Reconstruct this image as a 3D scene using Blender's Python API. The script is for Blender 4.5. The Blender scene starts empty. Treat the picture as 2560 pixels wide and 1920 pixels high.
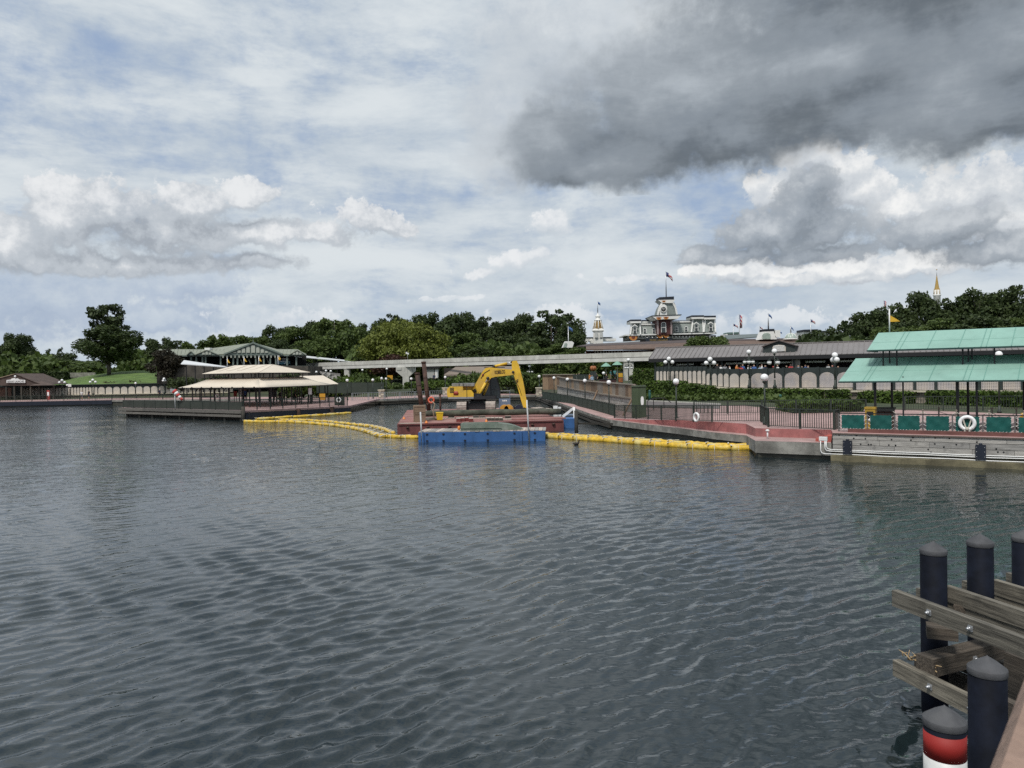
import bpy, bmesh, math, random
import numpy as np
from mathutils import Vector, Matrix
random.seed(7); np.random.seed(7)
SC = bpy.context.scene
COL = SC.collection
R = math.radians

# ------------------------------------------------------------------ camera
CAM_H = 4.5            # eye height above the water, metres
FPX = 1900.0           # focal length in pixels of the 2560 px wide photograph
ROLL = R(1.0)
HOR = 934.0            # horizon row at the picture's middle
PITCH = math.atan((960 - HOR) / FPX)
_F0 = Vector((0, math.cos(PITCH), -math.sin(PITCH)))
_U0 = Vector((0, math.sin(PITCH), math.cos(PITCH)))
_R0 = Vector((1, 0, 0))
_RV = _R0 * math.cos(ROLL) - _U0 * math.sin(ROLL)
_UV = _R0 * math.sin(ROLL) + _U0 * math.cos(ROLL)
cam_d = bpy.data.cameras.new('camera')
cam = bpy.data.objects.new('camera', cam_d); COL.objects.link(cam)
M3 = Matrix((_RV, _UV, -_F0)).transposed()
cam.matrix_world = Matrix.Translation((0, 0, CAM_H)) @ M3.to_4x4()
cam_d.sensor_width = 36.0; cam_d.lens = 36.0 * FPX / 2560.0
cam_d.clip_start = 0.05; cam_d.clip_end = 9000
cam_d.dof.use_dof = True; cam_d.dof.focus_distance = 60; cam_d.dof.aperture_fstop = 7.0
SC.camera = cam

def ray(x, y): return _F0 + _RV * ((x - 1280) / FPX) + _UV * ((960 - y) / FPX)
def Pz(x, y, z=0.0):
    d = ray(x, y); t = (z - CAM_H) / d.z
    return Vector((d.x * t, d.y * t, z))
def Pd(x, y, D):
    d = ray(x, y); t = D / d.y
    return Vector((d.x * t, D, CAM_H + d.z * t))
def Xat(x, D): return (x - 1280) / FPX * D
def m_px(D): return D / FPX

# ------------------------------------------------------------------ node helpers
class S:
    """a shader socket with arithmetic"""
    def __init__(s, nt, k): s.nt = nt; s.k = k
    def _m(s, op, *a, clamp=False):
        n = s.nt.nodes.new('ShaderNodeMath'); n.operation = op; n.use_clamp = clamp
        for i, v in enumerate((s,) + a):
            if isinstance(v, S): s.nt.links.new(v.k, n.inputs[i])
            else: n.inputs[i].default_value = v
        return S(s.nt, n.outputs[0])
    def __add__(s, o): return s._m('ADD', o)
    __radd__ = __add__
    def __sub__(s, o): return s._m('SUBTRACT', o)
    def __rsub__(s, o): return (s * -1.0) + o
    def __mul__(s, o): return s._m('MULTIPLY', o)
    __rmul__ = __mul__
    def __truediv__(s, o): return s._m('DIVIDE', o)
    def max(s, o): return s._m('MAXIMUM', o)
    def min(s, o): return s._m('MINIMUM', o)
    def sqrt(s): return s._m('SQRT')
    def clamp(s): return s._m('ADD', 0.0, clamp=True)
    def ss(s, a, b, lo=0.0, hi=1.0):
        n = s.nt.nodes.new('ShaderNodeMapRange'); n.interpolation_type = 'SMOOTHSTEP'
        s.nt.links.new(s.k, n.inputs[0])
        for i, v in enumerate((a, b, lo, hi)): n.inputs[i + 1].default_value = v
        return S(s.nt, n.outputs[0])
def nnew(nt, t, **kw):
    n = nt.nodes.new(t)
    for k, v in kw.items(): setattr(n, k, v)
    return n
def comb(nt, x, y, z):
    n = nt.nodes.new('ShaderNodeCombineXYZ')
    for i, v in enumerate((x, y, z)):
        if isinstance(v, S): nt.links.new(v.k, n.inputs[i])
        else: n.inputs[i].default_value = v
    return n.outputs[0]
def noise(nt, vec, scale, detail=4, rough=.55, dist=0.0, lac=2.0):
    n = nt.nodes.new('ShaderNodeTexNoise')
    if vec is not None: nt.links.new(vec, n.inputs['Vector'])
    n.inputs['Scale'].default_value = scale; n.inputs['Detail'].default_value = detail
    n.inputs['Roughness'].default_value = rough; n.inputs['Distortion'].default_value = dist
    n.inputs['Lacunarity'].default_value = lac
    return S(nt, n.outputs[0]), n.outputs[1]
def mixc(nt, fac, a, b, mode='MIX'):
    n = nt.nodes.new('ShaderNodeMix'); n.data_type = 'RGBA'; n.blend_type = mode; n.clamp_factor = True
    for sock, v in ((n.inputs[0], fac), (n.inputs[6], a), (n.inputs[7], b)):
        if isinstance(v, S): nt.links.new(v.k, sock)
        elif isinstance(v, bpy.types.NodeSocket): nt.links.new(v, sock)
        elif isinstance(v, (int, float)): sock.default_value = v
        else: sock.default_value = (*v, 1)
    return n.outputs[2]

# ------------------------------------------------------------------ sun and sky
SUN_EL, SUN_AZ = R(58), R(205)        # azimuth clockwise from +Y: behind the camera, to the left
sun_d = bpy.data.lights.new('sun', 'SUN'); sun_d.energy = 2.2; sun_d.angle = R(12); sun_d.color = (1, .96, .9)
sun = bpy.data.objects.new('sun', sun_d); COL.objects.link(sun)
_sd = Vector((math.sin(SUN_AZ) * math.cos(SUN_EL), math.cos(SUN_AZ) * math.cos(SUN_EL), math.sin(SUN_EL)))
sun.rotation_euler = _sd.to_track_quat('Z', 'Y').to_euler(); sun.location = (0, -20, 60)
SC.view_settings.view_transform = 'Standard'; SC.view_settings.look = 'None'
SC.view_settings.exposure = 0.35; SC.view_settings.gamma = 1.0; SC.view_settings.use_curve_mapping = False
SC.cycles.use_denoising = False
SC.cycles.max_bounces = 6; SC.cycles.diffuse_bounces = 3; SC.cycles.glossy_bounces = 3
SC.cycles.transparent_max_bounces = 8; SC.cycles.caustics_reflective = False; SC.cycles.caustics_refractive = False

EXPK = 0.92
def build_sky():
    w = bpy.data.worlds.new('World'); SC.world = w; w.use_nodes = True
    w.cycles.sampling_method = 'MANUAL'; w.cycles.sample_map_resolution = 512
    nt = w.node_tree; nt.nodes.clear()
    out = nt.nodes.new('ShaderNodeOutputWorld')
    sky = nnew(nt, 'ShaderNodeTexSky', sky_type='NISHITA', sun_disc=False)
    sky.sun_elevation = SUN_EL; sky.sun_rotation = SUN_AZ; sky.air_density = 1.0; sky.dust_density = 2.0; sky.ozone_density = 1.5
    tc = nt.nodes.new('ShaderNodeTexCoord'); sep = nt.nodes.new('ShaderNodeSeparateXYZ')
    nt.links.new(tc.outputs['Generated'], sep.inputs[0])
    x, y, z = (S(nt, sep.outputs[i]) for i in range(3))
    az = x._m('ARCTAN2', y); el = z._m('ARCSINE')
    P = comb(nt, az, el, 0.3)
    e = EXPK
    g3 = lambda r, g, b: (r * e, g * e, b * e)
    # --- thin high layer, drawn out along the wind
    zz = z.max(0.0) + 0.16
    Q = comb(nt, x / zz, y / zz, 0.0)
    b1, _ = noise(nt, Q, 0.9, 7, .64, .1)
    mp = nnew(nt, 'ShaderNodeMapping'); nt.links.new(P, mp.inputs[0]); mp.inputs['Scale'].default_value = (1.0, 3.0, 1)
    mp.inputs['Rotation'].default_value = (0, 0, R(-8))
    b2, bc = noise(nt, mp.outputs[0], 3.6, 8, .64, .15)
    b3, b3c = noise(nt, P, 22, 6, .62)
    thin = b1 * .40 + b2 * .42 + b3 * .18
    col = mixc(nt, .88, sky.outputs[0], g3(2.75, 3.6, 5.1))
    lightc = mixc(nt, b2.ss(.38, .68), g3(4.3, 4.9, 5.5), g3(6.2, 6.6, 6.8))
    base = mixc(nt, thin.ss(.37, .52) * .95, col, lightc)
    hz = (el / 0.16).ss(0.0, 1.0, 1.0, 0.0)
    base = mixc(nt, hz * .45, base, g3(4.7, 5.4, 6.1))
    # --- lumpy clouds: ellipses in azimuth / elevation, their outline broken up by noise
    def uv(px, py):
        d = ray(px, py).normalized(); return math.atan2(d.x, d.y), math.asin(d.z)
    _, nv = noise(nt, P, 7, 4, .6)
    def warp(a1, a2):
        v1 = nnew(nt, 'ShaderNodeVectorMath', operation='MULTIPLY_ADD'); nt.links.new(nv, v1.inputs[0])
        v1.inputs[1].default_value = (a1, a1, 0); nt.links.new(P, v1.inputs[2])
        v2 = nnew(nt, 'ShaderNodeVectorMath', operation='MULTIPLY_ADD'); nt.links.new(b3c, v2.inputs[0])
        v2.inputs[1].default_value = (a2, a2, 0); nt.links.new(v1.outputs[0], v2.inputs[2])
        return v2.outputs[0], (a1 + a2) * .5
    def field(blobs, W, off, dv=0.0):
        f = None
        for bx, by, rx, ry in blobs:
            u0, v0 = uv(bx, by); a = rx / FPX * math.cos(u0) ** 2; b = ry / FPX * math.cos(u0)
            n = nnew(nt, 'ShaderNodeVectorMath', operation='MULTIPLY_ADD'); nt.links.new(W, n.inputs[0])
            n.inputs[1].default_value = (1 / a, 1 / b, 0); n.inputs[2].default_value = (-(u0 + off) / a, -(v0 + off - dv) / b, 0)
            l = nnew(nt, 'ShaderNodeVectorMath', operation='LENGTH'); nt.links.new(n.outputs[0], l.inputs[0])
            g = S(nt, l.outputs['Value'])
            f = g if f is None else f._m('SMOOTH_MIN', g, .30)
        return f * -1.0 + 1.0
    fine, _ = noise(nt, P, 46, 7, .68)
    def layer(col, blobs, a1, a2, dark, mid, bright, dv=.02, k=1.5, opac=1.0, bias=0.0, wob=.5, tex=.9, s0=1.7, s1=5.5, thr=0.0, btex=.4):
        W, off = warp(a1, a2)
        f = field(blobs, W, off); g = field(blobs, W, off, dv)
        up = ((f - g) * k + .5 + bias).clamp()                                   # 1 at the tops, 0 at the undersides
        t = (up + (b3 - .5) * tex + (b2 - .5) * btex + (fine - .5) * tex * .7)
        edge = up * (s1 - s0) + s0                                               # tops crisp, undersides soft
        m = ((f + (b3 - .5) * wob + (fine - .5) * wob - thr) * edge).ss(0.0, 1.0)
        c = mixc(nt, t.ss(0, .55), dark, mid); c = mixc(nt, t.ss(.48, 1.28), c, bright)
        return mixc(nt, m * opac, col, c)
    far_left = [(90, 760, 420, 130), (480, 720, 220, 80), (330, 820, 330, 70)]
    low = [(690, 812, 170, 44), (1010, 838, 170, 36), (1330, 806, 240, 36), (1520, 838, 190, 46), (1780, 830, 140, 50), (1990, 796, 150, 22),
           (560, 845, 90, 34), (1560, 694, 100, 14), (1120, 740, 90, 12), (2200, 806, 170, 30)]
    left = [(10, 590, 140, 70), (290, 520, 220, 84), (170, 550, 150, 66), (440, 575, 230, 64), (610, 575, 150, 52), (760, 580, 160, 38),
            (930, 548, 130, 48), (1020, 548, 46, 24), (610, 470, 110, 44), (480, 490, 110, 60), (300, 650, 460, 46), (640, 660, 130, 30)]
    midc = [(1380, 572, 66, 40), (1310, 652, 90, 26), (1215, 672, 60, 14), (1105, 660, 40, 16), (910, 665, 60, 22)]
    rightw = [(2010, 395, 95, 64), (2090, 430, 110, 60), (1940, 470, 90, 66), (2130, 480, 120, 66), (1850, 668, 190, 30), (2120, 660, 120, 42),
              (2300, 664, 260, 36), (2430, 480, 160, 90), (2260, 530, 90, 50), (2510, 560, 170, 90), (1930, 694, 150, 22), (2150, 694, 90, 18)]
    rightg = [(2025, 470, 100, 70), (2010, 520, 120, 70), (2390, 560, 150, 44), (1930, 565, 190, 70), (1840, 628, 190, 36), (2060, 565, 140, 60), (2330, 595, 200, 58), (2490, 635, 190, 50), (2060, 622, 210, 32)]
    glow = [(1420, 110, 280, 140), (1600, 60, 320, 110), (1300, 270, 190, 130), (1250, 400, 130, 90)]
    darkb = [(1400, 345, 150, 95), (1750, 250, 470, 170), (1500, 385, 300, 80), (2050, 130, 520, 170), (2450, 210, 330, 190), (2150, 270, 280, 90), (2560, 40, 400, 150), (2350, -170, 900, 220), (1820, 330, 240, 70)]
    def add_dark(c):
        return layer(c, darkb, .12, .018, g3(1.08, 1.27, 1.47), g3(2.05, 2.35, 2.68), g3(3.9, 4.3, 4.7), dv=.06, k=.62, opac=.95, bias=-.08, wob=.45, tex=.42, s0=2.0, s1=1.3, thr=-.12, btex=1.6)
    def add_glow(c):
        return layer(c, glow, .12, .03, g3(3.6, 4.0, 4.5), g3(4.7, 5.1, 5.5), g3(6.4, 6.7, 6.9), dv=.03, k=.8, opac=.75, s0=1.5, s1=1.8, thr=-.1)
    def low_layer(c):
        return layer(c, low, .05, .03, g3(4.3, 4.95, 5.7), g3(5.2, 5.7, 6.2), g3(6.9, 7.1, 7.3), opac=.72, wob=2.4, tex=2.0, dv=.010, k=.6, s0=1.3, s1=2.6, thr=.05)
    c_left = layer(base, far_left, .10, .05, g3(3.0, 3.7, 4.9), g3(3.5, 4.2, 5.3), g3(4.7, 5.3, 6.0), opac=.75, wob=1.4, tex=1.4, s0=1.5, s1=2.4)
    c_left = low_layer(c_left)
    c_left = layer(c_left, left, .075, .030, g3(2.9, 3.2, 3.6), g3(4.3, 4.65, 5.05), g3(7.1, 7.2, 7.3), dv=.034, k=1.0, opac=.9, bias=-.22, wob=1.5, tex=1.9, s0=1.5, s1=4.0, thr=.0)
    c_mid = low_layer(base)
    c_mid = layer(c_mid, midc, .05, .03, g3(4.2, 4.7, 5.2), g3(5.4, 5.8, 6.2), g3(7.3, 7.4, 7.5), dv=.012, k=.6, opac=.85, wob=1.7, tex=1.8, s0=1.4, s1=3.0, thr=.04)
    c_dark = add_dark(add_glow(base))
    c_right = add_glow(low_layer(base))
    c_right = layer(c_right, rightw, .06, .03, g3(4.0, 4.3, 4.7), g3(5.4, 5.7, 6.0), g3(7.9, 7.9, 7.8), dv=.02, k=1.0, opac=.93, wob=1.3, tex=1.9, s0=1.8, s1=5.5, bias=-.05)
    c_right = layer(c_right, rightg, .07, .032, g3(2.0, 2.3, 2.65), g3(2.9, 3.25, 3.65), g3(4.9, 5.2, 5.5), dv=.022, k=.9, opac=.93, bias=-.14, wob=1.3, tex=1.6, s0=1.5, s1=3.4, thr=-.02)
    c_right = add_dark(c_right)
    # --- each part of the sky works out only the cloud banks that stand in it
    def ge(s, v): return s._m('GREATER_THAN', v)
    def bgn(c):
        b = nt.nodes.new('ShaderNodeBackground'); nt.links.new(c, b.inputs[0]); b.inputs[1].default_value = 0.1; return b.outputs[0]
    def msh(fac, a, b):
        n = nt.nodes.new('ShaderNodeMixShader'); nt.links.new(fac.k, n.inputs[0]); nt.links.new(a, n.inputs[1]); nt.links.new(b, n.inputs[2]); return n.outputs[0]
    uL = uv(1125, 600)[0]; uR = uv(1640, 500)[0]; vT = uv(1280, 500)[1]; vTop = R(70)
    front = ge(az, R(-60)) * ge(az * -1.0, R(-75)) * ge(el, -.02)
    isL = front * ge(az * -1.0, -uL) * ge(el * -1.0, -uv(400, 300)[1])
    isR = front * ge(az, uR) * ge(el * -1.0, -vTop)
    isM = front * ge(az, uL) * ge(az * -1.0, -uR)
    hi = ge(el, vT)
    sh = msh(isL, bgn(base), bgn(c_left))
    sh = msh(isM, sh, msh(hi, bgn(c_mid), bgn(c_dark)))
    sh = msh(isR, sh, bgn(c_right))
    nt.links.new(sh, out.inputs[0])
build_sky()

# ------------------------------------------------------------------ materials
MATS = {}
def mat(name, col, rough=.7, var=.12, scale=3.0, metal=0.0, bump=0.0, bscale=30.0, col2=None, streak=0.0, spec=.5, island=0.0, emit=None, ao=None):
    """procedural surface: base colour broken up by noise, optional vertical rain streaks, fine bump"""
    if name in MATS: return MATS[name]
    m = bpy.data.materials.new(name); m.use_nodes = True; MATS[name] = m
    nt = m.node_tree; b = nt.nodes['Principled BSDF']
    geo = nt.nodes.new('ShaderNodeNewGeometry'); P = geo.outputs['Position']
    n1, _ = noise(nt, P, scale, 5, .6)
    dark = tuple(c * (1 - var * 1.6) for c in col); light = tuple(min(1, c * (1 + var)) for c in col)
    c = mixc(nt, n1.ss(.3, .7), dark, light)
    if col2:
        n2, _ = noise(nt, P, scale * .45, 6, .65)
        c = mixc(nt, n2.ss(.46, .66) * .85, c, col2)
    if streak:
        mp = nnew(nt, 'ShaderNodeMapping'); nt.links.new(P, mp.inputs[0]); mp.inputs['Scale'].default_value = (1, 1, .12)
        n3, _ = noise(nt, mp.outputs[0], 2.6, 5, .7)
        c = mixc(nt, n3.ss(.5, .72) * streak, c, tuple(k * .3 for k in col))
    if island:
        rnd = S(nt, geo.outputs['Random Per Island'])
        c = mixc(nt, rnd, mixc(nt, 1.0, c, (1 - island,) * 3, 'MULTIPLY'), mixc(nt, 1.0, c, (1 + island, 1 + island, 1 + island * .6), 'MULTIPLY'))
    nt.links.new(c, b.inputs['Base Color'])
    b.inputs['Roughness'].default_value = rough; b.inputs['Metallic'].default_value = metal
    b.inputs['Specular IOR Level'].default_value = spec
    if bump:
        nb, _ = noise(nt, P, bscale, 4, .6)
        bp = nt.nodes.new('ShaderNodeBump'); bp.inputs['Strength'].default_value = bump; bp.inputs['Distance'].default_value = .05
        nt.links.new(nb.k, bp.inputs['Height']); nt.links.new(bp.outputs[0], b.inputs['Normal'])
    if emit:
        b.inputs['Emission Color'].default_value = (*emit[0], 1); b.inputs['Emission Strength'].default_value = emit[1]
    return m
def leafmat(name, col, col2, rough=.6, trans=.25):
    if name in MATS: return MATS[name]
    m = bpy.data.materials.new(name); m.use_nodes = True; MATS[name] = m
    nt = m.node_tree; b = nt.nodes['Principled BSDF']; out = nt.nodes['Material Output']
    geo = nt.nodes.new('ShaderNodeNewGeometry')
    rnd = S(nt, geo.outputs['Random Per Island'])
    n1, _ = noise(nt, geo.outputs['Position'], .35, 3, .6)
    c = mixc(nt, (rnd * .6 + n1.ss(.3, .7) * .4), col, col2)
    nt.links.new(c, b.inputs['Base Color']); b.inputs['Roughness'].default_value = rough
    b.inputs['Specular IOR Level'].default_value = .3
    tr = nt.nodes.new('ShaderNodeBsdfTranslucent'); nt.links.new(c, tr.inputs[0])
    mx = nt.nodes.new('ShaderNodeMixShader'); mx.inputs[0].default_value = trans
    nt.links.new(b.outputs[0], mx.inputs[1]); nt.links.new(tr.outputs[0], mx.inputs[2]); nt.links.new(mx.outputs[0], out.inputs[0])
    return m
def woodmat(name, col, axis=0, var=.3, rough=.85, scale=2.0):
    """grain drawn out along one object axis, knots, greyed patches"""
    if name in MATS: return MATS[name]
    m = bpy.data.materials.new(name); m.use_nodes = True; MATS[name] = m
    nt = m.node_tree; b = nt.nodes['Principled BSDF']
    tc = nt.nodes.new('ShaderNodeTexCoord'); mp = nnew(nt, 'ShaderNodeMapping'); nt.links.new(tc.outputs['Object'], mp.inputs[0])
    oi = nt.nodes.new('ShaderNodeObjectInfo'); rr = S(nt, oi.outputs['Random'])
    sc = [14.0, 14.0, 14.0]; sc[axis] = .9
    mp.inputs['Scale'].default_value = sc
    nt.links.new(comb(nt, rr * 37.0, rr * 11.0, rr * 5.0), mp.inputs['Location'])
    g, _ = noise(nt, mp.outputs[0], scale, 6, .65, .6)
    k, _ = noise(nt, tc.outputs['Object'], 3.1, 4, .6)
    c = mixc(nt, g.ss(.3, .7), tuple(v * (1 - var * 1.7) for v in col), tuple(min(1, v * (1 + var)) for v in col))
    c = mixc(nt, k.ss(.58, .75) * .5, c, tuple(v * .35 for v in col))
    c = mixc(nt, 1.0, c, mixc(nt, rr, (.78, .78, .78), (1.15, 1.13, 1.1)), 'MULTIPLY')
    nt.links.new(c, b.inputs['Base Color']); b.inputs['Roughness'].default_value = rough
    bp = nt.nodes.new('ShaderNodeBump'); bp.inputs['Strength'].default_value = .5; bp.inputs['Distance'].default_value = .02
    nt.links.new(g.k, bp.inputs['Height']); nt.links.new(bp.outputs[0], b.inputs['Normal'])
    return m

# ------------------------------------------------------------------ mesh builder
class MB:
    def __init__(s): s.v = []; s.f = []; s.mi = []; s.sm = []; s.cur = 0
    def add(s, vs, fs, smooth=False):
        o = len(s.v); s.v += [Vector(v) for v in vs]
        for f in fs: s.f.append([i + o for i in f]); s.mi.append(s.cur); s.sm.append(smooth)
        return s
    def box(s, c, size, rz=0.0, taper=1.0):
        x, y, z = (k / 2 for k in size); c = Vector(c); ca, sa = math.cos(rz), math.sin(rz)
        vs = []
        for sz in (-1, 1):
            t = 1.0 if sz < 0 else taper
            for sx, sy in ((-1, -1), (1, -1), (1, 1), (-1, 1)):
                px, py = sx * x * t, sy * y * t
                vs.append(c + Vector((px * ca - py * sa, px * sa + py * ca, sz * z)))
        return s.add(vs, [(3, 2, 1, 0), (4, 5, 6, 7), (0, 1, 5, 4), (1, 2, 6, 5), (2, 3, 7, 6), (3, 0, 4, 7)])
    def bar(s, a, b, w, h, up=(0, 0, 1)):
        """rectangular beam from a to b, w across, h along up"""
        a, b = Vector(a), Vector(b); d = (b - a).normalized(); up = Vector(up)
        side = d.cross(up)
        if side.length < 1e-5: side = Vector((1, 0, 0))
        side.normalize(); u = side.cross(d).normalized()
        vs = []
        for p in (a, b):
            for i, j in ((-1, -1), (1, -1), (1, 1), (-1, 1)): vs.append(p + side * (i * w / 2) + u * (j * h / 2))
        return s.add(vs, [(0, 1, 2, 3), (7, 6, 5, 4), (4, 5, 1, 0), (5, 6, 2, 1), (6, 7, 3, 2), (7, 4, 0, 3)])
    def tube(s, pts, rad, n=8, cap=True, smooth=True):
        pts = [Vector(p) for p in pts]; rs = rad if isinstance(rad, (list, tuple)) else [rad] * len(pts)
        ref = None; rings = []
        for i, p in enumerate(pts):
            d = (pts[min(i + 1, len(pts) - 1)] - pts[max(i - 1, 0)]).normalized()
            if ref is None: ref = Vector((0, 0, 1)) if abs(d.z) < .9 else Vector((1, 0, 0))
            sd = d.cross(ref).normalized(); u = sd.cross(d).normalized(); ref = u
            rings.append([p + (sd * math.cos(2 * math.pi * k / n) + u * math.sin(2 * math.pi * k / n)) * rs[i] for k in range(n)])
        vs = [v for r in rings for v in r]; fs = []
        for i in range(len(pts) - 1):
            for k in range(n):
                k2 = (k + 1) % n; fs.append((i * n + k2, i * n + k, (i + 1) * n + k, (i + 1) * n + k2))
        if cap: fs.append(tuple(range(n))); fs.append(tuple(range((len(pts) - 1) * n + n - 1, (len(pts) - 1) * n - 1, -1)))
        return s.add(vs, fs, smooth)
    def lathe(s, c, prof, n=14, smooth=True, rz=0.0, sx=1.0, sy=1.0):
        c = Vector(c); vs = []; fs = []
        for r, z in prof:
            for k in range(n):
                a = 2 * math.pi * k / n + rz; vs.append(c + Vector((r * math.cos(a) * sx, r * math.sin(a) * sy, z)))
        for i in range(len(prof) - 1):
            for k in range(n):
                k2 = (k + 1) % n; fs.append((i * n + k, i * n + k2, (i + 1) * n + k2, (i + 1) * n + k))
        fs.append(tuple(range(n - 1, -1, -1))); fs.append(tuple(range((len(prof) - 1) * n, len(prof) * n)))
        return s.add(vs, fs, smooth)
    def ball(s, c, r, n=14, m=8, sz=1.0):
        prof = [(max(1e-3, r * math.sin(math.pi * i / m)), -r * sz * math.cos(math.pi * i / m)) for i in range(m + 1)]
        return s.lathe(c, prof, n)
    def torus(s, c, R0, r, ax1, ax2, n=20, m=8):
        c = Vector(c); ax1 = Vector(ax1).normalized(); ax2 = Vector(ax2).normalized(); ax3 = ax1.cross(ax2); vs = []; fs = []
        for i in range(n):
            a = 2 * math.pi * i / n; d = ax1 * math.cos(a) + ax2 * math.sin(a)
            for k in range(m):
                b = 2 * math.pi * k / m; vs.append(c + d * (R0 + r * math.cos(b)) + ax3 * (r * math.sin(b)))
        for i in range(n):
            for k in range(m):
                i2, k2 = (i + 1) % n, (k + 1) % m; fs.append((i * m + k, i * m + k2, i2 * m + k2, i2 * m + k))
        return s.add(vs, fs, True)
    def prism(s, poly, off):
        """planar polygon (3-D points) pushed along off"""
        poly = [Vector(p) for p in poly]; off = Vector(off); n = len(poly)
        vs = poly + [p + off for p in poly]
        fs = [tuple(range(n - 1, -1, -1)), tuple(range(n, 2 * n))] + [(i, (i + 1) % n, n + (i + 1) % n, n + i) for i in range(n)]
        return s.add(vs, fs)
    def quad(s, a, b, c, d): return s.add([a, b, c, d], [(0, 1, 2, 3)])
    def slab(s, a, b, c, d, t):
        """roof panel: quad thickened downwards by t"""
        q = [Vector(p) for p in (a, b, c, d)]; o = Vector((0, 0, -t))
        return s.add(q + [p + o for p in q], [(0, 1, 2, 3), (7, 6, 5, 4), (0, 4, 5, 1), (1, 5, 6, 2), (2, 6, 7, 3), (3, 7, 4, 0)])
    def mesh(s, name, mats, inv=None):
        me = bpy.data.meshes.new(name)
        vs = [tuple(inv @ v) for v in s.v] if inv is not None else [tuple(v) for v in s.v]
        me.from_pydata(vs, [], s.f)
        for m in (mats if isinstance(mats, (list, tuple)) else [mats]): me.materials.append(m)
        me.polygons.foreach_set('material_index', s.mi); me.polygons.foreach_set('use_smooth', s.sm)
        me.update(); return me
    def fixn(s):
        return s
    def build(s, name, mats, parent=None, world=True, smooth_fix=True):
        """link as one object.  world=True: vertices are world coordinates"""
        if parent is not None:
            inv = RM[parent.name].inverted() if world else None
            o = bpy.data.objects.new(name, recalc(s.mesh(name, mats, inv))); COL.objects.link(o); o.parent = parent
            RM[o.name] = RM[parent.name].copy()
        else:
            if world:
                xs = [v.x for v in s.v]; ys = [v.y for v in s.v]; zs = [v.z for v in s.v]
                base = Vector(((min(xs) + max(xs)) / 2, (min(ys) + max(ys)) / 2, min(zs)))
            else: base = Vector((0, 0, 0))
            M = Matrix.Translation(base)
            o = bpy.data.objects.new(name, recalc(s.mesh(name, mats, M.inverted()))); COL.objects.link(o); o.location = base
            RM[o.name] = M
        return o
def recalc(me):
    bm = bmesh.new(); bm.from_mesh(me); bmesh.ops.recalc_face_normals(bm, faces=bm.faces); bm.to_mesh(me); bm.free(); return me
RM = {}          # rest matrix of every root, by name
def tag(o, label=None, cat=None, group=None, kind=None):
    if label: o['label'] = label
    if cat: o['category'] = cat
    if group: o['group'] = group
    if kind: o['kind'] = kind
    return o
def thing(name, label, cat, loc=(0, 0, 0), rz=0.0, group=None):
    o = bpy.data.objects.new(name, None); COL.objects.link(o); o.empty_display_size = .3
    o.location = loc; o.rotation_euler = (0, 0, rz)
    RM[o.name] = Matrix.Translation(Vector(loc)) @ Matrix.Rotation(rz, 4, 'Z')
    return tag(o, label, cat, group)
def dup(root, loc, rz=0.0, label=None, scale=None, name=None):
    r = root.copy(); COL.objects.link(r); r.location = loc; r.rotation_euler = (0, 0, rz)
    if scale is not None: r.scale = scale if isinstance(scale, (tuple, list)) else (scale,) * 3
    if label: r['label'] = label
    RM[r.name] = Matrix.Translation(Vector(loc)) @ Matrix.Rotation(rz, 4, 'Z')
    for ch in root.children:
        c = ch.copy(); COL.objects.link(c); c.parent = r
        for g in ch.children:
            d = g.copy(); COL.objects.link(d); d.parent = c
    return r
def piece(name, me, parent, loc, rz=0.0, rot=None, scale=None, world=True):
    """one repeat of a shared mesh as a part: loc in world coordinates"""
    o = bpy.data.objects.new(name, me); COL.objects.link(o); o.parent = parent
    M = Matrix.Translation(Vector(loc)) @ (rot.to_4x4() if rot is not None else Matrix.Rotation(rz, 4, 'Z'))
    if scale is not None: M = M @ Matrix.Diagonal((*scale, 1))
    o.matrix_local = (RM[parent.name].inverted() @ M) if world else M
    return o
def struct(o): o['kind'] = 'structure'; return o
def unitbox(name, m):
    b = MB().box((0, 0, 0), (1, 1, 1)); return recalc(b.mesh(name, m))

# ------------------------------------------------------------------ water
def water_mat():
    m = bpy.data.materials.new('lake_water'); m.use_nodes = True
    nt = m.node_tree; b = nt.nodes['Principled BSDF']
    geo = nt.nodes.new('ShaderNodeNewGeometry'); P = geo.outputs['Position']
    n0, _ = noise(nt, P, .05, 3, .5)
    c = mixc(nt, n0.ss(.35, .65), (.010, .017, .019), (.015, .024, .026))
    nt.links.new(c, b.inputs['Base Color'])
    b.inputs['Roughness'].default_value = .02; b.inputs['IOR'].default_value = 1.58; b.inputs['Specular IOR Level'].default_value = .5
    # ripples below the mesh resolution, drawn out along the wind-wave crests
    mp = nnew(nt, 'ShaderNodeMapping'); nt.links.new(P, mp.inputs[0])
    mp.inputs['Rotation'].default_value = (0, 0, R(-48)); mp.inputs['Scale'].default_value = (.55, 1.5, 1)
    r1, _ = noise(nt, mp.outputs[0], 3.4, 3, .5, .4)
    r2, _ = noise(nt, mp.outputs[0], 1.25, 3, .55, .3)
    patch, _ = noise(nt, P, .06, 3, .55)
    ln = nnew(nt, 'ShaderNodeVectorMath', operation='LENGTH'); nt.links.new(P, ln.inputs[0])
    amp = patch.ss(.34, .66, .55, 1.0) * S(nt, ln.outputs['Value']).ss(8.0, 48.0, .09, 1.0)      # the mesh itself carries the waves close by
    r3, _ = noise(nt, mp.outputs[0], 9.0, 2, .5, .3)
    hgt = (r1 * .040 + r2 * .075) * amp + r3 * S(nt, ln.outputs['Value']).ss(9.0, 42.0, .005, .002)
    bp = nt.nodes.new('ShaderNodeBump'); bp.inputs['Strength'].default_value = WATER_BUMP; bp.inputs['Distance'].default_value = 1.0
    nt.links.new(hgt.k, bp.inputs['Height']); nt.links.new(bp.outputs[0], b.inputs['Normal'])
    return m
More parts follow.
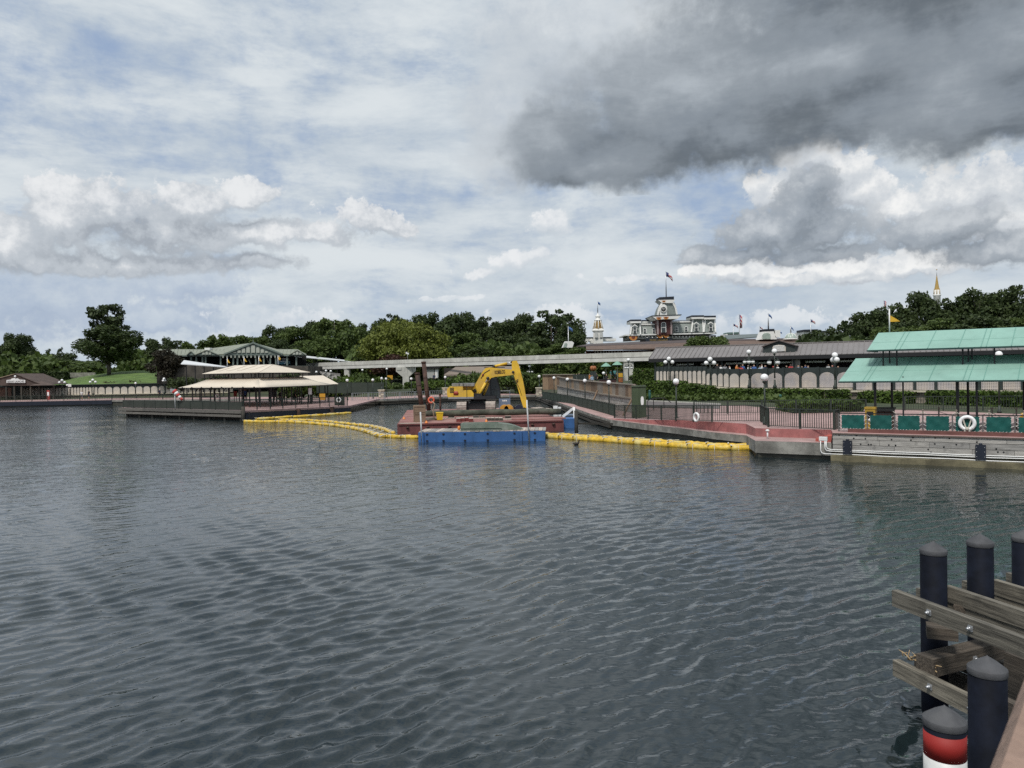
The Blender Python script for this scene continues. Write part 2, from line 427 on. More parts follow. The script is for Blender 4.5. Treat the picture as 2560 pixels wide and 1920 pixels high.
WATER_BUMP = 1.0
def build_water():
    na, nr = 440, 1000
    r = 1.8 * (170 / 1.8) ** (np.arange(nr) / (nr - 1)); az = np.linspace(R(-44), R(44), na)
    RR, AA = np.meshgrid(r, az, indexing='ij')
    X = RR * np.sin(AA); Y = RR * np.cos(AA)
    cell = RR * np.log(170 / 1.8) / nr
    rng = np.random.default_rng(11)
    gust = np.zeros_like(X)
    for k in range(9):
        L = rng.uniform(6, 34); t = rng.uniform(0, math.pi); ph = rng.uniform(0, 6.28)
        gust += np.sin((X * math.cos(t) + Y * math.sin(t)) * 2 * math.pi / L + ph)
    gust = 1.0 + .17 * gust; gust = np.clip(gust, .35, 1.7)
    Z = np.zeros_like(X); DX = np.zeros_like(X); DY = np.zeros_like(X)
    th0 = math.atan2(-.66, .75)
    groups = [(34, .25, .58, R(17), .050), (28, .12, .26, R(38), .046), (12, .7, 2.0, R(30), .010)]
    for n, l0, l1, spread, slope in groups:
        for k in range(n):
            L = math.exp(rng.uniform(math.log(l0), math.log(l1))); th = th0 + rng.normal() * spread; ph = rng.uniform(0, 6.28)
            kk = 2 * math.pi / L; dx, dy = math.cos(th), math.sin(th)
            fade = np.clip((L / cell - 2.2) / 3.0, 0, 1)
            a = slope / kk * fade * gust
            arg = kk * (X * dx + Y * dy) + ph
            Z += a * np.sin(arg); DX += .5 * a * np.cos(arg) * dx; DY += .5 * a * np.cos(arg) * dy
    edge = np.clip((170 - RR) / 30, 0, 1) * np.clip((R(44) - np.abs(AA)) / R(4), 0, 1)
    Z *= edge; X = X + DX * edge; Y = Y + DY * edge
    V = np.stack([X, Y, Z], -1).reshape(-1, 3)
    i = np.arange(nr * na).reshape(nr, na)
    F = np.stack([i[:-1, :-1], i[:-1, 1:], i[1:, 1:], i[1:, :-1]], -1).reshape(-1, 4)
    # calm surroundings out of the wave fan: same sheet, coarse
    nv = len(V); ext = []; ef = []
    B = 4000.0
    inner = list(i[0, :]); left = list(i[:, 0]); right = list(i[:, -1]); far = list(i[-1, :])
    ext += [(-B, -B, 0), (B, -B, 0), (B, B, 0), (-B, B, 0)]
    a, b_, c, d = nv, nv + 1, nv + 2, nv + 3
    ef.append([a] + left[::-1][::1][:0] + [b_] + right[::-1][::-1][:0] + [i[0, -1]] + [int(q) for q in inner[::-1]][1:])
    ef.append([b_, c, int(far[-1])] + [int(q) for q in right[::-1]][1:])
    ef.append([c, d, int(far[0])] + [int(q) for q in far][1:])
    ef.append([d, a, int(left[0])] + [int(q) for q in left][1:])
    me = bpy.data.meshes.new('water')
    me.from_pydata(V.tolist() + ext, [], F.tolist() + [[int(q) for q in f] for f in ef])
    me.polygons.foreach_set('use_smooth', [True] * len(me.polygons)); me.materials.append(water_mat()); me.update()
    o = bpy.data.objects.new('water', me); COL.objects.link(o); struct(o)
build_water()

# ------------------------------------------------------------------ shared surfaces
CONC = mat('weathered_concrete', (.29, .28, .25), .85, .22, 1.4, bump=.3, bscale=14, col2=(.13, .125, .11), streak=.55)
CONC_L = mat('pale_concrete', (.56, .55, .50), .8, .10, .8, bump=.15, bscale=12, col2=(.42, .41, .37), streak=.42)
PINK = mat('red_tinted_paving', (.40, .265, .245), .8, .14, 1.2, bump=.15, bscale=25, col2=(.31, .205, .19))
PINKW = mat('red_tinted_plinth', (.41, .15, .142), .8, .16, 1.6, bump=.2, bscale=20, col2=(.26, .11, .105), streak=.3)
GRASS = mat('lawn_grass', (.085, .145, .028), .9, .25, .6, bump=.5, bscale=8, col2=(.12, .18, .04))
SOIL = mat('garden_ground', (.045, .06, .025), .95, .3, .3, bump=.4, bscale=6, col2=(.06, .045, .03))
DGREEN = mat('dark_green_paint', (.026, .036, .028), .55, .1, 2.0)
BLACKM = mat('black_metal', (.012, .012, .013), .5, .1, 2.0)
WHITE = mat('white_paint', (.78, .78, .76), .5, .05, 2.0)
GLOBE = mat('lamp_globe_glass', (.86, .86, .85), .25, .02, 2.0)
GREYW = woodmat('grey_weathered_wood', (.34, .325, .30), 0, .25)
DARKW = woodmat('dark_wet_wood', (.06, .055, .045), 0, .3)
BLUEBLK = mat('dark_blue_fender', (.012, .016, .028), .5, .15, 2.0)
STEEL = mat('galvanised_steel', (.5, .51, .52), .4, .1, 6.0, metal=.7)
YELLOWB = mat('yellow_boom_vinyl', (.66, .42, .03), .5, .16, 3.0, bump=.5, bscale=9, col2=(.62, .52, .20), streak=.2)
RUST = mat('rusty_steel', (.085, .045, .032), .8, .3, 2.0, bump=.3, bscale=18, col2=(.045, .03, .026), streak=.4)
STONE = mat('tan_stone_block', (.36, .31, .25), .85, .15, 2.5, bump=.3, bscale=12, col2=(.27, .245, .21))
CAPST = mat('cream_stone_cap', (.62, .56, .43), .8, .08, 2.0)
CREAM = mat('cream_panel', (.56, .50, .43), .75, .06, 1.5, col2=(.50, .46, .42))

def PP(px, py, A, d):
    """where the sight line through a pixel meets the upright plane through A along d"""
    A = Vector(A); n = Vector((-d[1], d[0], 0)); r = ray(px, py); o = Vector((0, 0, CAM_H))
    t = (A - o).dot(n) / r.dot(n); return o + r * t
def lerp(a, b, t): return a + (b - a) * t
def interp(x, tab):
    for (x0, v0), (x1, v1) in zip(tab, tab[1:]):
        if x <= x1: return v0 + (v1 - v0) * max(0.0, (x - x0) / (x1 - x0))
    return tab[-1][1]

# ------------------------------------------------------------------ ground
# px column, row where the wall meets the water, ledge height, ledge width, paving height, kind
SHORE = [(-1500, 1026, .95, .4, .95, 'L'), (0, 1018, .95, .4, .95, 'L'), (280, 1013, .95, .4, .95, 'L'), (600, 1011, .95, .4, .95, 'L'), (800, 1012, .95, .4, .95, 'C'),
         (960, 1012, .9, .4, .9, 'C'), (1130, 1004, .9, .4, .9, 'C'), (1338, 1000, .9, .4, .9, 'C'), (1350, 1004, .88, .6, .88, 'C'), (1480, 1058, .8, .7, .8, 'R'), (1525, 1072, .72, .8, .76, 'R'),
         (1620, 1085, .68, 1.0, .95, 'R'), (1690, 1094, .68, 1.1, 1.12, 'R'), (1780, 1108, .68, 1.2, 1.25, 'R'), (1866, 1118, .68, 1.3, 1.27, 'R'),
         (1889, 1142, .83, 2.6, 1.28, 'R'), (2078, 1150, .83, 2.4, 1.30, 'R'), (2082, 1150, 1.33, .5, 1.335, 'R'), (2560, 1172, 1.33, .5, 1.335, 'R'), (3100, 1198, 1.33, .5, 1.335, 'R'), (4300, 1260, 1.33, .5, 1.335, 'R')]
WALLD = [(1350, 128), (1480, 108), (1635, 93), (1790, 87), (1990, 78), (2560, 59), (2900, 52), (4300, 40)]   # depth of the upper retaining wall
def wall_xy(px):
    D = interp(px, WALLD); p = Pd(px, 950, D); return Vector((p.x, p.y, 0))
def build_ground():
    mb = MB(); rows = []
    cols = []
    for a, b in zip(SHORE, SHORE[1:]):
        n = 1 if abs(b[0] - a[0]) < 30 else 3
        for k in range(n):
            t = k / n; cols.append([lerp(a[q], b[q], t) for q in range(5)] + [a[5]])
    cols.append(list(SHORE[-1]))
    for px, py, zl, wl, zp, kd in cols:
        p = Pz(px, py, 0); r0 = p.xy.length; d = p.xy.normalized()
        if kd == 'L': prof = [(r0, zl), (r0 + wl, zl), (r0 + wl + .02, zp), (r0 + 12, 1.0), (r0 + 22, 1.1), (r0 + 40, 2.2), (r0 + 70, 3.4), (400, 3.5), (900, 3.5), (6000, 3.5)]
        elif kd == 'C': prof = [(r0, zl), (r0 + wl, zl), (r0 + wl + .02, zp), (r0 + 7, 1.05), (r0 + 20, 2.0), (r0 + 40, 2.5), (r0 + 80, 3.8), (400, 4.0), (900, 4.0), (6000, 4.0)]
        else:
            rw = wall_xy(px).length; rw = max(rw, r0 + 12)
            prof = [(r0, zl), (r0 + wl, zl), (r0 + wl + .02, zp), (lerp(r0, rw, .6), max(zp, 1.2)), (rw - 1.0, 1.22), (rw + 1.0, 1.25), (rw + 1.3, 2.45), (rw + 80, 4.0), (900, 4.0), (6000, 4.0)]
        rows.append([Vector((d.x * r, d.y * r, z)) for r, z in prof])
    nc = len(rows); nr = len(rows[0])
    mb.v = [v for c in rows for v in c]
    for i in range(nc - 1):
        for j in range(nr - 1):
            mb.f.append([i * nr + j, (i + 1) * nr + j, (i + 1) * nr + j + 1, i * nr + j + 1])
            mb.mi.append((1 if j == 1 else 0) if j < 3 else 2); mb.sm.append(False)
    o = bpy.data.objects.new('ground', mb.mesh('ground', [PINK, PINKW, SOIL])); COL.objects.link(o); struct(o)
build_ground()

def seawall(name, label, seg, zt, thick=.45, cap=.32, m=CONC, capm=None, wale=False):
    """upright wall along shore columns: recessed lower face, proud cap beam, optional timber wales"""
    pts = [Pz(px, py, 0) for px, py in seg]
    t = thing(name, label, 'wall', pts[0])
    lo = MB(); hi = MB(); wl = []
    for i in range(len(pts) - 1):
        a, b = pts[i], pts[i + 1]; za, zb = zt[i], zt[i + 1]
        d = (b - a).normalized(); n = Vector((-d.y, d.x, 0));
        if n.dot(Vector((0, 1, 0))) < 0 and abs(n.y) > .2: n = -n
        # n points inland
        if n.dot(a) < 0: n = -n
        A0 = a + n * .14; B0 = b + n * .14
        lo.add([A0 + Vector((0, 0, -.6)), B0 + Vector((0, 0, -.6)), B0 + Vector((0, 0, zb - cap)), A0 + Vector((0, 0, za - cap)),
                A0 + n * thick + Vector((0, 0, -.6)), B0 + n * thick + Vector((0, 0, -.6)), B0 + n * thick + Vector((0, 0, zb - cap)), A0 + n * thick + Vector((0, 0, za - cap))],
               [(0, 1, 2, 3), (5, 4, 7, 6), (3, 2, 6, 7), (4, 0, 3, 7), (1, 5, 6, 2)])
        e = d * .01
        hi.add([a - e + Vector((0, 0, za - cap)), b + e + Vector((0, 0, zb - cap)), b + e + Vector((0, 0, zb - .004)), a - e + Vector((0, 0, za - .004)),
                a - e + n * thick + Vector((0, 0, za - cap)), b + e + n * thick + Vector((0, 0, zb - cap)), b + e + n * thick + Vector((0, 0, zb - .004)), a - e + n * thick + Vector((0, 0, za - .004))],
               [(0, 1, 2, 3), (5, 4, 7, 6), (3, 2, 6, 7), (0, 4, 5, 1), (4, 0, 3, 7), (1, 5, 6, 2)])
        if wale:
            for zz in (.18, .48):
                w = MB().bar(a + n * .02 + Vector((0, 0, zz)), b + n * .02 + Vector((0, 0, zz)), .2, .2); w.build('timber_wale', DARKW, t)
    lo.build('wall_face', DARKC, t); hi.build('cap_beam', capm or m, t)
    return t
DARKC = mat('dark_concrete', (.055, .052, .04), .6, .3, 1.5, col2=(.03, .032, .02))  # darker mottled concrete for lower and backing faces
def _seg(i, j): return [(s[0], s[1]) for s in SHORE[i:j + 1]], [s[2] for s in SHORE[i:j + 1]]
s, z = _seg(0, 2); seawall('quay_wall', 'long low quay wall with dark fender face below the boat launch hut', s, z, m=BLUEBLK, cap=.75)
s, z = _seg(2, 4); seawall('quay_wall', 'dark quay wall hidden behind the tan canopy landing', s, z)
s, z = _seg(4, 7); seawall('quay_wall', 'weathered quay wall with timber wales across the back of the basin', s, z, wale=True)
s, z = _seg(7, 10); seawall('quay_wall', 'basin side wall with timber wales below the green screen fence', s, z, wale=True, cap=.22)
s, z = _seg(10, 14); seawall('quay_wall', 'stained concrete quay wall behind the right hand yellow boom', s, z, cap=.42)
s, z = _seg(14, 16); seawall('quay_wall', 'concrete nose wall with pink ledge where the boom ends', s, z, cap=.62)

# ------------------------------------------------------------------ railings
def railing(name, label, base, h=1.05, post=2.2, bal=.13, m=DGREEN, pr=.04, br=.014, group=None, bottom=.1, cat='railing', net=None, postr=None):
    """base: list of 3-D points at paving level"""
    base = [Vector(p) for p in base]
    t = thing(name, label, cat, base[0], group=group)
    top = MB(); bot = MB(); bl = MB(); pm = None
    up = Vector((0, 0, 1))
    pl = MB().box((0, 0, h / 2), (pr * 2, pr * 2, h)); pm = recalc(pl.mesh('post', m))
    for a, b in zip(base, base[1:]):
        L = (b - a).length; d = (b - a) / L
        top.bar(a + up * h, b + up * h, .06, .05); bot.bar(a + up * bottom, b + up * bottom, .04, .035)
        n = max(1, int(round(L / post)))
        for k in range(n): piece('post', pm, t, a + d * (L * k / n), rz=math.atan2(d.y, d.x))
        nb = int(L / bal)
        for k in range(nb):
            q = a + d * (L * (k + .5) / nb); bl.bar(q + up * bottom, q + up * h, br * 2, br * 2, up=d)
        if net is not None:
            MB().bar(a + up * (h * .5), b + up * (h * .5), .012, h * .92).build('screen', net, t)
    piece('post', pm, t, base[-1])
    top.build('top_rail', m, t); bot.build('bottom_rail', m, t)
    if bal < 50: tag(bl.build('balusters', m, t), kind='stuff')
    return t
fa = [Pz(1536, 1046, .76), Pz(1620, 1049, .95), Pz(1690, 1053, 1.12), Pz(1780, 1056, 1.25), Pz(1903, 1056, 1.27)]
railing('quay_railing', 'dark green picket railing along the pink plinth with a life ring hung on it', fa)
fb = [Pz(1903, 1056, 1.27), Pz(1921, 1068, 1.28), Pz(2086, 1077, 1.29), Pz(2098, 1074, 1.29)]
railing('quay_railing', 'dark green picket railing stepping forward round the concrete nose', fb)
# inner garden railing behind
fc = [Pz(1745, 1034, 1.3), Pz(1990, 1034, 1.3), Pz(2170, 1032, 1.3)]
railing('garden_railing', 'dark green picket railing along the low garden hedge', [Pz(1735, 1036, 1.28), Pz(1905, 1034, 1.3), Pz(2165, 1032, 1.3)], h=.95)
railing('garden_railing', 'thin dark railing below the clipped hedge behind the rope queue', [Pz(2262, 1026, 1.34), Pz(2560, 1026, 1.34), Pz(2760, 1027, 1.34)], h=1.0, bal=.16)

# ------------------------------------------------------------------ foliage
def leaf_mesh(name, C, size, N=None, m=None, rng=None, aspect=1.7):
    """a leaf-sized quad at each point of C, facing roughly along N"""
    n = len(C); rng = rng or np.random.default_rng(3)
    d = rng.normal(size=(n, 3))
    if N is not None: d = d * .75 + N * 1.0
    d /= np.linalg.norm(d, axis=1)[:, None] + 1e-9
    a = np.cross(d, rng.normal(size=(n, 3))); a /= np.linalg.norm(a, axis=1)[:, None] + 1e-9
    b = np.cross(d, a)
    s = size * rng.uniform(.6, 1.35, size=(n, 1))
    a = a * s * aspect * .5; b = b * s * .5
    V = np.stack([C - a, C - b * 1.0 + a * .1, C + a, C + b * 1.0 + a * .1], 1).reshape(-1, 3)
    F = np.arange(n * 4).reshape(n, 4)
    me = bpy.data.meshes.new(name); me.from_pydata(V.tolist(), [], F.tolist())
    if m: me.materials.append(m)
    me.update(); return me
def clump_points(clumps, per, rng, lo=.55, up=.25):
    """clumps: (x,y,z,rx,rz): leaves spread through the outer shell of each clump"""
    Cs = []; Ns = []
    for (x, y, z, rx, rz) in clumps:
        k = int(per * (rx * rx + rx * rz) / 2.0)
        v = rng.normal(size=(k, 3)); v[:, 2] += up; v /= np.linalg.norm(v, axis=1)[:, None]
        r = rng.uniform(lo, 1.08, size=(k, 1)) ** .7
        wob = 1 + .25 * np.sin(v[:, :1] * 5 + x) * np.cos(v[:, 1:2] * 4 + z)
        Cs.append(v * r * wob * np.array([rx, rx, rz]) + np.array([x, y, z])); Ns.append(v)
    return np.concatenate(Cs), np.concatenate(Ns)
LEAF_D = leafmat('dark_oak_leaves', (0.0213, 0.0355, 0.0128), (0.0738, 0.1051, 0.0312))
LEAF_M = leafmat('green_leaves', (0.0369, 0.0625, 0.0170), (0.1136, 0.1590, 0.0369))
LEAF_Y = leafmat('yellow_green_leaves', (.075, .095, .014), (.190, .220, .040))
LEAF_R = leafmat('reddish_leaves', (.035, .018, .012), (.085, .040, .026))
LEAF_H = leafmat('hedge_leaves', (0.0290, 0.0527, 0.0105), (0.1120, 0.1779, 0.0290))
LEAF_P = leafmat('pine_needles', (0.0227, 0.0369, 0.0156), (0.0738, 0.0994, 0.0369))
BARK = mat('bark', (.10, .085, .07), .95, .3, 4.0, bump=.6, bscale=20)
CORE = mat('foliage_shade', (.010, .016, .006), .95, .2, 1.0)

def make_tree(name, label, H, crown_r, crown_base, m, seed, per=60, leaf=.42, nclump=26, group=None, trunk_r=.35, shape='round', cl=(.28, .46), lo=.55, flat=.75):
    rng = np.random.default_rng(seed); rr = random.Random(seed)
    t = thing(name, label, 'tree', (0, 0, 0), group=group)
    tb = MB(); cz = (H + crown_base) / 2; ch = (H - crown_base) / 2
    clumps = []
    for k in range(nclump):
        for _ in range(60):
            v = np.array([rr.uniform(-1, 1), rr.uniform(-1, 1), rr.uniform(-1, 1)])
            l = np.linalg.norm(v)
            if l > 1 or l < .35: continue
            if shape == 'dome' and v[2] < -.75: continue
            if shape == 'pine' and rr.random() > .5 + .5 * abs(v[2]): continue
            break
        wid = 1.0
        if shape == 'dome': wid = math.sqrt(max(.05, 1 - max(0, v[2]) ** 2)) if v[2] > 0 else 1
        r = crown_r * rr.uniform(*cl)
        clumps.append((v[0] * (crown_r - r * .5) * wid, v[1] * (crown_r - r * .5) * wid, cz + v[2] * (ch - r * .4), r, r * flat))
    bend = [(0, 0, -.8), (rr.uniform(-.15, .15), rr.uniform(-.15, .15), crown_base * .6), (rr.uniform(-.3, .3), rr.uniform(-.3, .3), crown_base), (rr.uniform(-.4, .4), 0, cz), (0, 0, H - ch * .4)]
    tb.tube(bend, [trunk_r * 1.25, trunk_r, trunk_r * .85, trunk_r * .5, trunk_r * .15], 8)
    for c in clumps[:: max(1, len(clumps) // 12)]:
        z0 = crown_base * rr.uniform(.75, 1.0) + max(0, (c[2] - cz) * .4)
        tb.tube([(0, 0, z0), (c[0] * .5, c[1] * .5, z0 * .45 + c[2] * .55), (c[0], c[1], c[2])], [trunk_r * .45, trunk_r * .28, trunk_r * .08], 5)
    tb.build('trunk', BARK, t, world=False)
    C, N = clump_points(clumps, per, rng, lo=lo)
    me = leaf_mesh('crown', C, leaf, N, m, rng)
    o = bpy.data.objects.new('crown', me); COL.objects.link(o); o.parent = t
    return t
def hedge(name, label, a, b, h, depth, m=LEAF_H, leaf=.17, dens=85, cat='hedge', group=None, rnd=.06):
    """clipped hedge from a to b (base points), built of leaves over a shaded core"""
    a, b = Vector(a), Vector(b); d = (b - a); L = d.length; d.normalize(); n = Vector((-d.y, d.x, 0))
    if n.y < 0: n = -n
    rng = np.random.default_rng(int(abs(a.x * 100) + abs(b.y * 37)))
    t = thing(name, label, cat, a, group=group)
    MB().bar(a + n * depth / 2 + Vector((0, 0, h * .46)), b + n * depth / 2 + Vector((0, 0, h * .46)), depth * .86, h * .92).build('branches', CORE, t)  # solid dark box, its colour stands in for the shade inside the hedge
    Cs = []; Ns = []
    for area, o, e1, e2, nn in ((L * h, a, d * L, Vector((0, 0, h)), -n), (L * depth, a + Vector((0, 0, h)), d * L, n * depth, Vector((0, 0, 1))), (depth * h, a, n * depth, Vector((0, 0, h)), -d), (depth * h, b, n * depth, Vector((0, 0, h)), d)):
        k = int(area * dens); r = rng.uniform(0, 1, size=(k, 2))
        P_ = np.array(o) + r[:, :1] * np.array(e1) + r[:, 1:] * np.array(e2)
        wave = (.5 + .5 * np.sin(P_[:, :1] * 3.1 + P_[:, 2:] * 2.3) * np.cos(P_[:, 1:2] * 2.7)) * rnd
        P_ += rng.normal(size=(k, 3)) * .04 + np.array(nn) * wave
        Cs.append(P_); Ns.append(np.tile(np.array(nn), (k, 1)))
    C = np.concatenate(Cs) - np.array(a); N = np.concatenate(Ns)
    o = bpy.data.objects.new('foliage', leaf_mesh('foliage', C, leaf, N, m, rng)); COL.objects.link(o); o.parent = t
    return t
def bush(name, label, base, rx, h, m=LEAF_M, leaf=.3, per=70, nclump=9, cat='bush', group=None, seed=None):
    sd = seed or int(abs(base[0] * 31 + base[1] * 17) * 7) % 9999; rng = np.random.default_rng(sd); rr = random.Random(sd)
    t = thing(name, label, cat, base, group=group); st = MB(); cl = []
    for k in range(nclump):
        a = rr.uniform(0, 6.28); q = rr.uniform(.1, .75) * rx; z = h * rr.uniform(.25, .72); r = rx * rr.uniform(.3, .5)
        cl.append((math.cos(a) * q, math.sin(a) * q, z, r, min(r, h * .35)))
        st.tube([(0, 0, -.3), (math.cos(a) * q * .4, math.sin(a) * q * .4, z * .5), (math.cos(a) * q, math.sin(a) * q, z)], [.06, .04, .02], 4)
    st.build('stems', BARK, t, world=False)
    C, N = clump_points(cl, per, rng, lo=.5)
    C[:, 2] = np.abs(C[:, 2])
    o = bpy.data.objects.new('foliage', leaf_mesh('foliage', C, leaf, N, m, rng)); COL.objects.link(o); o.parent = t
    return t

# ------------------------------------------------------------------ the right-hand ferry dock
OD = Pz(2082, 1150, 0); _e = Pz(2560, 1172, 0); UD = (_e - OD).normalized(); VD = Vector((-UD.y, UD.x, 0))
if VD.y < 0: VD = -VD
def DK(a, v, z): return OD + UD * a + VD * v + Vector((0, 0, z))
def DP(px, py, v):
    """pixel -> (a, z) on the upright plane v metres inland of the dock front"""
    p = PP(px, py, OD + VD * v, UD); return (p - OD).dot(UD), p.z
DKZ = math.atan2(UD.y, UD.x)
TIMB = woodmat('bleached_dock_timber', (.40, .385, .36), 0, .22)
DECKW = woodmat('brown_deck_board', (.15, .12, .10), 0, .25)
TEAL = mat('teal_green_canvas', (.0, .085, .072), .7, .12, 1.5, bump=.25, bscale=4)
CANVAS = mat('pale_green_roof_canvas', (.235, .405, .340), .65, .07, .7, col2=(.265, .435, .37), streak=.14)
CANVS = mat('green_roof_seam', (.15, .31, .26), .6, .05, 1.0)
ROPE = mat('pale_rope', (.55, .52, .45), .9, .1, 8.0)
def build_dock():
    L = 16.0
    t = thing('timber_bulkhead', 'bleached grey timber bulkhead with dark bolt holes under the green canopy dock', 'bulkhead', DK(0, 0, 0))
    core = MB().bar(DK(0, .35, .55), DK(L, .35, .55), .5, 1.5); core.build('backing_wall', DARKC, t)
    rr = random.Random(4); holes = MB(); hd = VD * -1
    for r, z in enumerate((1.17, .90, .63)):
        a = 0.0
        while a < L:
            l = rr.uniform(1.5, 3.6); b = min(L, a + l)
            if L - b < 1: b = L
            m = MB().box((0, 0, 0), (b - a - .012, .1, .252))
            o = m.build('plank', TIMB, t, world=False)
            o.matrix_local = Matrix.Translation(DK((a + b) / 2, .05 + rr.uniform(-.006, .006), z) - DK(0, 0, 0)) @ Matrix.Rotation(DKZ, 4, 'Z')
            for q in range(rr.randint(1, 4)):
                c = DK(rr.uniform(a + .2, b - .2), -.003, z + rr.choice((-.07, .06)))
                holes.tube([c + VD * .03, c - VD * .012], .036, 8)
            a = b
    tag(holes.build('bolt_heads', BLACKM, t), kind='stuff')
    MB().bar(DK(0, .16, 1.275 + .02), DK(L, .16, 1.275 + .02), .42, .06).build('cap_board', DECKW, t)
    cb = MB().bar(DK(-.02, -.08, -.1), DK(L, -.08, -.1), .6, .72); cb.build('concrete_footing', mat('algae_concrete', (.17, .15, .09), .85, .25, 1.5, bump=.3, bscale=10, streak=.5), t)
    # kerb board and the white line
    k = MB().bar(DK(.6, .62, 1.42), DK(L, .62, 1.42), .14, .17).build('deck_kerb', mat('maroon_kerb', (.15, .065, .055), .8, .15, 2.0))
    tag(k, 'maroon kerb board along the canopy dock edge', 'kerb')
    # fenders
    for px, lb in ((2120, 'black rubber fender near the left end of the timber bulkhead'), (2452, 'black rubber fender with a round lug below the hanging life ring')):
        a, _ = DP(px, 1118, 0); f = thing('rubber_fender', lb, 'fender', DK(a, -.1, .4), DKZ, group='black fenders on the bulkhead')
        MB().box((0, -.02, .26), (.40, .16, .66)).build('pad', BLUEBLK, f, world=False)
        MB().lathe((0, -.02, .60), [(.07, -.03), (.07, .04), (.03, .07)], 10).build('lug', BLUEBLK, f, world=False)
        for s in (-1, 1):
            for zz in (.06, .28, .48): MB().lathe((s * .15, -.105, zz), [(.014, -.014), (.014, .014)], 6).build('bolt', STEEL, f, world=False)
    # conduits and the junction box
    jb, jz = DP(2058, 1097, -.1)
    b = thing('junction_box', 'white electrical junction box on the concrete nose wall beside the bulkhead', 'electrical box', DK(jb, -.08, jz - .1), DKZ)
    MB().box((0, 0, .1), (.38, .12, .2)).build('box', WHITE, b, world=False); MB().box((0, -.066, .1), (.34, .012, .16)).build('lid', WHITE, b, world=False)
    for i, (off, zl) in enumerate(((-.12, .30), (.08, .44), (.14, .52))):
        c = MB(); za = jz - .1; pts = [DK(jb + off, -.12, za), DK(jb + off, -.12, zl + .15), DK(jb + off + .05, -.12, zl + .04), DK(jb + off + .2, -.12, zl)]
        n = 12
        for q in range(1, n + 1):
            pts.append(DK(lerp(jb + off + .2, L, q / n), -.10 - .3 * (1 if zl < .29 else .9) * min(1, q / 1.0) * .0, zl + .012 * math.sin(q * 2.1 + i)))
        c.tube(pts, .026, 6)
        tag(c.build('conduit', WHITE), ('lowest white conduit pipe running along the timber bulkhead', 'middle white conduit pipe running along the timber bulkhead', 'uppermost white conduit pipe running along the timber bulkhead')[i], 'pipe')
    # red steps
    for i, (px, py, w, hgt) in enumerate(((2040, 1104, .55, .16), (2056, 1096, .6, .32), (2076, 1090, .8, .46))):
        pass
    a0, _ = DP(2030, 1104, .2)
    st = thing('quay_steps', 'small flight of red steps up from the pink ledge to the dock', 'steps', DK(a0, .5, .83), DKZ)
    for i in range(3): MB().box((.3 + .42 * i, .55, .075 + .075 * i), (.42 - .004, 1.0, .15 + .15 * i)).build('step', mat('red_step_paint', (.42, .10, .075), .8, .15, 2.0), st, world=False)
    # laced canvas fence
    posts_px = [2058 + 39, 2168, 2237, 2307, 2381, 2457, 2537, 2620, 2706]
    vf = .95; zt = 2.24; zb = 1.36
    As = [DP(px, 1045, vf)[0] for px in posts_px]
    f = thing('laced_canvas_fence', 'low dock fence of teal canvas panels laced to dark posts', 'fence', DK(As[0], vf, zb))
    MB().bar(DK(As[0], vf, zt), DK(As[-1], vf, zt), .05, .05).build('top_rail', BLACKM, f)
    MB().bar(DK(As[0], vf, zb + .06), DK(As[-1], vf, zb + .06), .04, .03).build('bottom_rail', STEEL, f)
    GREYP = mat('grey_fence_post', (.13, .125, .12), .6, .1, 3.0)
    for a in As: MB().bar(DK(a, vf, zb - .02), DK(a, vf, zt), .06, .05, up=VD).build('post', GREYP, f)
    for a, b_ in zip(As, As[1:]):
        g = MB(); x0, x1 = a + .13, b_ - .13; z0, z1 = zb + .13, zt - .07; nx = 10; nz = 6; vs = []
        for j in range(nz + 1):
            for i in range(nx + 1):
                s, q = i / nx, j / nz
                pull = .025 * math.sin(s * 9 + q * 5 + a) + .02 * math.cos(s * 14 - q * 7)
                vs.append(DK(lerp(x0, x1, s), vf - .01 + pull * (1 - abs(2 * q - 1)) , lerp(z0, z1, q) + .010 * math.cos(s * math.pi * 10) * (1 if j in (0, nz) else 0) * (-1 if j else 1)))
        fs = [(j * (nx + 1) + i, j * (nx + 1) + i + 1, (j + 1) * (nx + 1) + i + 1, (j + 1) * (nx + 1) + i) for j in range(nz) for i in range(nx)]
        g.add(vs, fs, True); pc = g.build('canvas_panel', TEAL, f)
        l = MB()
        for k in range(4):
            z = lerp(z0 + .06, z1 - .06, k / 3)
            for xs, xe in ((a + .03, x0 + .02), (b_ - .03, x1 - .02)): l.bar(DK(xs, vf - .035, z + .05), DK(xe, vf - .035, z - .04), .008, .013)
        for k in range(7):
            x = lerp(x0 + .08, x1 - .08, k / 6); l.bar(DK(x - .05, vf - .035, zb + .06), DK(x + .05, vf - .035, z0 + .03), .008, .012)
        tag(l.build('lacing', WHITE, f), kind='stuff')
    # life ring on the fence
    a, z = DP(2418, 1058, .86); lifering('life_ring', 'large white life ring with rope straps hung on the teal canvas fence', DK(a, .86, z), UD, .285, .085, straps=True)
    # ---- the two-tier canopy
    c = thing('dock_canopy', 'two tier pale green canvas canopy on black posts over the ferry dock', 'canopy', DK(3, 4.5, 1.335))
